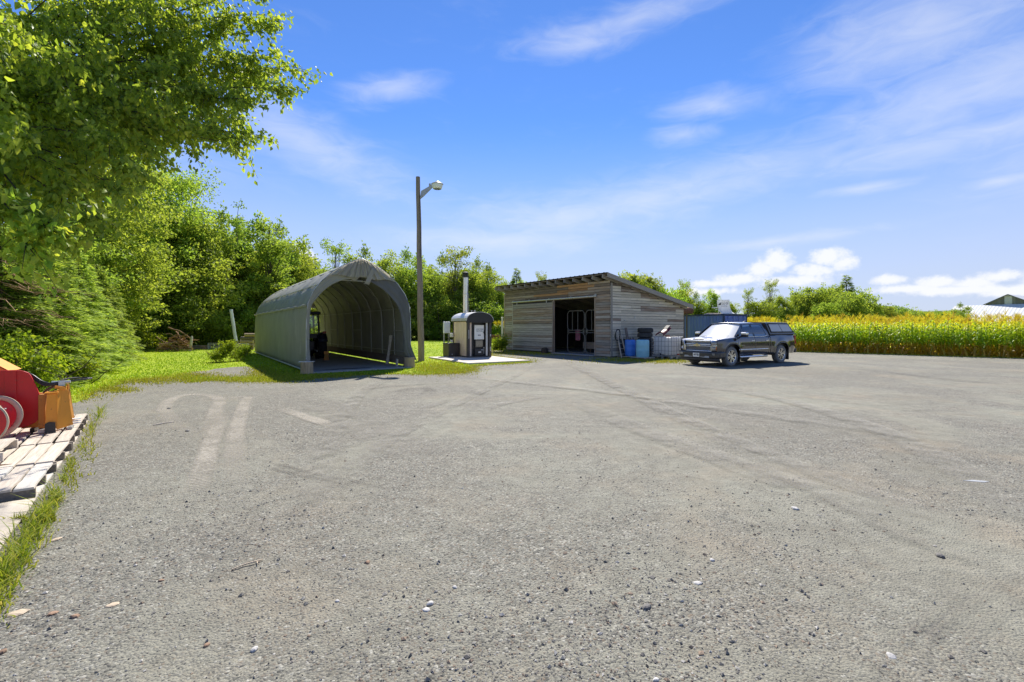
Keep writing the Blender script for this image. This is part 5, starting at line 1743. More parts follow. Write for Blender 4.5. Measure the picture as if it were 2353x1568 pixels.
# ================================================================= pickup truck
def build_truck():
    HD = math.atan2(-.503, -.864)
    T = empty('pickup_truck', (8.71, 19.87, 0), HD, 'black pickup truck with chrome grille and grey bed canopy', 'pickup truck')
    # local: x forward from the front axle, y to the driver's side, z up
    WB, AR, AZ = 3.66, .50, .44

    def arch(x, x0):
        u = abs(x - x0) / AR
        return AZ + AR * (1 - u ** 2.6) ** (1 / 2.6) if u < 1 else 0

    def zbot(x):
        base = .46 if -3.0 < x < -.55 else .44
        return max(base, arch(x, 0), arch(x, -WB))

    def ztop(x):
        if x > -.33: return 1.195 - .09 * ((x + .33) / 1.2) ** 1.5
        if x > -2.74: return 1.235
        return 1.30

    def ys(x, z):
        y = .998 - .055 * max(0, (z - 1.0) / .24) ** 1.4 - .06 * max(0, (.78 - z) / .32) ** 1.6
        if x > .35: y -= .10 * ((x - .35) / .55) ** 2
        if x < -4.5: y -= .05 * ((-4.5 - x) / .3) ** 2
        for x0 in (0, -WB):     # swelling round the arches
            d = math.hypot(x - x0, (z - AZ) * 1.0)
            y += .028 * math.exp(-((d - .56) / .13) ** 2)
        return y

    def panel(x0, x1, s_, nm, mt, parent):
        n = max(3, int(abs(x1 - x0) / .035))
        rows = []
        for i in range(n + 1):
            x = x0 + (x1 - x0) * i / n
            a, b_ = zbot(x), ztop(x)
            rows.append([Vector((x, s_ * ys(x, a + (b_ - a) * k / 14), a + (b_ - a) * k / 14)) for k in range(15)])
        b = MB(); b.grid(rows)
        return b.build(nm, mt, parent, solid=.02)

    doors = {}
    for s_ in (1, -1):
        panel(-.33, .88, s_, 'fender', W['truck'], T)
        doors[(s_, 0)] = panel(-1.575, -.338, s_, 'door', W['truck'], T)
        doors[(s_, 1)] = panel(-2.62, -1.583, s_, 'door', W['truck'], T)
        panel(-2.735, -2.628, s_, 'cab_corner', W['truck'], T)
        panel(-4.82, -2.765, s_, 'bed_side', W['truck'], T)
        for x0 in (0, -WB):
            pts = []
            for k in range(23):
                q = R(-4) + R(188) * k / 22
                c, sn = math.cos(q), math.sin(q)
                e_ = 2 / 2.6
                x = x0 + AR * 1.02 * math.copysign(abs(c) ** e_, c); z = AZ + AR * 1.02 * math.copysign(abs(sn) ** e_, sn)
                pts.append((x, s_ * (ys(x, z) + .004), z))
            b = MB(); b.tube(pts, .022, 6); b.build('arch_lip', W['truck_dusty'], T)
    # dark underside and wheel wells
    b = MB(); b.box((-1.85, 0, .66), (5.2, 1.5, .36)); b.box((-1.85, 0, .95), (5.3, 1.80, .3)); b.box((-1.8, 0, .50), (2.1, 1.86, .12)); b.box((-3.66, 0, .42), (.14, 1.5, .14)); b.cyl((-3.0, -.5, .4), (-4.3, -.5, .42), .09)
    b.build('underbody', W['black_plastic'], T)
    # bonnet
    rows = []
    for i in range(19):
        x = -.34 + 1.22 * i / 18
        r_ = []
        for k in range(25):
            f = -1 + k / 12
            y = f * (ys(x, ztop(x)) - .004)
            ff = abs(f)
            z = ztop(x) + .055 * (1 - ff ** 2.2) - (.02 if .30 < ff < .36 else 0) + (.018 if ff < .3 else 0)
            fr = max(0, (x - .70) / .18)
            z -= .045 * fr ** 2
            r_.append(Vector((x + .03 * (1 - f * f) * fr, y, z)))
        rows.append(r_)
    b = MB(); b.grid(rows); b.build('bonnet', W['hood'], T, solid=.015)
    # ---- cab
    BZ, RZ_ = 1.235, 1.80
    def cabside(x0, z0, inset=0): return None
    yb, yt = .93, .70
    def sp(x, z, s_, off=0.0):
        f = (z - BZ) / (RZ_ - BZ)
        return Vector((x, s_ * (yb + (yt - yb) * f + .03 * math.sin(math.pi * min(max(f, 0), 1)) + off), z))
    side = [(-.20, BZ - .02), (-.98, RZ_), (-1.75, RZ_ + .03), (-2.5, RZ_ + .01), (-2.60, RZ_ - .06), (-2.74, BZ - .02)]
    for s_ in (1, -1):
        b = MB()
        # solid side with dense columns so that it follows the curve
        lo = [(-.20, BZ - .02), (-.60, BZ - .02), (-.98, BZ - .02), (-1.75, BZ - .02), (-2.5, BZ - .02), (-2.74, BZ - .02)]
        hi = [(-.20, BZ - .02), (-.62, 1.535), (-.98, RZ_), (-1.75, RZ_ + .03), (-2.5, RZ_ + .01), (-2.66, RZ_ - .30)]
        rows = [[sp(a[0] + (h[0] - a[0]) * k / 6, a[1] + (h[1] - a[1]) * k / 6, s_) for k in range(7)] for a, h in zip(lo, hi)]
        b.grid(rows, False); b.build('cab_side', W['truck'], T, solid=.02)
        for di, poly in ((0, [(-.50, BZ + .02), (-1.03, 1.735), (-1.10, 1.755), (-1.50, 1.77), (-1.535, 1.74), (-1.555, BZ + .02)]),
                         (1, [(-1.625, BZ + .02), (-1.61, 1.74), (-1.64, 1.77), (-2.25, 1.755), (-2.36, 1.70), (-2.50, BZ + .08), (-2.46, BZ + .035), (-2.40, BZ + .02)])):
            b = MB(); b.prism([sp(x, z, s_, .016) for x, z in poly], (0, s_ * .006, 0)); w_ = b.build('window', W['glass_side'] if di == 0 else W['glass_dark'], doors[(s_, di)])
            b = MB(); b.tube([sp(x, z, s_, .020) for x, z in poly + poly[:1]], .012, 5); b.build('window_seal', W['black_plastic'], w_)
        b = MB(); b.tube([(x, s_ * (ys(x, BZ) + .006), BZ + .006) for x in (-.44, -.9, -1.4, -1.9, -2.30)] + [(-2.52, s_ * .955, BZ + .05)], .014, 6); b.build('belt_trim', W['chrome'], T)
        b = MB()
        b.grid([[Vector((x, s_ * (ys(x, z) + .012), z)) for z in (.665, .69, .71)] for x in [-.42 - 2.2 * i / 20 for i in range(21)]]); b.build('side_moulding', W['chrome'], T, solid=.012)
        for di, x in ((0, -1.42), (1, -2.48)):
            b = MB(); b.box((x, s_ * (ys(x, 1.06) + .022), 1.06), (.21, .03, .035)); b.build('door_handle', W['chrome'], doors[(s_, di)], bevel=.01)
        # mirror
        b = MB(); b.box((-.62, s_ * 1.13, 1.325), (.17, .26, .20)); b.bar((-.56, s_ * .93, 1.23), (-.60, s_ * 1.08, 1.27), .07, .06); mr_ = b.build('mirror', W['black_plastic'], T, bevel=.035, seg=3)
        b = MB(); b.box((-.615, s_ * 1.135, 1.375), (.185, .265, .11)); b.build('mirror_cap', W['chrome'], mr_, bevel=.035, seg=3)
        # step bar
        b = MB(); b.tube([(-.55, s_ * .80, .42), (-.62, s_ * .97, .38), (-2.5, s_ * .97, .38), (-2.62, s_ * .80, .42)], .045, 8); b.build('step_bar', W['chrome'], T)
        b = MB(); b.box((-.545, s_ * .86, .32), (.015, .24, .3)); b.build('mud_flap', W['black_plastic'], T)
        b = MB(); b.box((-WB - .53, s_ * .87, .36), (.015, .27, .42)); b.build('mud_flap', W['black_plastic'], T)
        # sill line and dust at the foot of the doors
        b = MB(); b.grid([[Vector((x, s_ * (ys(x, z) + .004), z)) for z in (.46, .52, .57)] for x in [-.55 - 2.1 * i / 14 for i in range(15)]]); b.build('sill', W['truck_dusty'], T)
    text_on('badge', 'HIGH COUNTRY', .05, W['chrome'], doors[(1, 0)], (-.62, ys(-.62, .86) + .008, .86), (-1, 0, 0), (0, 0, 1), .1, .003)
    # roof
    rows = []
    for i in range(13):
        f = i / 12
        x = -.96 - 1.66 * f
        zc = 1.80 + .07 * math.sin(math.pi * min(1, f * .75 + .18)) - (.03 if f > .97 else 0)
        rows.append([Vector((x + (.03 * (1 - g * g) if i == 0 else 0), g * (.715 - .02 * f), zc - .055 * abs(g) ** 3)) for g in [-1 + k / 8 for k in range(17)]])
    b = MB(); b.grid(rows); b.build('roof', W['hood'], T, solid=.02)
    b = MB(); b.prism([(-2.2, -.012, 1.86), (-2.38, -.012, 1.86), (-2.36, -.01, 1.93)], (0, .024, 0)); b.build('aerial', W['black_plastic'], T)
    # windscreen
    rows = []
    for i in range(9):
        f = i / 8
        rows.append([Vector((-.17 - .80 * f - .10 * abs(g) ** 2.2 * (1 - .4 * f), g * (.86 - .17 * f), 1.215 + .605 * f - .03 * abs(g) ** 2 * f)) for g in [-1 + k / 8 for k in range(17)]])
    b = MB(); b.grid(rows); ws = b.build('windscreen', W['glass_screen'], T)
    b = MB(); b.grid([[Vector((-.40, -.84, 1.19)), Vector((-.40, .84, 1.19))], [Vector((-.16, -.84, 1.195)), Vector((-.16, .84, 1.195))]]); b.build('cowl', W['black_plastic'], T)
    for y0, y1 in ((-.62, .02), (.05, .68)):
        b = MB(); b.tube([(-.14, y0, 1.245), (-.19, (y0 + y1) / 2, 1.262), (-.22, y1, 1.272)], .011, 5); b.build('wiper', W['black_plastic'], T)
    b = MB(); b.add([(-2.70, -.86, 1.24), (-2.70, .86, 1.24), (-2.60, .66, 1.80), (-2.60, -.66, 1.80)], [(0, 1, 2, 3)]); b.build('rear_window', W['glass_dark'], T)
    b = MB(); b.box((-.75, -.42, 1.2), (.1, .45, .12)); b.cyl((-.62, .42, 1.2), (-.60, .42, 1.21), .19, n=18); b.build('dashboard', W['black_plastic'], T)
    # ---- bed canopy
    cap = empty('bed_canopy', (0, 0, 0)); cap.parent = T
    zc0, zc1 = 1.305, 1.86
    xf0, xf1, xr0, xr1 = -2.79, -2.66, -4.84, -4.42
    def cp(f, g, s_):     # f along, g up
        x0_, x1_ = xf0 + (xf1 - xf0) * g, xr0 + (xr1 - xr0) * g
        y = .955 - .15 * g - .05 * max(0, (g - .8) / .2) ** 2
        return Vector((x0_ + (x1_ - x0_) * f, s_ * y, zc0 + (zc1 - zc0) * g))
    b = MB()
    for s_ in (1, -1): b.grid([[cp(i / 12, k / 10, s_) for k in range(11)] for i in range(13)])
    b.grid([[Vector((cp(i / 8, 1, 1).x, -cp(i / 8, 1, 1).y + 2 * cp(i / 8, 1, 1).y * k / 8, zc1 + .03 * math.sin(math.pi * k / 8))) for k in range(9)] for i in range(9)])
    for f in (0, 1): b.grid([[Vector((cp(f, k / 6, 1).x, cp(f, k / 6, 1).y * (-1 + j / 3), cp(f, k / 6, 1).z)) for j in range(7)] for k in range(7)])
    b.build('shell', W['cap_paint'], cap)
    for s_ in (1, -1):
        for f0, f1, nm in ((.09, .515, 0), (.535, .94, 1)):
            pl = [(f0, .26), (f1, .26), (f1, .84), (f0 , .84)]
            b = MB(); b.prism([cp(f, g, s_) + Vector((0, s_ * .012, .003)) for f, g in pl], (0, s_ * .006, .002)); w_ = b.build('side_pane', W['glass_cap'], cap)
        pl = [(.07, .20), (.96, .20), (.96, .90), (.07, .90), (.07, .20)]
        b = MB(); b.tube([cp(f, g, s_) + Vector((0, s_ * .012, 0)) for f, g in pl], .022, 5); b.tube([cp(.525, .22, s_) + Vector((0, s_ * .014, 0)), cp(.525, .88, s_) + Vector((0, s_ * .014, 0))], .016, 5); b.build('window_frame', W['black_plastic'], cap)
        b = MB(); b.tube([cp(.0, .02, s_), cp(1, .02, s_)], .02, 5); b.build('rail', W['black_plastic'], cap)
    b = MB(); b.box((-4.83, 0, .95), (.05, 1.8, .66)); b.build('tailgate', W['truck'], T, bevel=.015)
    b = MB(); b.box((-4.93, 0, .55), (.16, 1.86, .2)); b.build('rear_bumper', W['dark_plastic'], T, bevel=.03)
    for s_ in (1, -1):
        b = MB(); b.box((-4.81, s_ * .925, 1.06), (.12, .10, .40)); tl = b.build('tail_light', W['red_lens'], T, bevel=.02)
        b = MB(); b.box((-4.80, s_ * .962, 1.12), (.09, .04, .12)); b.build('lens', W['amber'], tl, bevel=.01)
    # ---- front end
    fx = lambda y: .945 - .055 * (y / .62) ** 2
    def strip(z0, z1, y0, y1, m_, nm, parent, dx=0.0, th=.03, n=16):
        rows = [[Vector((fx(y) + dx, y, z0)), Vector((fx(y) + dx + .006, y, (z0 + z1) / 2)), Vector((fx(y) + dx, y, z1))] for y in [y0 + (y1 - y0) * i / n for i in range(n + 1)]]
        b = MB(); b.grid(rows); return b.build(nm, m_, parent, solid=th)
    gr = strip(.64, 1.09, -.62, .62, W['black_plastic'], 'grille', T, -.05)
    strip(1.045, 1.10, -.66, .66, W['chrome'], 'top_bar', gr, .0)
    strip(.905, .945, -.62, .62, W['chrome'], 'middle_bar', gr, .005); strip(.845, .87, -.62, .62, W['chrome'], 'middle_bar', gr, .003)
    strip(.625, .665, -.64, .64, W['chrome'], 'bottom_bar', gr, .0)
    for z in (.965, .985, 1.005, 1.025, .69, .72, .75, .78, .81): strip(z, z + .009, -.6, .6, W['galv'], 'grille_bar', gr, -.012, .01)
    for y in (-.635, .635):
        b = MB(); b.box((fx(y) - .005, y, .76), (.04, .03, .28)); b.build('grille_post', W['chrome'], gr)
    b = MB(); bw = [(-.16, -.028), (-.05, -.028), (-.042, -.062), (.052, -.062), (.058, -.028), (.16, -.028), (.175, .032), (.06, .032), (.052, .066), (-.042, .066), (-.048, .032), (-.15, .032)]
    b.prism([(.962, y, .893 + z) for y, z in bw], (.02, 0, 0)); b.build('bow_tie_emblem', W['gold'], gr)
    for s_ in (1, -1):
        hx = lambda y: .915 - 1.25 * max(0, abs(y) - .66) ** 1.7
        def lampgrid(y0, y1, z0, z1, dx): return [[Vector((hx(y) + dx, s_ * y, z)) for z in (z0, (z0 + z1) / 2, z1)] for y in [y0 + (y1 - y0) * i / 8 for i in range(9)]]
        b = MB(); b.grid(lampgrid(.655, .925, .66, 1.075, 0)); hl = b.build('headlight', W['chrome'], T, solid=.03)
        b = MB(); b.grid(lampgrid(.67, .915, .90, 1.045, .02)); b.build('upper_lens', W['lamp_lens'], hl, solid=.012)
        b = MB(); b.grid(lampgrid(.67, .83, .69, .85, .02)); b.build('lower_lens', W['lamp_lens'], hl, solid=.012)
        b = MB(); b.grid(lampgrid(.835, .915, .69, .85, .02)); b.build('turn_lens', W['amber'], hl, solid=.012)
        b = MB(); b.lathe((hx(.76) + .0, s_ * .76, .77), (1, 0, .0), [(0, .0), (.05, .02), (.06, .045)], 14); b.build('projector', W['chrome'], hl)
        b = MB(); b.grid(lampgrid(.655, .925, .868, .885, .03)); b.build('lamp_divider', W['black_plastic'], hl, solid=.012)
    bx = lambda y: 1.01 - .17 * (abs(y) / 1.0) ** 3.2
    rows = []
    for k in range(9):
        f = k / 8
        z = .34 + .29 * f
        dx = -.035 * (2 * f - 1) ** 4 - (.03 if f < .12 else 0)
        rows.append([Vector((bx(y) + dx, y, z)) for y in [-1.0 + i / 12 for i in range(25)]])
    rows.append([Vector((bx(y) - .16, y, .64)) for y in [-1.0 + i / 12 for i in range(25)]])
    b = MB(); b.grid(rows)
    for s_ in (1, -1): b.grid([[Vector((.84 - .34 * i / 4, s_ * (1.0 + .003 * i), .36 + .27 * k / 4)) for k in range(5)] for i in range(5)])
    bp = b.build('front_bumper', W['truck_dusty'], T, solid=.015)
    b = MB(); b.grid([[Vector((bx(y) - .05 - .05 * f, y, .34 - .13 * f)) for f in (0, 1)] for y in [-.97 + 1.94 * i / 24 for i in range(25)]]); b.build('air_dam', W['dark_plastic'], T, solid=.02)
    b = MB(); b.box((1.02, 0, .475), (.012, .31, .17)); pl_ = b.build('licence_plate', W['door_white'], bp)
    for y, w_, z, h_ in ((.105, .035, .475, .07), (.06, .03, .478, .065), (.0, .035, .485, .045), (-.055, .03, .475, .06), (-.10, .05, .475, .025), (.0, .22, .535, .012)):
        b = MB(); b.box((1.0275, y, z), (.003, w_, h_)); b.build('plate_character', W['print_dark'], pl_)
    for s_ in (1, -1):
        b = MB(); b.prism([(1.0, s_ * .2, .385), (1.0, s_ * .62, .37), (.985, s_ * .60, .445), (.995, s_ * .36, .45), (1.0, s_ * .29, .51), (1.0, s_ * .2, .51)], (.014, 0, 0)); b.build('skid_insert', W['galv'], bp)
        b = MB(); b.box((bx(.76) + .008, s_ * .76, .525), (.03, .20, .085), Matrix.Rotation(-s_ * .36, 3, 'Z')); b.build('fog_lamp', W['lamp_lens'], bp, bevel=.008)
    # ---- wheels
    r, w = .415, .27
    def wheel(x, s_):
        y1 = s_ * .985
        b = MB(); b.lathe((x, y1 - s_ * w, r), (0, s_, 0), [(.27, 0), (.35, 0), (.395, .02), (r, .06), (r, w - .06), (.398, w - .02), (.36, w - .004), (.31, w - .006), (.275, w - .02), (.27, w - .05)], 36)
        for k in range(40):
            q = 2 * math.pi * k / 40
            for yy in (.09, .18): b.box((x + math.cos(q) * (r + .002), y1 - s_ * w + s_ * yy, r + math.sin(q) * (r + .002)), (.012, .07, .035), Matrix.Rotation(-q, 3, 'Y'))
        wh = b.build('wheel', W['tyre'], T)
        b = MB(); b.lathe((x, y1 - s_ * .02, r), (0, s_, 0), [(.274, 0), (.268, .006), (.255, -.012), (.25, -.06), (.24, -.14)], 36); b.build('rim', W['alloy'], wh)
        b = MB(); b.lathe((x, y1 - s_ * .10, r), (0, s_, 0), [(0, .0), (.25, -.01), (.25, -.06)], 24); b.build('brake', W['black_metal'], wh)
        b = MB()
        for k in range(12):
            q = 2 * math.pi * (k + (.16 if k % 2 else -.16)) / 12
            u = Vector((math.cos(q), 0, math.sin(q))); t_ = Vector((-math.sin(q), 0, math.cos(q)))
            c = Vector((x, y1 - s_ * .035, r)); o_ = Vector((0, s_, 0))
            b.prism([c + u * .05 - t_ * .014, c + u * .05 + t_ * .014, c + u * .258 + t_ * .024 + o_ * .01, c + u * .258 - t_ * .024 + o_ * .01], o_ * -.03)
        b.cyl((x, y1 - s_ * .06, r), (x, y1 - s_ * .022, r), .062, n=18); b.build('spokes', W['alloy'], wh)
    for x in (0, -WB):
        for s_ in (1, -1): wheel(x, s_)
    return T


build_truck()
# ================================================================= pallets and snow blower at the left edge
PK = Vector((-4.55, 4.34, 0)); PE = Vector((-.611, .792, 0)).normalized(); PNV = Vector((-PE.y, PE.x, 0))
PRZ = math.atan2(PE.y, PE.x)
def pk(e, n, z=0): return PK + PE * e + PNV * n + Vector((0, 0, z))


def pallet(e0, n0, L_, wd, z0, label, m_top, m_str, nb, ns, seed, dz=0.0, rot=0.0, h=.10, gap=.012):
    rg = random.Random(seed)
    t = empty('wooden_pallet', pk(e0, n0, z0), PRZ + rot, label, 'pallet', 'pallets under the snow blower')
    bwid = wd / nb
    for i in range(nb):
        b = MB(); l_ = L_ + rg.gauss(0, .012)
        ny = 6
        # slightly bowed board with worn edges
        vs = []
        for k in range(ny + 1):
            x = l_ * (k / ny - .5); sag = .004 * math.sin(k * 1.9 + i) - .006 * rg.random() * (k in (0, ny))
            hw = (bwid - gap - rg.random() * .012) / 2
            vs += [(x, -hw, -.011 + sag), (x, hw, -.011 + sag), (x, hw - .003, .011 + sag), (x, -hw + .003, .011 + sag)]
        fs = [(0, 1, 2, 3)[::-1], tuple(4 * ny + j for j in range(4))]
        for k in range(ny):
            for j in range(4): fs.append((4 * k + j, 4 * k + (j + 1) % 4, 4 * k + 4 + (j + 1) % 4, 4 * k + 4 + j))
        b.add(vs, fs)
        o = b.build('plank', m_top if not isinstance(m_top, list) else m_top[i % len(m_top)], t)
        o.location = (L_ / 2 + rg.gauss(0, .006), bwid * (i + .5), h + .011 + rg.random() * .004); o.rotation_euler = (0, 0, rg.gauss(0, .003))
    first = None
    for k in range(ns):
        if first is None:
            b = MB(); b.box((0, 0, 0), (.045, wd + .02, h - .02)); first = b.build('stringer', m_str, t); o = first
        else:
            o = first.copy(); COL.objects.link(o); o.parent = t
        o.location = (.03 + (L_ - .06) * k / (ns - 1), wd / 2 - .004 + rg.gauss(0, .008), .02 + (h - .02) / 2)
    for k in range(3):
        b = MB(); b.box((0, 0, 0), (L_ - .02, .10, .018)); o = b.build('bottom_board', m_top if not isinstance(m_top, list) else m_top[0], t); o.location = (L_ / 2, .05 + (wd - .1) * k / 2, .009)
    return t


pallet(0.0, 0, 1.02, 1.24, .004, 'blue-tinted bleached pallet nearest the plywood sheet', [W['wood_blue'], W['wood_pallet'], W['wood_blue']], W['wood_stringer'], 8, 3, 1, h=.105)
pallet(1.04, .0, 1.10, 1.24, .004, 'bleached pallet in the middle of the row, under the small pallet', W['wood_pallet'], W['wood_stringer'], 8, 3, 2, h=.112)
pallet(2.18, .01, 2.48, 1.9, .004, 'long bleached pallet carrying the snow blower and orange hitch', W['wood_pallet'], W['wood_stringer'], 12, 6, 3, h=.115, gap=.022, rot=.02)
pallet(1.2, .46, .80, .95, .146, 'small pale pallet lying on top of the middle pallet', W['wood_pallet'], W['wood_pallet'], 1, 2, 4, h=.115)
# plywood
b = MB()
rows = []
for i in range(13):
    rows.append([Vector((.0 + 2.44 * i / 12, 1.22 * k / 8, .03 + .012 * math.sin(i * .6) * math.cos(k * .5) + .012 * (k == 0) * math.sin(i))) for k in range(9)])
b.grid(rows)
o = b.build('plywood_sheet', W['plywood'], solid=.016); o.location = pk(-2.52, -.02); o.rotation_euler = (0, 0, PRZ)
tag(o, 'weathered plywood sheet lying on the ground at the near end of the pallets', 'plywood')
# dead leaf on the pallets
b = MB(); b.add([(0, 0, .0), (.09, -.05, .03), (.16, .0, .012), (.09, .05, .05), (.30, .04, .02), (.22, .0, .035)], [(0, 1, 2), (0, 2, 3), (2, 4, 5)])
o = b.build('dead_leaf', W['stone_brown'], solid=.004); o.location = pk(1.02, .62, .15); o.rotation_euler = (0, 0, .4); tag(o, 'curled brown leaf lying on the bleached pallets', 'leaf')


def build_blower():
    t = empty('snow_blower', pk(3.1, .42, .146), PRZ - R(8), 'red snow blower with an auger and orange chute on the long pallet', 'snow blower')
    # local: x along PE (away), y = to the left
    def rounded(y0, y1, z0, z1):
        pts = [(y1, z0), (y0 + .16, z0), (y0 + .05, z0 + .06), (y0, z0 + .13), (y0, z0 + .42)]
        pts += [(y0 + .05, z0 + .60), (y0 + .10, z0 + .735), (y0 + .125, z0 + .775), (y0 + .17, z0 + .80), (y0 + .24, z1), (y1, z1)]
        return pts
    b = MB(); b.prism([(0, y, z) for y, z in rounded(0, 1.35, .08, .90)], (.02, 0, 0)); b.build('end_plate', W['red'], t, bevel=.004)
    # folded rib on the plate
    b = MB(); b.prism([(-.002, .24, .20), (-.002, .36, .20), (-.002, .36, .895), (-.002, .24, .895)], (-.012, 0, 0)); b.build('plate_fold', W['red'], t, bevel=.006)
    # curved back of the housing behind the end plate, running away
    rows = []
    for i in range(12):
        q = R(-80 + 190 * i / 11)
        rows.append([Vector((x, .75 - .40 * math.cos(q) * .95, .40 + .30 * math.sin(q))) for x in (.02, .5, 1.0)])
    b = MB(); b.grid(rows); b.build('housing', W['red'], t, solid=.015)
    b = MB(); b.box((.2, .75, .0), (.9, .06, .14)); b.box((.7, .1, .02), (1.3, .05, .06)); b.build('skid_shoe', W['black_metal'], t)
    # auger: shaft and two turns of flighting reaching towards the camera
    ay, az, ln = .36, .29, .74
    b = MB(); b.cyl((.0, ay, az), (-ln, ay, az), .07, n=14); sh_ = b.build('auger_shaft', W['red'], t)
    rows, rim = [], []
    turns, n = 1.55, 90
    for i in range(n + 1):
        q = 2 * math.pi * turns * i / n + R(-60)
        x = -.03 - (ln - .06) * i / n
        row = []
        for rr in (.07, .15, .20, .235):
            row.append(Vector((x, ay + rr * math.cos(q), az + rr * math.sin(q))))
        rows.append(row)
        rim.append([Vector((x + dx, ay + rr * math.cos(q), az + rr * math.sin(q))) for rr, dx in ((.225, -.004), (.262, -.002), (.285, 0))])
    b = MB(); b.grid(rows); b.build('flight', W['red'], sh_, solid=.008)
    b = MB(); b.grid(rim); b.build('flight_edge', W['cream_steel'], sh_, solid=.012)
    b = MB(); b.lathe((-ln - .01, ay, az), (-1, 0, 0), [(0, .012), (.26, .012), (.283, .008), (.283, -.004)], 40); b.build('end_disc', W['red'], sh_)
    b = MB(); b.lathe((-ln - .01, ay, az), (-1, 0, 0), [(.272, .012), (.290, .012), (.290, -.008), (.272, -.008), (.272, .012)], 40); b.build('disc_rim', W['cream_steel'], sh_)
    for q, x in ((.4, -.2), (-.7, -.5), (2.4, -.35), (.2, -.62)):
        b = MB(); b.cyl((x, ay + .17 * math.cos(q), az + .17 * math.sin(q)), (x - .09, ay + .19 * math.cos(q), az + .19 * math.sin(q)), .010, n=6); b.build('bolt', W['galv_pale'], sh_)
    # orange chute behind the plate
    b = MB(); b.prism([(.35, .42, .86), (.35, 1.2, .86), (.40, 1.25, 1.16), (.40, .75, 1.10)], (.05, 0, 0)); b.prism([(.35, .42, .86), (.40, .75, 1.10), (.85, .78, 1.10), (.85, .46, .86)], (0, .03, 0))
    b.prism([(.40, .75, 1.10), (.40, 1.25, 1.16), (.85, 1.2, 1.14), (.85, .78, 1.10)], (0, 0, .02)); b.build('chute', W['orange'], t)
    return t


build_blower()


def build_hitch():
    t = empty('hitch_frame', pk(2.86, .09, .146), PRZ, 'rusty orange steel hitch frame with hydraulic hoses standing on the long pallet', 'hitch frame')
    t.scale = (.9, .72, 1.0)
    o_ = W['orange']
    # local x away, y left
    b = MB(); b.prism([(.10, .18, .05), (.06, .36, .05), (.08, .335, .55), (.12, .20, .55)], (.02, .004, 0)); b.build('front_plate', o_, t, bevel=.005)
    b = MB(); b.prism([(.09, .195, .03), (.26, -.02, .06), (.25, .06, .58), (.22, .12, .63), (.12, .195, .60)], (.02, .012, 0)); b.build('side_plate', o_, t, bevel=.005)
    b = MB(); b.prism([(.40, .02, .09), (.56, .0, .09), (.34, .05, .66), (.30, .07, .66)], (.006, .02, 0)); b.build('back_plate', W['orange_dark'], t)
    b = MB(); b.box((.20, .27, .565), (.24, .2, .02)); b.box((.24, .16, .625), (.14, .16, .04), Matrix.Rotation(.15, 3, 'X')); b.build('top_plate', o_, t, bevel=.005)
    b = MB(); b.box((.24, .42, .30), (.14, .10, .48)); b.build('box_section', W['orange_dark'], t, bevel=.006)
    b = MB(); b.box((.44, .58, .28), (.06, .34, .46)); b.box((.42, .5, .53), (.12, .5, .03)); b.box((.36, .46, .21), (.04, .4, .025)); b.build('rear_panel', W['orange_dark'], t)
    b = MB(); b.prism([(.045, .20, 0), (.035, .36, 0), (.045, .355, .13), (.055, .30, .155), (.055, .21, .145)], (.022, .004, 0)); b.build('wear_shoe', W['black_metal'], t)
    b = MB(); b.box((.2, .40, .03), (.2, .12, .05)); b.box((.33, .03, .02), (.22, .08, .03)); b.build('foot', W['galv'], t)
    b = MB(); b.box((.26, .15, .675), (.07, .09, .06)); b.cyl((.24, .02, .70), (.28, .30, .70), .018, n=8); b.cyl((.30, .06, .685), (.32, .24, .685), .016, n=8); b.build('hydraulic_fitting', W['galv_pale'], t)
    for i, (dy, dz) in enumerate(((0, 0), (.03, -.022), (.06, -.045))):
        b = MB(); b.tube(smooth_path([(.45, .85, .86 + dz), (.36, .62, .83 + dz), (.30, .44, .72 + dz), (.26, .30, .685 + dz * .5), (.25, .18, .70 - .01 * i)], 6), .014, 7); b.build('hose', W['hose'], t)
    for i in range(2):
        b = MB(); b.tube(smooth_path([(.27, .12, .70 - .015 * i), (.30, -.05, .71), (.36, -.22 - .04 * i, .72), (.44, -.24 - .03 * i, .725), (.50, -.12, .73), (.44, .05, .735), (.36, .16, .72)], 6), .012, 7); b.build('hose', W['hose'], t)
    for i in range(3):
        b = MB(); b.tube([(.60 + .02 * i, .58 - .02 * i, .45), (.42 + .02 * i, .38 - .02 * i, .60), (.30, .24 - .03 * i, .665)], .012, 6); b.build('hose', W['hose'], t)
    for i in range(3):
        b = MB(); b.tube([(.30, .06, .07 + .035 * i), (.42, -.08, .06 + .03 * i), (.46, -.10, .055 + .03 * i)], .010, 6); b.build('pin', W['galv_pale'], t)
    return t


build_hitch()


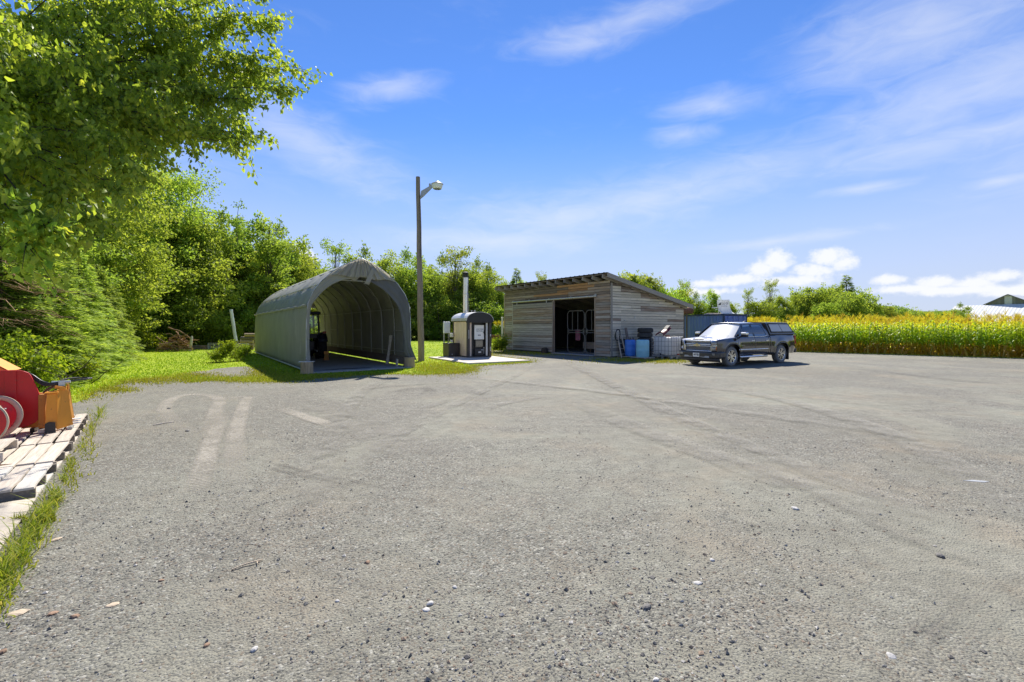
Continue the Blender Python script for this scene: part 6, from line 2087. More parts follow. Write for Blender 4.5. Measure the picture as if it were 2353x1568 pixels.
# ================================================================= small things lying on the gravel
def litter():
    rg = random.Random(9)
    # twig
    a, c_ = P(533, 1309, .012), P(604, 1286, .014)
    b = MB(); b.tube([a, a.lerp(c_, .35) + Vector((0, .01, .004)), a.lerp(c_, .7) + Vector((0, -.006, .006)), c_], [.004, .005, .0055, .004], 7)
    b.tube([a.lerp(c_, .8), a.lerp(c_, .86) + Vector((.02, -.05, .006))], [.005, .003], 5)
    tag(b.build('twig', W['chip']), 'pale straight twig lying on the gravel in the near yard', 'twig')
    a, c_ = P(352, 977, .012), P(400, 970, .012)
    b = MB(); b.tube([a, a.lerp(c_, .5) + Vector((0, .03, .004)), c_], [.008, .009, .007], 6); tag(b.build('twig', W['wood_pallet']), 'thin pale twig across the tyre track loop far from the camera', 'twig')

    def stone(u, v, wpx, m, label, nm='stone', flat=.5, cat='stone'):
        p = P(u, v); r = wpx / F * p.y / 2
        b = MB(); n = 7
        rows = []
        ph = [rg.random() * 6 for _ in range(4)]
        for z, f in ((0, .9), (.35 * flat, 1.0), (.75 * flat, .8), (flat, .4)):
            rows.append([Vector((math.cos(6.283 * k / n) * r * f * (1 + .22 * math.sin(2 * 6.283 * k / n + ph[0]) + .1 * math.sin(3 * 6.283 * k / n + ph[1])),
                                 math.sin(6.283 * k / n) * r * f * .75 * (1 + .2 * math.cos(6.283 * k / n + ph[2])), z * r * 1.2)) for k in range(n)])
        b.grid(rows, False, True); b.add(rows[-1], [tuple(range(n))])
        o = b.build(nm, m); o.location = p + Vector((0, 0, .003)); o.rotation_euler = (rg.gauss(0, .1), rg.gauss(0, .1), rg.random() * 6)
        tag(o, label, cat)
    sp_, sk, sb, ch = W['stone_pale'], W['stone_dark'], W['stone_brown'], W['chip']
    stone(1827, 1171, 17, sp_, 'pale stone standing alone right of the middle of the yard')
    stone(1603, 1342, 20, sp_, 'flat pale stone near a second pale stone in the front yard', flat=.3)
    stone(1637, 1290, 14, sp_, 'small rounded pale stone beyond the flat pale stone')
    stone(2047, 1510, 26, sp_, 'flat pale stone in the bottom right of the yard', flat=.25)
    stone(988, 1390, 20, sp_, 'rounded pale stone with a brown chip beside it, front centre')
    stone(979, 1404, 22, sp_, 'broad flat pale stone touching the rounded one, front centre', flat=.3)
    stone(585, 1496, 22, sp_, 'pale grey stone at the bottom edge left of the centre', flat=.5)
    stone(1045, 1352, 13, sp_, 'whitish pebble just right of the pair of pale stones')
    stone(1507, 1565, 16, sp_, 'white stone at the very bottom of the picture')
    stone(775, 1384, 12, sp_, 'small white pebble between the twig and the pale stones')
    stone(370, 1337, 13, sb, 'pinkish brown stone left of the twig')
    stone(845, 1295, 14, sb, 'round brown stone right of the twig')
    stone(475, 1486, 17, sb, 'brown stone at the bottom left among dark gravel')
    stone(1487, 1399, 24, sk, 'dark flat stone in the loose gravel of the front yard')
    stone(2160, 1280, 22, sk, 'dark lump of broken stone on the right of the yard')
    stone(430, 992, 12, sk, 'dark stone lying on the loop of tyre tracks')
    stone(388, 940, 9, sk, 'small dark stone left of the tyre track loop')
    stone(257, 1393, 28, ch, 'pale wood chip on the gravel near the plywood', 'wood_chip', .2, 'wood chip')
    stone(38, 1412, 40, ch, 'broad pale wood chip in the grass at the left edge', 'wood_chip', .2, 'wood chip')
    stone(128, 1242, 22, ch, 'narrow wood chip beside the long grass', 'wood_chip', .25, 'wood chip')
    stone(120, 1412, 26, sb, 'brown bark piece near the broad pale chip', 'bark_piece', .25, 'bark')
    stone(172, 1420, 18, sb, 'upright brown bark flake between the two wood chips', 'bark_piece', .6, 'bark')
    stone(5, 1502, 22, sb, 'reddish brown stone cut by the left picture edge')
    b = MB(); b.prism([(-.05, 0, 0), (.03, -.012, .0), (.06, .004, .004), (.0, .014, .002)], (.0, .0, .006))
    o = b.build('paper_scrap', W['galv_pale']); o.location = P(2241, 1107, .004); o.rotation_euler = (0, 0, -.2); o.scale = (2.2, 2.2, 1); tag(o, 'thin pale scrap lying far right on the gravel', 'scrap')


litter()
# ================================================================= trees
class Leaves:
    """gathers leaves: position, axis, width direction, length, width, tint"""
    def __init__(self): self.p, self.a, self.s, self.l, self.w, self.t = [], [], [], [], [], []

    def add(self, p, a, l, w, t, rg, flat=None):
        n = len(p)
        a = a / np.maximum(np.linalg.norm(a, axis=1, keepdims=True), 1e-6)
        q = rg.normal(0, 1, (n, 3)) if flat is None else np.cross(a, flat + rg.normal(0, .25, (n, 3)))
        q = q - a * (q * a).sum(1, keepdims=True)
        q = q / np.maximum(np.linalg.norm(q, axis=1, keepdims=True), 1e-6)
        self.p.append(p); self.a.append(a); self.s.append(q); self.l.append(l); self.w.append(w); self.t.append(t)

    def arrays(self): return [np.concatenate(x) for x in (self.p, self.a, self.s, self.l, self.w, self.t)]

    def mesh(self, name, mt, idx=None, shape='kite'):
        p, a, s, l, w, t = self.arrays()
        if idx is not None: p, a, s, l, w, t = p[idx], a[idx], s[idx], l[idx], w[idx], t[idx]
        n = len(p)
        nn = np.cross(a, s)
        L_, Wd = l[:, None], w[:, None]
        if shape == 'kite':
            V = np.stack([p, p + a * L_ * .42 + s * Wd * .5 + nn * Wd * .12, p + a * L_ - nn * L_ * .08, p + a * L_ * .42 - s * Wd * .5 + nn * Wd * .12], 1)
            fc = np.array([(0, 1, 2), (0, 2, 3)])
        else:   # leaf with folded midrib, drooping tip
            V = np.stack([p, p + a * L_ * .35 + s * Wd * .5 + nn * Wd * .16, p + a * L_ * .72 + s * Wd * .28 + nn * Wd * .03 - nn * L_ * .05, p + a * L_ - nn * L_ * .16,
                          p + a * L_ * .72 - s * Wd * .28 + nn * Wd * .03 - nn * L_ * .05, p + a * L_ * .35 - s * Wd * .5 + nn * Wd * .16, p + a * L_ * .5 - nn * L_ * .02], 1)
            fc = np.array([(0, 1, 6), (1, 2, 6), (2, 3, 6), (3, 4, 6), (4, 5, 6), (5, 0, 6)])
        k = V.shape[1]
        Fc = (fc[None] + k * np.arange(n)[:, None, None]).reshape(-1, 3)
        return np_mesh(name, V.reshape(-1, 3), Fc, np.repeat(t, k), (mt,))


def unit(v): return v / np.maximum(np.linalg.norm(v, axis=-1, keepdims=True), 1e-6)


def clump_leaves(lv, c, r, n, size, rg, tint0, flatz=.7, droop=.35):
    """n leaves round a clump centre, denser towards its skin"""
    d = unit(rg.normal(0, 1, (n, 3)))
    rr = rg.random(n) ** .45
    off = d * rr[:, None] * np.array([r, r, r * flatz])
    ax = d * .6 + rg.normal(0, .55, (n, 3)); ax[:, 2] -= droop
    l = size * (.65 + .7 * rg.random(n))
    lv.add(c + off, ax, l, l * (.5 + .25 * rg.random(n)), np.clip(tint0 + rg.normal(0, .17, n), 0, 1), rg)


def limb(mb, p0, p1, r0, r1, rg, n=5, sag=.0, wob=.04):
    p0, p1 = np.array(p0, float), np.array(p1, float)
    L_ = np.linalg.norm(p1 - p0)
    pts, rs = [], []
    for i in range(n + 1):
        f = i / n
        q = p0 + (p1 - p0) * f
        q = q + rg.normal(0, wob * L_ * .25, 3) * (0 < i < n)
        q[2] += sag * L_ * math.sin(math.pi * f)
        pts.append(tuple(q)); rs.append(r0 + (r1 - r0) * f)
    mb.tube(pts, rs, 6, False)


TEMPL = {}


def broadleaf(key, seed, h, lobes, ncl, per, size, clr, mt, bark, trunk_r=.16, trunk_top=.75, limbs=16, flatz=.65, stems=1, shell=.5):
    """lobes: (x, y, z, rx, ry, rz) in metres; clumps sit towards the skin of the lobes"""
    rg = np.random.default_rng(seed)
    lv = Leaves(); centers = []
    vol = np.array([l[3] * l[4] * l[5] for l in lobes]) ** .8; vol = vol / vol.sum()
    for li, lb in enumerate(lobes):
        for _ in range(max(3, int(ncl * vol[li]))):
            d = unit(rg.normal(0, 1, 3)); rr = rg.random() ** shell
            c = np.array(lb[:3]) + d * rr * np.array(lb[3:6]) * (1 + rg.normal(0, .07))
            centers.append(c)
            r = clr * (.6 + .8 * rg.random())
            t0 = .25 + .5 * rg.random()
            clump_leaves(lv, c, r, int(per * (.6 + .8 * rg.random())), size, rg, t0, flatz)
            # a stray spray outside the clump
            if rg.random() < .45:
                cc = c + d * r * 1.2; clump_leaves(lv, cc, r * .35, int(per * .12), size, rg, t0, .6)
    mb = MB()
    for s_ in range(stems):
        off = np.array([0, 0, 0]) if stems == 1 else np.array([rg.normal(0, .25), rg.normal(0, .25), 0])
        pts, rs = [], []
        for i in range(9):
            f = i / 8
            pts.append((off[0] * (1 + 2.0 * f) + rg.normal(0, .05) * (i > 0), off[1] * (1 + 2 * f) + rg.normal(0, .05) * (i > 0), h * trunk_top * f - .1)); rs.append(trunk_r * (1.15 - .85 * f) * (1.25 if i == 0 else 1))
        mb.tube(pts, rs, 8)
        for c in [centers[i] for i in rg.choice(len(centers), min(limbs // stems, len(centers)), False)]:
            f = np.clip((c[2] / h) * .62 - .05 * rg.random(), .12, .95)
            k = f / trunk_top * 8 if f < trunk_top else 7.9
            i0 = int(min(k, 7)); p = np.array(pts[i0]) + (np.array(pts[i0 + 1]) - np.array(pts[i0])) * (k - i0)
            limb(mb, p, c, trunk_r * .42 * (1 - .5 * f), trunk_r * .08, rg, 5, .05)
    TEMPL[key] = (lv.mesh('crown', mt), (lambda me: (me.materials.append(bark), me)[1])(mb.mesh('trunk')), h)


def conifer(key, seed, h, r0, mt, bark, size=.16, n_tier=26, per=11, droop=.25, dens=26, bottom=.02, feather=1.0):
    """branches in whorls, each a flat drooping fan of narrow sprays"""
    rg = np.random.default_rng(seed)
    lv = Leaves(); mb = MB()
    mb.tube([(0, 0, -.1), (.02, .01, h * .5), (0, 0, h * .985)], [h * .018, h * .011, .01], 8)
    for i in range(n_tier):
        f = bottom + (1 - bottom) * (i / (n_tier - 1))
        z0 = h * f
        rad = r0 * (1 - f) ** .8 * (.85 + .3 * rg.random()) + .12
        for k in range(max(4, int(per * (1 - .5 * f)))):
            q = rg.random() * 6.283
            L_ = rad * (.65 + .5 * rg.random())
            d = np.array([math.cos(q), math.sin(q), 0]); sd_ = np.array([-d[1], d[0], 0])
            n = max(5, int(dens * L_ / 1.4))
            t = rg.random(n) ** .6
            w = (1 - t) * .5 + .12
            lat = (rg.random(n) * 2 - 1) * w * L_ * .55
            z = z0 + L_ * (.12 * t - droop * t * t) + rg.normal(0, .04, n) - np.abs(lat) * .15
            p = d * (L_ * t)[:, None] + sd_ * lat[:, None]; p[:, 2] = z
            ax = d * .9 + sd_ * (lat / (L_ * .4))[:, None] + rg.normal(0, .25, (n, 3)); ax[:, 2] -= .25
            l = size * (.7 + .7 * rg.random(n)) * feather
            lv.add(p, ax, l * 1.5, l * .42, np.clip(.2 + .5 * t + rg.normal(0, .15, n), 0, 1), rg, np.array([0, 0, 1.0]))
            if rg.random() < .5: mb.tube([(0, 0, z0), tuple(d * L_ * .5 + np.array([0, 0, z0 + L_ * (.06 - droop * .25)])), tuple(d * L_ * .92 + np.array([0, 0, z0 + L_ * (.11 - droop * .85)]))], [.02, .012, .004], 4, False)
    TEMPL[key] = (lv.mesh('crown', mt), (lambda me: (me.materials.append(bark), me)[1])(mb.mesh('trunk')), h)


L_dark = leaf_mat('dark_green_leaves', [(0.128, 0.188, 0.028), (0.226, 0.297, 0.044), (0.38, 0.423, 0.063)], .5, (1.75, 1.68, 1.0))
L_mid = leaf_mat('mid_green_leaves', [(0.108, 0.169, 0.026), (0.209, 0.287, 0.044), (0.34, 0.397, 0.06)], .52, (1.75, 1.68, 1.0))
L_bright = leaf_mat('bright_yellow_green_leaves', [(0.127, 0.202, 0.031), (0.23, 0.323, 0.05), (0.367, 0.44, 0.068)], .55, (1.75, 1.68, 1.0))
L_sumac = leaf_mat('shrub_leaves', [(.11, .17, .012), (.19, .26, .018), (.30, .34, .03)], .48, (1.75, 1.68, 1.0))  # yellow-green leaf colours of the shrubs
L_con = leaf_mat('conifer_sprays', [(0.12, 0.176, 0.027), (0.221, 0.302, 0.046), (0.368, 0.437, 0.067)], .42, (1.75, 1.68, 1.0))
L_con_b = leaf_mat('light_conifer_sprays', [(0.141, 0.213, 0.032), (0.264, 0.355, 0.054), (0.429, 0.488, 0.074)], .45, (1.75, 1.68, 1.0))
L_near = leaf_mat('near_maple_leaves', [(0.112, 0.198, 0.03), (0.209, 0.321, 0.049), (0.321, 0.423, 0.065), (0.475, 0.541, 0.083)], .55, (1.8, 1.7, .8), rough=.5, spec=.3)

broadleaf('maple_a', 1, 10, [(0, 0, 6.2, 2.9, 2.9, 3.6), (.6, -.4, 3.4, 2.6, 2.6, 2.2)], 150, 110, .22, .8, L_mid, W['bark'])
broadleaf('maple_b', 2, 10, [(0, 0, 5.6, 3.3, 3.0, 3.4), (-.8, .3, 7.9, 1.9, 1.9, 2.0), (.5, 0, 2.6, 2.8, 2.6, 1.8)], 160, 110, .22, .8, L_dark, W['bark'])
broadleaf('maple_c', 3, 10, [(0, 0, 6.4, 2.4, 2.4, 3.4), (1.2, .3, 4.3, 1.8, 1.8, 1.8), (-1.2, .2, 4.0, 2.0, 2.0, 2.0), (0, 0, 2.0, 2.5, 2.5, 1.5)], 150, 115, .22, .8, L_bright, W['bark'])
broadleaf('tall_a', 4, 13, [(0, 0, 8.2, 1.7, 1.7, 4.6), (.3, .2, 3.5, 2.0, 2.0, 2.6)], 120, 85, .2, .62, L_mid, W['bark'], trunk_top=.9)
broadleaf('ash_sparse', 5, 12, [(0, 0, 10.2, 2.3, 2.3, 1.7), (-.8, .2, 7.6, 1.6, 1.6, 1.5), (.9, 0, 6.6, 1.5, 1.5, 1.6), (0, 0, 4.4, 1.9, 1.9, 1.6)], 70, 46, .2, .6, L_dark, W['bark_light'], trunk_top=.85, limbs=26)
broadleaf('ash_spire', 6, 13, [(0, 0, 11.4, .55, .55, 1.6), (.9, .1, 10.2, .5, .5, 1.3), (-.8, 0, 9.6, .6, .6, 1.2), (0, 0, 7.4, 1.6, 1.6, 1.7), (0, 0, 4.0, 2.1, 2.1, 2.6)], 115, 70, .19, .5, L_mid, W['bark_light'], trunk_top=.85, limbs=26)
broadleaf('round_bush', 7, 6, [(0, 0, 3.4, 3.2, 3.0, 2.5), (1.4, -.4, 2.4, 2.2, 2.0, 1.9), (-1.6, .2, 2.0, 2.2, 2.0, 1.8)], 170, 120, .21, .72, L_bright, W['bark'], trunk_r=.1, stems=3)
broadleaf('dark_bush', 8, 5, [(0, 0, 2.7, 2.6, 2.4, 2.2), (.8, 0, 1.4, 2.4, 2.2, 1.3)], 140, 105, .2, .66, L_dark, W['bark'], trunk_r=.08, stems=3)
broadleaf('weed_shrub', 9, 1.4, [(0, 0, .62, .72, .65, .55), (.35, 0, .95, .3, .3, .35), (-.4, .1, .4, .5, .45, .35)], 60, 55, .075, .22, L_sumac, W['dead_wood'], trunk_r=.012, stems=6, limbs=24)
broadleaf('leafy_shrub', 10, 2.0, [(0, 0, 1.0, 1.05, .95, .85), (.5, -.1, .6, .7, .7, .6), (-.6, .1, .7, .7, .7, .6)], 70, 60, .12, .32, L_sumac, W['bark'], trunk_r=.02, stems=4, limbs=20)
conifer('cedar_a', 11, 7, 2.3, L_con_b, W['bark'], .13, 38, 17, .20, 62)
conifer('cedar_b', 12, 7, 2.5, L_con, W['bark'], .13, 38, 17, .26, 62)
broadleaf('maple_fine', 14, 11, [(0, 0, 7.2, 3.0, 3.0, 3.8), (1.4, .3, 5.0, 2.2, 2.2, 2.2), (-1.4, .2, 4.6, 2.4, 2.4, 2.2), (.3, 0, 2.8, 2.6, 2.6, 1.6)], 230, 150, .15, .75, L_bright, W['bark'])
conifer('spruce', 13, 9, 2.3, L_con, W['bark'], .24, 40, 12, .16, 40)


def tree(key, name, pos, h, label, cat='tree', group=None, wide=1.0, rz=None):
    cr, tk, h0 = TEMPL[key]
    s = h / h0
    t = empty(name, pos, random.random() * 6.28 if rz is None else rz, label, cat, group)
    t.scale = (s * wide, s * wide, s)
    link('trunk', tk, None, t)
    c = link('crown', cr, None, t); c['kind'] = 'stuff'
    return t


GW = 'trees of the wood behind the lawn'
def wood(u, vtop, Y, key, label, wide=1.0, name='wood_tree', group=GW):
    tree(key, name, at(u, Y), hgt(vtop, Y), label, 'tree', group, wide)


# left wood, from the near maples along the lawn to the back
wood(315, 328, 36.0, 'maple_fine', 'tall bright yellow-green tree rising behind the cedars below the overhanging branch', 1.0, 'maple_tree')
wood(225, 310, 27.5, 'maple_fine', 'bright green tree half hidden by the overhanging near maple', 1.0, 'maple_tree')
wood(408, 385, 40.0, 'maple_fine', 'bright green tree with yellowish top at the bend of the wood edge', .85, 'maple_tree')
wood(345, 470, 40.0, 'maple_a', 'mid green tree low between the two brightest trees', 1.05, 'maple_tree')
wood(70, 380, 22.0, 'maple_fine', 'tree at the left edge rising behind the cedars', 1.1, 'maple_tree')
wood(445, 480, 39.0, 'maple_c', 'yellow-green slender tree left of the spired tree', .8, 'maple_tree')
wood(545, 448, 43.0, 'ash_spire', 'tall open tree with thin upright spires above the wood', 1.0, 'ash_tree')
wood(620, 492, 43.0, 'tall_a', 'tall fine-leaved tree right of the spired tree', 1.35, 'ash_tree')
wood(500, 520, 43.0, 'maple_a', 'rounded green tree below the spired tree', .8)
wood(575, 560, 45.0, 'maple_b', 'dark tree between the spired tree and the white post', 1.0)
wood(470, 600, 40.0, 'maple_a', 'dense dark undergrowth tree behind the brush pile', 1.0, 'bushy_tree')
wood(385, 640, 37.5, 'dark_bush', 'dark bushy tree left of the brush pile', 1.05, 'bushy_tree')
wood(330, 660, 34.5, 'dark_bush', 'dark bushy tree at the back corner of the cedar row', .9, 'bushy_tree')
wood(560, 640, 42.0, 'dark_bush', 'dark bushy tree behind the low metal rack', 1.0, 'bushy_tree')
wood(620, 650, 43.0, 'dark_bush', 'dark bushy tree behind the left end of the shelter', 1.1, 'bushy_tree')
wood(590, 508, 47.0, 'maple_a', 'mid green tree filling the gap right of the spired tree', .9)
wood(645, 520, 50.0, 'maple_a', 'mid green tree left of the small cloud over the shelter', .85)
wood(515, 490, 46.0, 'maple_a', 'mid green tree just left of the spires', .85)
wood(480, 520, 45.0, 'tall_a', 'fine-leaved tree at the left of the spired tree', 1.6)
wood(665, 565, 54.0, 'maple_a', 'green tree directly under the small cloud', .9)
wood(700, 575, 58.0, 'maple_b', 'dark tree right of the small cloud', .9)
wood(960, 592, 64.0, 'maple_a', 'broad green tree directly behind the lamp pole', .9)
wood(1015, 590, 66.0, 'maple_a', 'green tree between lamp pole and tall airy tree', .85)
wood(1100, 600, 68.0, 'maple_a', 'green tree at the right shoulder of the furnace chimney', .9)
wood(690, 590, 50.0, 'maple_c', 'olive-green tree over the shelter roof at its left', .85)
wood(655, 600, 52.0, 'maple_a', 'green tree in the dip with the small cloud above', .8)
wood(772, 545, 55.0, 'ash_sparse', 'airy tree with open top behind the shelter peak', .95, 'ash_tree')
wood(735, 600, 57.0, 'maple_b', 'dark tree left of the airy tree behind the shelter', .8)
wood(835, 572, 58.0, 'maple_a', 'green tree just behind the shelter peak', .85)
wood(890, 575, 58.0, 'maple_c', 'light green tree between shelter peak and lamp pole', .85)
wood(935, 578, 60.0, 'maple_a', 'green tree left of the lamp pole', .8)
wood(990, 615, 61.0, 'maple_b', 'dark round tree right of the lamp pole', .85)
wood(1045, 562, 63.0, 'ash_sparse', 'tall airy tree with a bare-stemmed top behind the furnace', 1.15, 'ash_tree')
wood(1085, 600, 64.0, 'maple_b', 'dark tree behind the furnace chimney', .9)
wood(1120, 612, 66.0, 'maple_a', 'green tree right of the furnace chimney', .85)
wood(1148, 640, 62.0, 'maple_c', 'bright green tree against the left end of the shed', .7)
wood(1187, 618, 70.0, 'spruce', 'small spruce top above the shed roof', 1.0, 'spruce_tree')
wood(1200, 640, 72.0, 'maple_c', 'yellow-green tree beside the spruce over the shed roof', .8)
wood(1248, 622, 74.0, 'ash_sparse', 'thin double-topped tree over the shed roof', .7, 'ash_tree')
wood(1345, 640, 80.0, 'ash_sparse', 'faint treetop showing over the ridge of the shed', .7, 'ash_tree')
for i, (u, v, Y, k) in enumerate(((700, 690, 47, 'dark_bush'), (960, 680, 60, 'dark_bush'), (1010, 690, 60, 'dark_bush'), (1060, 690, 61, 'dark_bush'), (1110, 690, 61, 'dark_bush'), (1140, 700, 60, 'round_bush'),
                                  (760, 680, 52, 'dark_bush'), (830, 680, 56, 'dark_bush'), (900, 680, 58, 'dark_bush'), (270, 560, 30, 'maple_b'), (150, 500, 26, 'maple_b'), (440, 560, 37, 'maple_b'), (520, 560, 44, 'maple_b'), (650, 560, 55, 'maple_b'), (590, 600, 48, 'maple_a'),
                                  (960, 640, 68, 'maple_b'), (1030, 640, 69, 'maple_b'), (1100, 640, 70, 'maple_b'), (870, 640, 66, 'maple_b'), (800, 640, 64, 'maple_b'), (720, 630, 60, 'maple_b'))):
    wood(u, v, Y, k, 'dark green understorey tree filling the wood edge', 1.25, 'understorey_tree', 'understorey trees of the wood')
# trees beyond the shed and the corn
GR = 'trees beyond the corn field'
for u, v, Y, k, wd, lb in ((1455, 616, 58, 'maple_b', 1.0, 'dark green treetop just right of the shed ridge'), (1495, 622, 60, 'maple_b', .9, 'dark green treetop halfway down the shed roof slope'),
                           (1525, 652, 58, 'round_bush', .75, 'bright lime-green bushy tree above the shed roof slope'), (1560, 655, 62, 'maple_b', .8, 'dark tree over the lower end of the shed roof'),
                           (1577, 640, 66, 'ash_sparse', .8, 'gappy thin tree above the low end of the shed roof'), (1600, 675, 64, 'maple_a', .8, 'green tree over the rusty pipe'),
                           (1635, 662, 64, 'maple_c', .75, 'rounded light green tree behind the white panel'), (1672, 690, 70, 'maple_b', .9, 'dark low tree right of the white panel'),
                           (1718, 660, 72, 'ash_sparse', .7, 'small gappy tree above the container end'), (1768, 640, 74, 'ash_sparse', .85, 'tall gappy tree between container and leafy clump'),
                           (1745, 690, 72, 'dark_bush', 1.0, 'dark bushy tree above the truck cab'), (1800, 672, 76, 'maple_b', .8, 'dark spreading tree above the bed canopy'), (1835, 668, 78, 'maple_b', .75, 'dark tree at the left of the bright clump'),
                           (1870, 655, 80, 'round_bush', .85, 'bright green bush tree on the left of the big clump'), (1945, 634, 88, 'spruce', 1.25, 'pair of dark pointed tops rising behind the bright clump'),
                           (1905, 650, 86, 'maple_b', .9, 'dark tree behind the middle of the bright clump'), (1925, 668, 78, 'round_bush', .95, 'broad lime-green bush tree in front of the big clump'),
                           (1968, 664, 82, 'round_bush', .9, 'rounded lime-green bush tree at the right of the big clump'), (1905, 690, 74, 'round_bush', .8, 'low bright bush before the big clump'),
                           (1992, 690, 92, 'maple_b', .8, 'dark green tree ending the big clump on the right'), (2015, 700, 110, 'dark_bush', 1.2, 'low dark tree right of the big clump'),
                           (2045, 702, 118, 'dark_bush', 1.3, 'low tree in the line falling to the horizon'), (2070, 708, 135, 'dark_bush', 1.3, 'last low tree of the line falling to the horizon'),
                           (2208, 699, 128, 'maple_a', 1.0, 'leaning tree in front of the far barn roof'), (2180, 712, 128, 'dark_bush', 1.3, 'low bush left of the leaning tree by the barn')):
    tree(k, 'field_tree', at(u, Y), hgt(v, Y), lb, 'tree', GR, wd)
for i in range(30):
    u = 2075 + 6 * i
    tree('dark_bush', 'horizon_tree', at(u, 330 + 3 * random.random()), hgt(715 + 3 * random.random(), 330), 'tiny dark tree in the distant row on the horizon', 'tree', 'far row of trees on the horizon', 1.4)

# cedar row on the left of the lawn
for u, v, Y, k, wd, lb in ((95, 560, 13.6, 'cedar_a', 1.25, 'feathery light green cedar behind the snow blower'), (0, 520, 12.3, 'cedar_b', 1.2, 'dark feathery cedar at the left picture edge'),
                           (142, 580, 16.2, 'cedar_b', 1.15, 'feathery cedar just left of the middle of the row along the lawn'), (180, 580, 19.0, 'cedar_a', 1.1, 'light feathery cedar in the middle of the row along the lawn'),
                           (222, 610, 22.0, 'cedar_b', 1.05, 'darker feathery cedar in the far half of the row along the lawn'), (245, 630, 25.5, 'cedar_a', .95, 'last light feathery cedar at the back corner of the lawn'),
                           (110, 540, 18.5, 'cedar_b', 1.5, 'second dark cedar standing deeper in the row'), (35, 520, 15.5, 'cedar_a', 1.5, 'light cedar deeper in the row near the left edge')):
    tree(k, 'cedar_tree', at(u, Y), hgt(v, Y), lb, 'tree', 'cedars along the lawn', wd)
# dead twiggy branches among the cedars
def dead_branches():
    rg = np.random.default_rng(77)
    mb = MB()
    root = np.array([-14.5, 12.0, 3.4])
    for i in range(26):
        a = np.array([-14.6 + rg.normal(0, .3), 12.2 + rg.normal(0, .5), 1.7 + 1.9 * rg.random()])
        b_ = a + np.array([1.6 + 1.4 * rg.random(), -.4 + rg.normal(0, .4), -.35 + rg.normal(0, .3)])
        limb(mb, a, b_, .018, .003, rg, 5, .03, .12)
        for k in range(4):
            f = .3 + .6 * rg.random(); q = a + (b_ - a) * f
            limb(mb, q, q + np.array([.5 * rg.random() + .2, rg.normal(0, .3), -.25 * rg.random()]), .006, .002, rg, 3, 0, .1)
    limb(mb, (-14.6, 12.2, -.05), (-14.6, 12.2, 3.9), .11, .04, rg, 6, 0, .02)
    o = mb.build('dead_tree', W['dead_wood']); tag(o, 'bare grey-brown dead branches poking out among the cedars at the left edge', 'dead tree')


dead_branches()
for u, v, Y, h, lb, k in ((150, 872, 13.2, 1.2, 'leafy shrub at the foot of the cedars behind the hoses', 'leafy_shrub'), (60, 880, 11.8, 1.5, 'leafy shrub behind the red snow blower', 'leafy_shrub'), (20, 880, 10.8, 1.7, 'leafy shrub at the left edge behind the orange chute', 'leafy_shrub'),
                          (205, 850, 17.5, 1.2, 'low shrub at the lawn edge in the cedar row', 'leafy_shrub'), (515, 800, 21.6, 1.15, 'weedy shrub with tall tips left of the shelter', 'weed_shrub'), (556, 800, 22.4, .9, 'smaller weedy shrub against the shelter side', 'weed_shrub'),
                          (1148, 782, 30.2, 1.35, 'pale leafy shrub at the left end of the shed', 'leafy_shrub'), (470, 770, 36.5, 2.3, 'leafy shrub right of the brush pile', 'leafy_shrub'), (515, 765, 37.5, 2.6, 'leafy shrub beside the leaning white post', 'leafy_shrub'),
                          (335, 790, 30.5, 1.8, 'leafy shrub left of the brush pile', 'leafy_shrub'), (1000, 760, 57.0, 1.9, 'low shrub at the back of the lawn behind the lamp pole', 'leafy_shrub'), (1034, 760, 56.0, 2.2, 'low shrub at the back of the lawn behind the meter post', 'leafy_shrub')):
    tree(k, 'shrub', at(u, Y), h, lb, 'shrub')


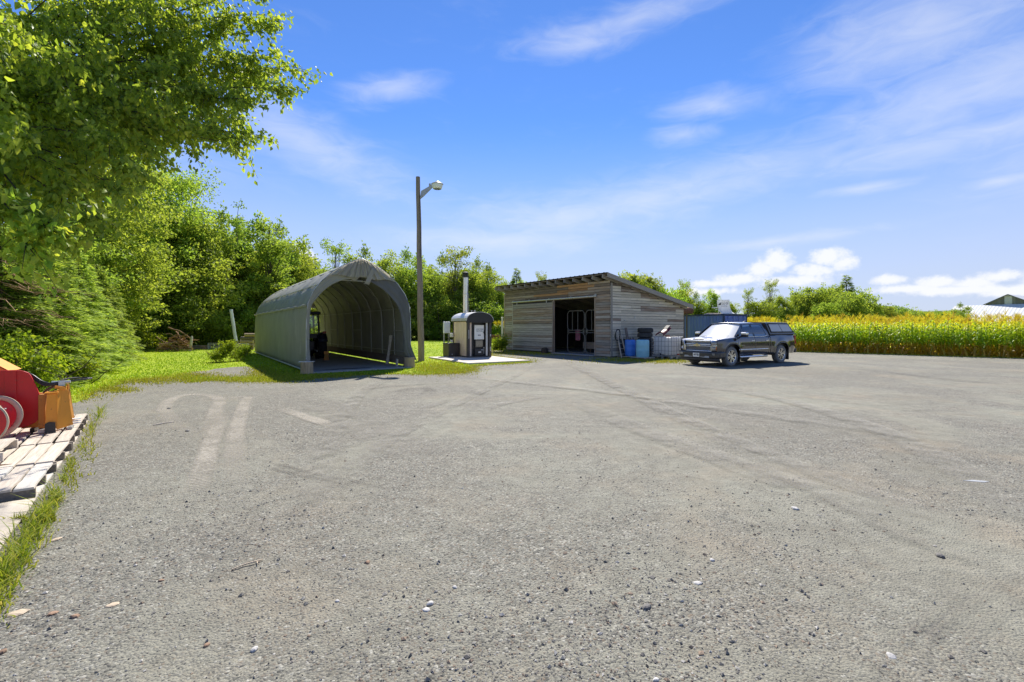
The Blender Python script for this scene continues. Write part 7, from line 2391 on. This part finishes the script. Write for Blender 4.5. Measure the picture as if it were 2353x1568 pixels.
# ---- overhanging maple in the near left
def near_maple():
    rg = np.random.default_rng(31)
    t = empty('maple_tree', (-11.2, 8.6, 0), 0, 'near maple whose leafy branches hang in from the top left', 'tree')
    base = np.array([-11.2, 8.6, 0.0])
    lv = Leaves(); mb = MB()
    mb.tube([(0, 0, -.1), (.05, 0, 1.5), (.1, .05, 3.2), (.3, -.1, 5.2), (.5, 0, 8.5)], [.30, .25, .21, .15, .05], 10)
    def px(u, v, Y): return np.array([(u - UC) / F * Y, Y, CH + (VH - v) * Y / F]) - base
    # branch tips as seen in the photograph, with their distances
    tips = [(725, 140, 9.6), (690, 190, 9.2), (640, 60, 9.8), (615, 215, 8.8), (610, 300, 8.6), (560, 305, 8.4), (480, 320, 8.0), (530, 120, 9.2), (560, 215, 9.0), (470, 210, 8.6), (440, 60, 9.0), (600, 130, 9.6), (660, 120, 9.8),
            (400, 270, 7.6), (370, 160, 8.2), (330, 330, 7.4), (300, 60, 8.0), (250, 420, 6.4), (200, 260, 7.0), (180, 480, 5.9), (330, 210, 7.2), (120, 380, 6.2), (60, 560, 5.2), (20, 480, 5.0), (90, 500, 5.4), (40, 300, 5.6),
            (130, 130, 6.4), (40, 60, 5.6), (230, 120, 7.2), (-60, 200, 5.4), (-60, 430, 5.0), (520, -60, 9.2), (360, -80, 8.4), (180, -60, 7.2), (650, -40, 9.8), (0, -80, 5.8), (-120, 520, 5.0), (290, 380, 6.8), (140, 540, 5.7), (250, 330, 6.6),
            (440, 140, 8.8), (390, 40, 8.8), (600, 20, 9.6), (350, 120, 9.4), (250, 220, 8.8), (150, 300, 8.2), (80, 220, 7.6), (200, 60, 8.4), (300, 280, 8.2), (100, 420, 7.2), (430, 200, 9.8), (20, 160, 7.0), (170, 400, 7.6),
            (230, 330, 9.0), (310, 150, 10), (120, 80, 9), (10, 400, 7), (60, 330, 8.5), (200, 470, 7.4), (290, 440, 8.0), (420, -20, 10), (270, -20, 9.4), (520, 40, 9.9), (480, 100, 10.2), (560, 160, 9.8),
            (520, 290, 8.9), (450, 280, 9.4), (380, 300, 9.0), (420, 240, 10.2), (350, 270, 10.4), (500, 250, 10), (540, 260, 10.4), (300, 230, 10.2), (260, 160, 10.4), (390, 110, 10.8), (600, 180, 10.2), (650, 160, 10.4), (670, 30, 10.2), (340, 350, 8.8), (280, 330, 10), (210, 200, 10.4), (160, 220, 9.6), (90, 160, 9.6), (50, 260, 9.2), (120, 330, 9.4), (450, 0, 10.6), (330, 20, 10.6), (210, 10, 10.2), (100, 10, 9.2)]
    for u, v, Y in tips:
        if u > 480: u = 480 + (u - 480) * .76; v += 12
        tip = px(u, v, Y)
        f0 = np.clip(.30 + .1 * (tip[2] - 3) / 5 + rg.normal(0, .05), .2, .8)
        p0 = np.array([.1 + .4 * f0, 0, 2.2 + 6.0 * f0])
        mid = p0 + (tip - p0) * .55 + np.array([0, 0, .5 + .3 * rg.random()])
        pts = [np.array(q) for q in smooth_path([Vector(p0), Vector(mid), Vector(tip)], 8)]
        mb.tube([tuple(q) for q in pts], [.024 - .020 * i / 16 for i in range(len(pts))], 5, False)
        # side twigs with hanging leaves along the outer two thirds
        for k in range(19):
            i = int(len(pts) * (.30 + .70 * rg.random() ** .8)); i = min(i, len(pts) - 1)
            q = pts[i]
            dirv = unit((tip - mid) + rg.normal(0, 1.3, 3)); L_ = .22 + .45 * rg.random()
            e = q + dirv * L_ + np.array([0, 0, -.18 * L_ - .08 * rg.random()])
            mb.tube([tuple(q), tuple((q + e) / 2 + np.array([0, 0, .03])), tuple(e)], [.006, .004, .002], 4, False)
            n = 36
            s = rg.random(n)
            p = q + (e - q) * s[:, None] + rg.normal(0, .075, (n, 3))
            ax = (e - q) * .6 + rg.normal(0, .5, (n, 3)); ax[:, 2] -= .75
            l = .075 + .055 * rg.random(n)
            lv.add(p, ax, l, l * (.52 + .14 * rg.random(n)), np.clip(.3 + .25 * rg.random() + rg.normal(0, .2, n), 0, 1), rg)
    trunk = mb.build('trunk', W['bark'], t)
    p, a, s, l, w, tt = lv.arrays()
    wp = p + base
    uu = (wp[:, 0]) / wp[:, 1] * F + UC; vv = VH - (wp[:, 2] - CH) / wp[:, 1] * F
    d = np.linalg.norm(wp - np.array([0, 0, CH]), axis=1)
    vis = (uu > 6) & (uu < 2353) & (vv > 6) & (wp[:, 1] > .5)
    # the 300 leaves that show largest are leaves of their own
    order = np.argsort(np.where(vis, d, 1e9))[:300]
    mask = np.ones(len(p), bool); mask[order] = False
    c = link('crown', lv.mesh('crown', L_near, np.where(mask)[0], 'leaf'), None, t); c['kind'] = 'stuff'
    one = Leaves(); one.add(np.zeros((1, 3)), np.array([[1., 0, 0]]), np.array([1.0]), np.array([.58]), np.array([.5]), rg, np.array([0, 0, 1.0]))
    variants = []
    for tv in (.15, .35, .55, .75, .95):
        one.t = [np.array([tv])]; variants.append(one.mesh('leaf', L_near, None, 'leaf'))
    for i in order:
        o = link('leaf', variants[min(4, int(tt[i] * 5))], None, t)
        x = Vector(a[i]); z = x.cross(Vector(s[i])) ; y = z.cross(x)
        m4 = Matrix((x * l[i], y * l[i] * (w[i] / l[i] / .58), z * l[i])).transposed().to_4x4(); m4.translation = Vector(p[i])
        o.matrix_local = m4


near_maple()


# ================================================================= things at the wood edge
def brush_pile():
    rg = np.random.default_rng(12)
    t = empty('brush_pile', at(411, 31.0), 0, 'heap of brown branches and roots at the edge of the wood', 'brush pile')
    for i in range(70):
        q = rg.random() * 6.283; f = rg.random()
        hh = 1.35 * (1 - f) ** 1.1
        c = np.array([math.cos(q) * f * 1.15, math.sin(q) * f * .8, .06 + hh * (.35 + .65 * rg.random())])
        th = rg.normal(0, .9); L_ = .5 + .9 * rg.random()
        d = np.array([math.cos(th), rg.normal(0, .35), rg.normal(0, .35)])
        mb = MB()
        a, b_ = c - d * L_ * .5, c + d * L_ * .5
        a[2] = max(a[2], .04); b_[2] = max(b_[2], .04)
        r = .02 + .05 * rg.random() ** 2
        limb(mb, a, b_, r, r * .45, rg, 4, .03, .16)
        mb.build('branch', W['dead_wood'], t)
    b = MB(); b.lathe((.75, 0, .0), (.12, 0, 1), [(.10, 0), (.09, .5), (.07, 1.0), (.0, 1.08)], 9); b.build('stub', W['wood_pallet'], t)
    b = MB(); b.tube([(-1.6, -.2, 1.15), (-.9, -.3, .7), (-.3, -.4, .4), (.3, -.5, .05)], [.03, .045, .06, .07], 7); b.build('branch', W['dead_wood'], t)


brush_pile()
t = empty('metal_rack', at(490, 33.5), -.05, 'low pale metal rack standing at the wood edge right of the brush pile', 'rack')
for z in (.12, .24, .36, .46):
    b = MB(); b.box((0, 0, z), (.86, .03, .045)); b.build('rail', W['galv_pale'], t)
for x in (-.42, .0, .42):
    b = MB(); b.box((x, .03, .24), (.035, .03, .48)); b.build('upright', W['galv_pale'], t)
t = empty('plank_stack', at(458, 34.0), .05, 'low stack of brown planks left of the metal rack', 'planks')
for k in range(4):
    b = MB(); b.box((0, 0, 0), (1.4 - .1 * k, .3, .05)); o = b.build('plank', W['wood_brown'], t); o.location = (.06 * k, 0, .03 + .075 * k)
b = MB(); b.tube([(.24, 0, -.1), (.16, 0, .6), (-.22, 0, 3.0)], [.115, .115, .115], 16)
o = b.build('white_post', W['white_paint']); o.location = at(537, 35.0); tag(o, 'thick white post leaning to the left at the wood edge', 'post')
b = MB(); b.cyl((0, 0, 0), (0, 0, .62), .17, n=14); o = b.build('post_stump', W['bark_light']); o.location = at(542, 34.3); tag(o, 'grey stump in the weeds at the foot of the leaning white post', 'stump')
t = empty('log_stack', at(566, 33.0), .02, 'stack of cut logs behind the left end of the shelter', 'log stack')
rgk = random.Random(3)
for row, n in enumerate((3, 3, 3, 2, 2)):
    for k in range(n):
        b = MB(); L_ = .75 + .3 * rgk.random(); r = .10 + .03 * rgk.random()
        b.cyl((-L_ / 2, 0, 0), (L_ / 2, 0, 0), r, n=12, caps=True); o = b.build('log', W['end_grain'] if (row + k) % 3 else W['bark_light'], t)
        o.location = (.22 * row * .5 + rgk.gauss(0, .05), -.3 + .27 * k, .14 + .235 * row)
b = MB()
for i in range(3): b.cyl((-.6, .1 * i, .5 - .1 * i), (.6, .1 * i, .52 - .1 * i), .02, n=6)
for x in (-.6, .6): b.cyl((x, .1, 0), (x, .1, .55), .02, n=6)
o = b.build('pipe_rail', W['galv_pale']); o.location = at(548, 31.0); tag(o, 'low pale pipe rail before the log stack', 'rail')
t = at(966, 42.0); b = MB(); b.box((0, 0, .45), (.3, .3, .5)); b.box((0, 0, .1), (.1, .1, .2)); o = b.build('white_box', W['door_white'], bevel=.03); o.location = t; tag(o, 'small white box on a stub behind the lamp pole', 'box')


# ================================================================= corn
def corn_mesh(seed, low=False):
    rg = np.random.default_rng(seed)
    V, Fc, T_ = [], [], []
    def addq(vs, fs, tv):
        n = len(V); V.extend(vs); Fc.extend([tuple(i + n for i in f) for f in fs]); T_.extend([tv] * len(vs) if not isinstance(tv, list) else tv)
    h = 1.85 + rg.normal(0, .06)
    def pole(a, b_, r0, r1, tv, n=4):
        a, b_ = Vector(a), Vector(b_); d, s, t = frame_from(b_ - a)
        vs = [a + (s * math.cos(6.283 * k / n) + t * math.sin(6.283 * k / n)) * r0 for k in range(n)] + [b_ + (s * math.cos(6.283 * k / n) + t * math.sin(6.283 * k / n)) * r1 for k in range(n)]
        addq(vs, [(k, (k + 1) % n, n + (k + 1) % n, n + k) for k in range(n)], tv)
    lx, ly = rg.normal(0, .05, 2)
    pole((0, 0, 0), (lx * .4, ly * .4, h * .42), .015, .013, .14)
    pole((lx * .4, ly * .4, h * .42), (lx, ly, h), .013, .008, .45)
    q0 = rg.random() * 6.28
    nl = 11
    for i in range(nl):
        f = .10 + .84 * i / (nl - 1)
        z = h * f
        q = q0 + math.pi * (i % 2) + rg.normal(0, .35)
        d = np.array([math.cos(q), math.sin(q), 0]); s = np.array([-d[1], d[0], 0])
        L_ = (.40 + .42 * math.sin(math.pi * min(1, f * 1.05))) * (.85 + .3 * rg.random()); w = .042 * (.8 + .4 * rg.random())
        lowleaf = f < .34 + rg.normal(0, .04)
        tv = rg.uniform(0, .16) if lowleaf else (.42 + .32 * rg.random() if f < .8 else .6 + .2 * rg.random())
        up = .55 if not lowleaf else .1; dr = 1.15 if not lowleaf else 1.5
        p0 = np.array([lx * f, ly * f, z]); rows = []
        ns = 4
        for k in range(ns + 1):
            t = k / ns
            c = p0 + d * L_ * t * (1 - .12 * t) + np.array([0, 0, L_ * (up * t * 1.5 - dr * t * t)])
            ww = w * (1 - t ** 2.2) * (.7 + 1.2 * t * (1 - t)) + .002
            rows += [tuple(c - s * ww + np.array([0, 0, ww * .35])), tuple(c), tuple(c + s * ww + np.array([0, 0, ww * .35]))]
        fs = []
        for k in range(ns):
            for j in range(2): fs.append((3 * k + j, 3 * k + j + 1, 3 * k + 4 + j, 3 * k + 3 + j))
        addq(rows, fs, tv)
    # ear
    zz = h * .5; q = q0 + 1.2
    pole((lx * .5 + .02 * math.cos(q), ly * .5 + .02 * math.sin(q), zz), (lx * .5 + .08 * math.cos(q), ly * .5 + .08 * math.sin(q), zz + .22), .028, .012, .62, 5)
    # tassel
    pole((lx, ly, h), (lx * 1.1, ly * 1.1, h + .34), .007, .005, .95)
    for k in range(8):
        q = 6.283 * k / 8 + rg.normal(0, .3); z0 = h + .10 + .02 * k
        a = Vector((lx, ly, z0)); b_ = a + Vector((math.cos(q) * .11, math.sin(q) * .11, .17 + .05 * rg.random()))
        pole(a, b_, .007, .004, .88 + .1 * rg.random(), 3)
    me = bpy.data.meshes.new('corn_plant')
    me.from_pydata([tuple(v) for v in V], [], Fc)
    a = me.attributes.new('tint', 'FLOAT', 'POINT'); a.data.foreach_set('value', np.array(T_, dtype=np.float32))
    me.polygons.foreach_set('use_smooth', [True] * len(me.polygons))
    return me


L_corn = leaf_mat('corn_leaves', [(.60, .34, .07), (.46, .36, .07), (.17, .29, .022), (.26, .40, .028), (.36, .48, .04), (.66, .62, .07), (.74, .66, .14)], .5, (1.6, 1.5, .5), rough=.4, rnd=.14, spec=.35)


def build_corn():
    rg = np.random.default_rng(3)
    meshes = []
    for s in range(7):
        m_ = corn_mesh(100 + s); m_.materials.append(L_corn); meshes.append(m_)
    A = np.array([18.7, 31.2]); B = np.array([36.0, 16.5])
    d = (B - A) / np.linalg.norm(B - A); n = np.array([-d[1], d[0]])
    if n[1] < 0: n = -n
    Lf = np.linalg.norm(B - A)
    # rows run along the yard edge; plants 0.19 m apart, rows 0.62 m apart
    pts = []
    for r_ in range(9):
        for k in range(int(Lf / .17)):
            p = A + d * (k * .17 + rg.normal(0, .03)) + n * (r_ * .55 + .15 + rg.normal(0, .05))
            u = UC + p[0] / p[1] * F
            pts.append((p[0], p[1], r_, u))
    pts = np.array(pts)
    vis = (pts[:, 3] > 1700) & (pts[:, 3] < 2380)
    dist = np.hypot(pts[:, 0], pts[:, 1]) + pts[:, 2] * 2.0
    order = np.argsort(np.where(vis, dist, 1e9))[:300]
    single = np.zeros(len(pts), bool); single[order] = True
    for i in np.where(single)[0]:
        o = link('corn_plant', meshes[rg.integers(0, 7)], None, None, (pts[i, 0], pts[i, 1], 0), rg.random() * 6.28)
        s = .90 + .2 * rg.random(); o.scale = (s, s, s * (.93 + .14 * rg.random()))
        tag(o, 'tall green corn plant with yellow tassel in the front rows of the field', 'corn plant', 'corn plants in the front rows')
    # the rest of the field
    more = [pts[~single][:, :2]]
    m_ = 15000
    Y = 24 + 100 * rg.random(m_) ** 1.5; X = -6 + rg.random(m_) * 150
    q = np.stack([X, Y], 1)
    inf = ((q - A) @ n > 9 * .55) | ((X < 18.5) & (Y > 57)) | ((X < 18.5) & (Y > 44) & (X > 14))
    inf &= ~((X < 18.5) & (Y < 44)) & ~((X < 14.0) & (Y < 57)) & (X > -2.4) & ((X - 0) < Y * 1.35)
    inf &= ~((Y > 66) & (X / Y < .78)) | (Y < 66)
    more.append(q[inf])
    q = np.concatenate(more)
    # dense strip on the field's left end, seen beside the shed
    k = 700
    q = np.concatenate([q, np.stack([-2.3 + 5.5 * rg.random(k), 55.5 + 4 * rg.random(k)], 1), np.stack([17.6 + 1.6 * rg.random(500), 32.6 + 12 * rg.random(500)], 1)])
    me = bpy.data.meshes.new('corn_field')
    me.from_pydata([(x, y, 0) for x, y in q], [], [])
    o = link('corn_field', me, L_corn); o['kind'] = 'stuff'; o['label'] = 'wide field of tall corn with yellow tassels behind the front rows'
    hold = bpy.data.collections.new('corn_kinds')
    for m2 in meshes:
        c = bpy.data.objects.new('corn_kind', m2); hold.objects.link(c)
    ng = bpy.data.node_groups.new('field', 'GeometryNodeTree')
    ng.interface.new_socket('Geometry', in_out='INPUT', socket_type='NodeSocketGeometry')
    ng.interface.new_socket('Geometry', in_out='OUTPUT', socket_type='NodeSocketGeometry')
    N, L = ng.nodes, ng.links
    gi, go = N.new('NodeGroupInput'), N.new('NodeGroupOutput')
    ci = N.new('GeometryNodeCollectionInfo'); ci.inputs['Collection'].default_value = hold
    ci.inputs['Separate Children'].default_value = True; ci.inputs['Reset Children'].default_value = True
    ip = N.new('GeometryNodeInstanceOnPoints'); ip.inputs['Pick Instance'].default_value = True
    ri = N.new('FunctionNodeRandomValue'); ri.data_type = 'INT'; ri.inputs[4].default_value = 0; ri.inputs[5].default_value = 6
    rr = N.new('FunctionNodeRandomValue'); rr.data_type = 'FLOAT_VECTOR'; rr.inputs[0].default_value = (0, 0, 0); rr.inputs[1].default_value = (.06, .06, 6.28)
    rs = N.new('FunctionNodeRandomValue'); rs.data_type = 'FLOAT'; rs.inputs[2].default_value = .86; rs.inputs[3].default_value = 1.1
    L.new(gi.outputs[0], ip.inputs['Points']); L.new(ci.outputs[0], ip.inputs['Instance'])
    L.new(ri.outputs[2], ip.inputs['Instance Index']); L.new(rr.outputs[0], ip.inputs['Rotation']); L.new(rs.outputs[1], ip.inputs['Scale'])
    L.new(ip.outputs[0], go.inputs[0])
    md = o.modifiers.new('field', 'NODES'); md.node_group = ng


build_corn()
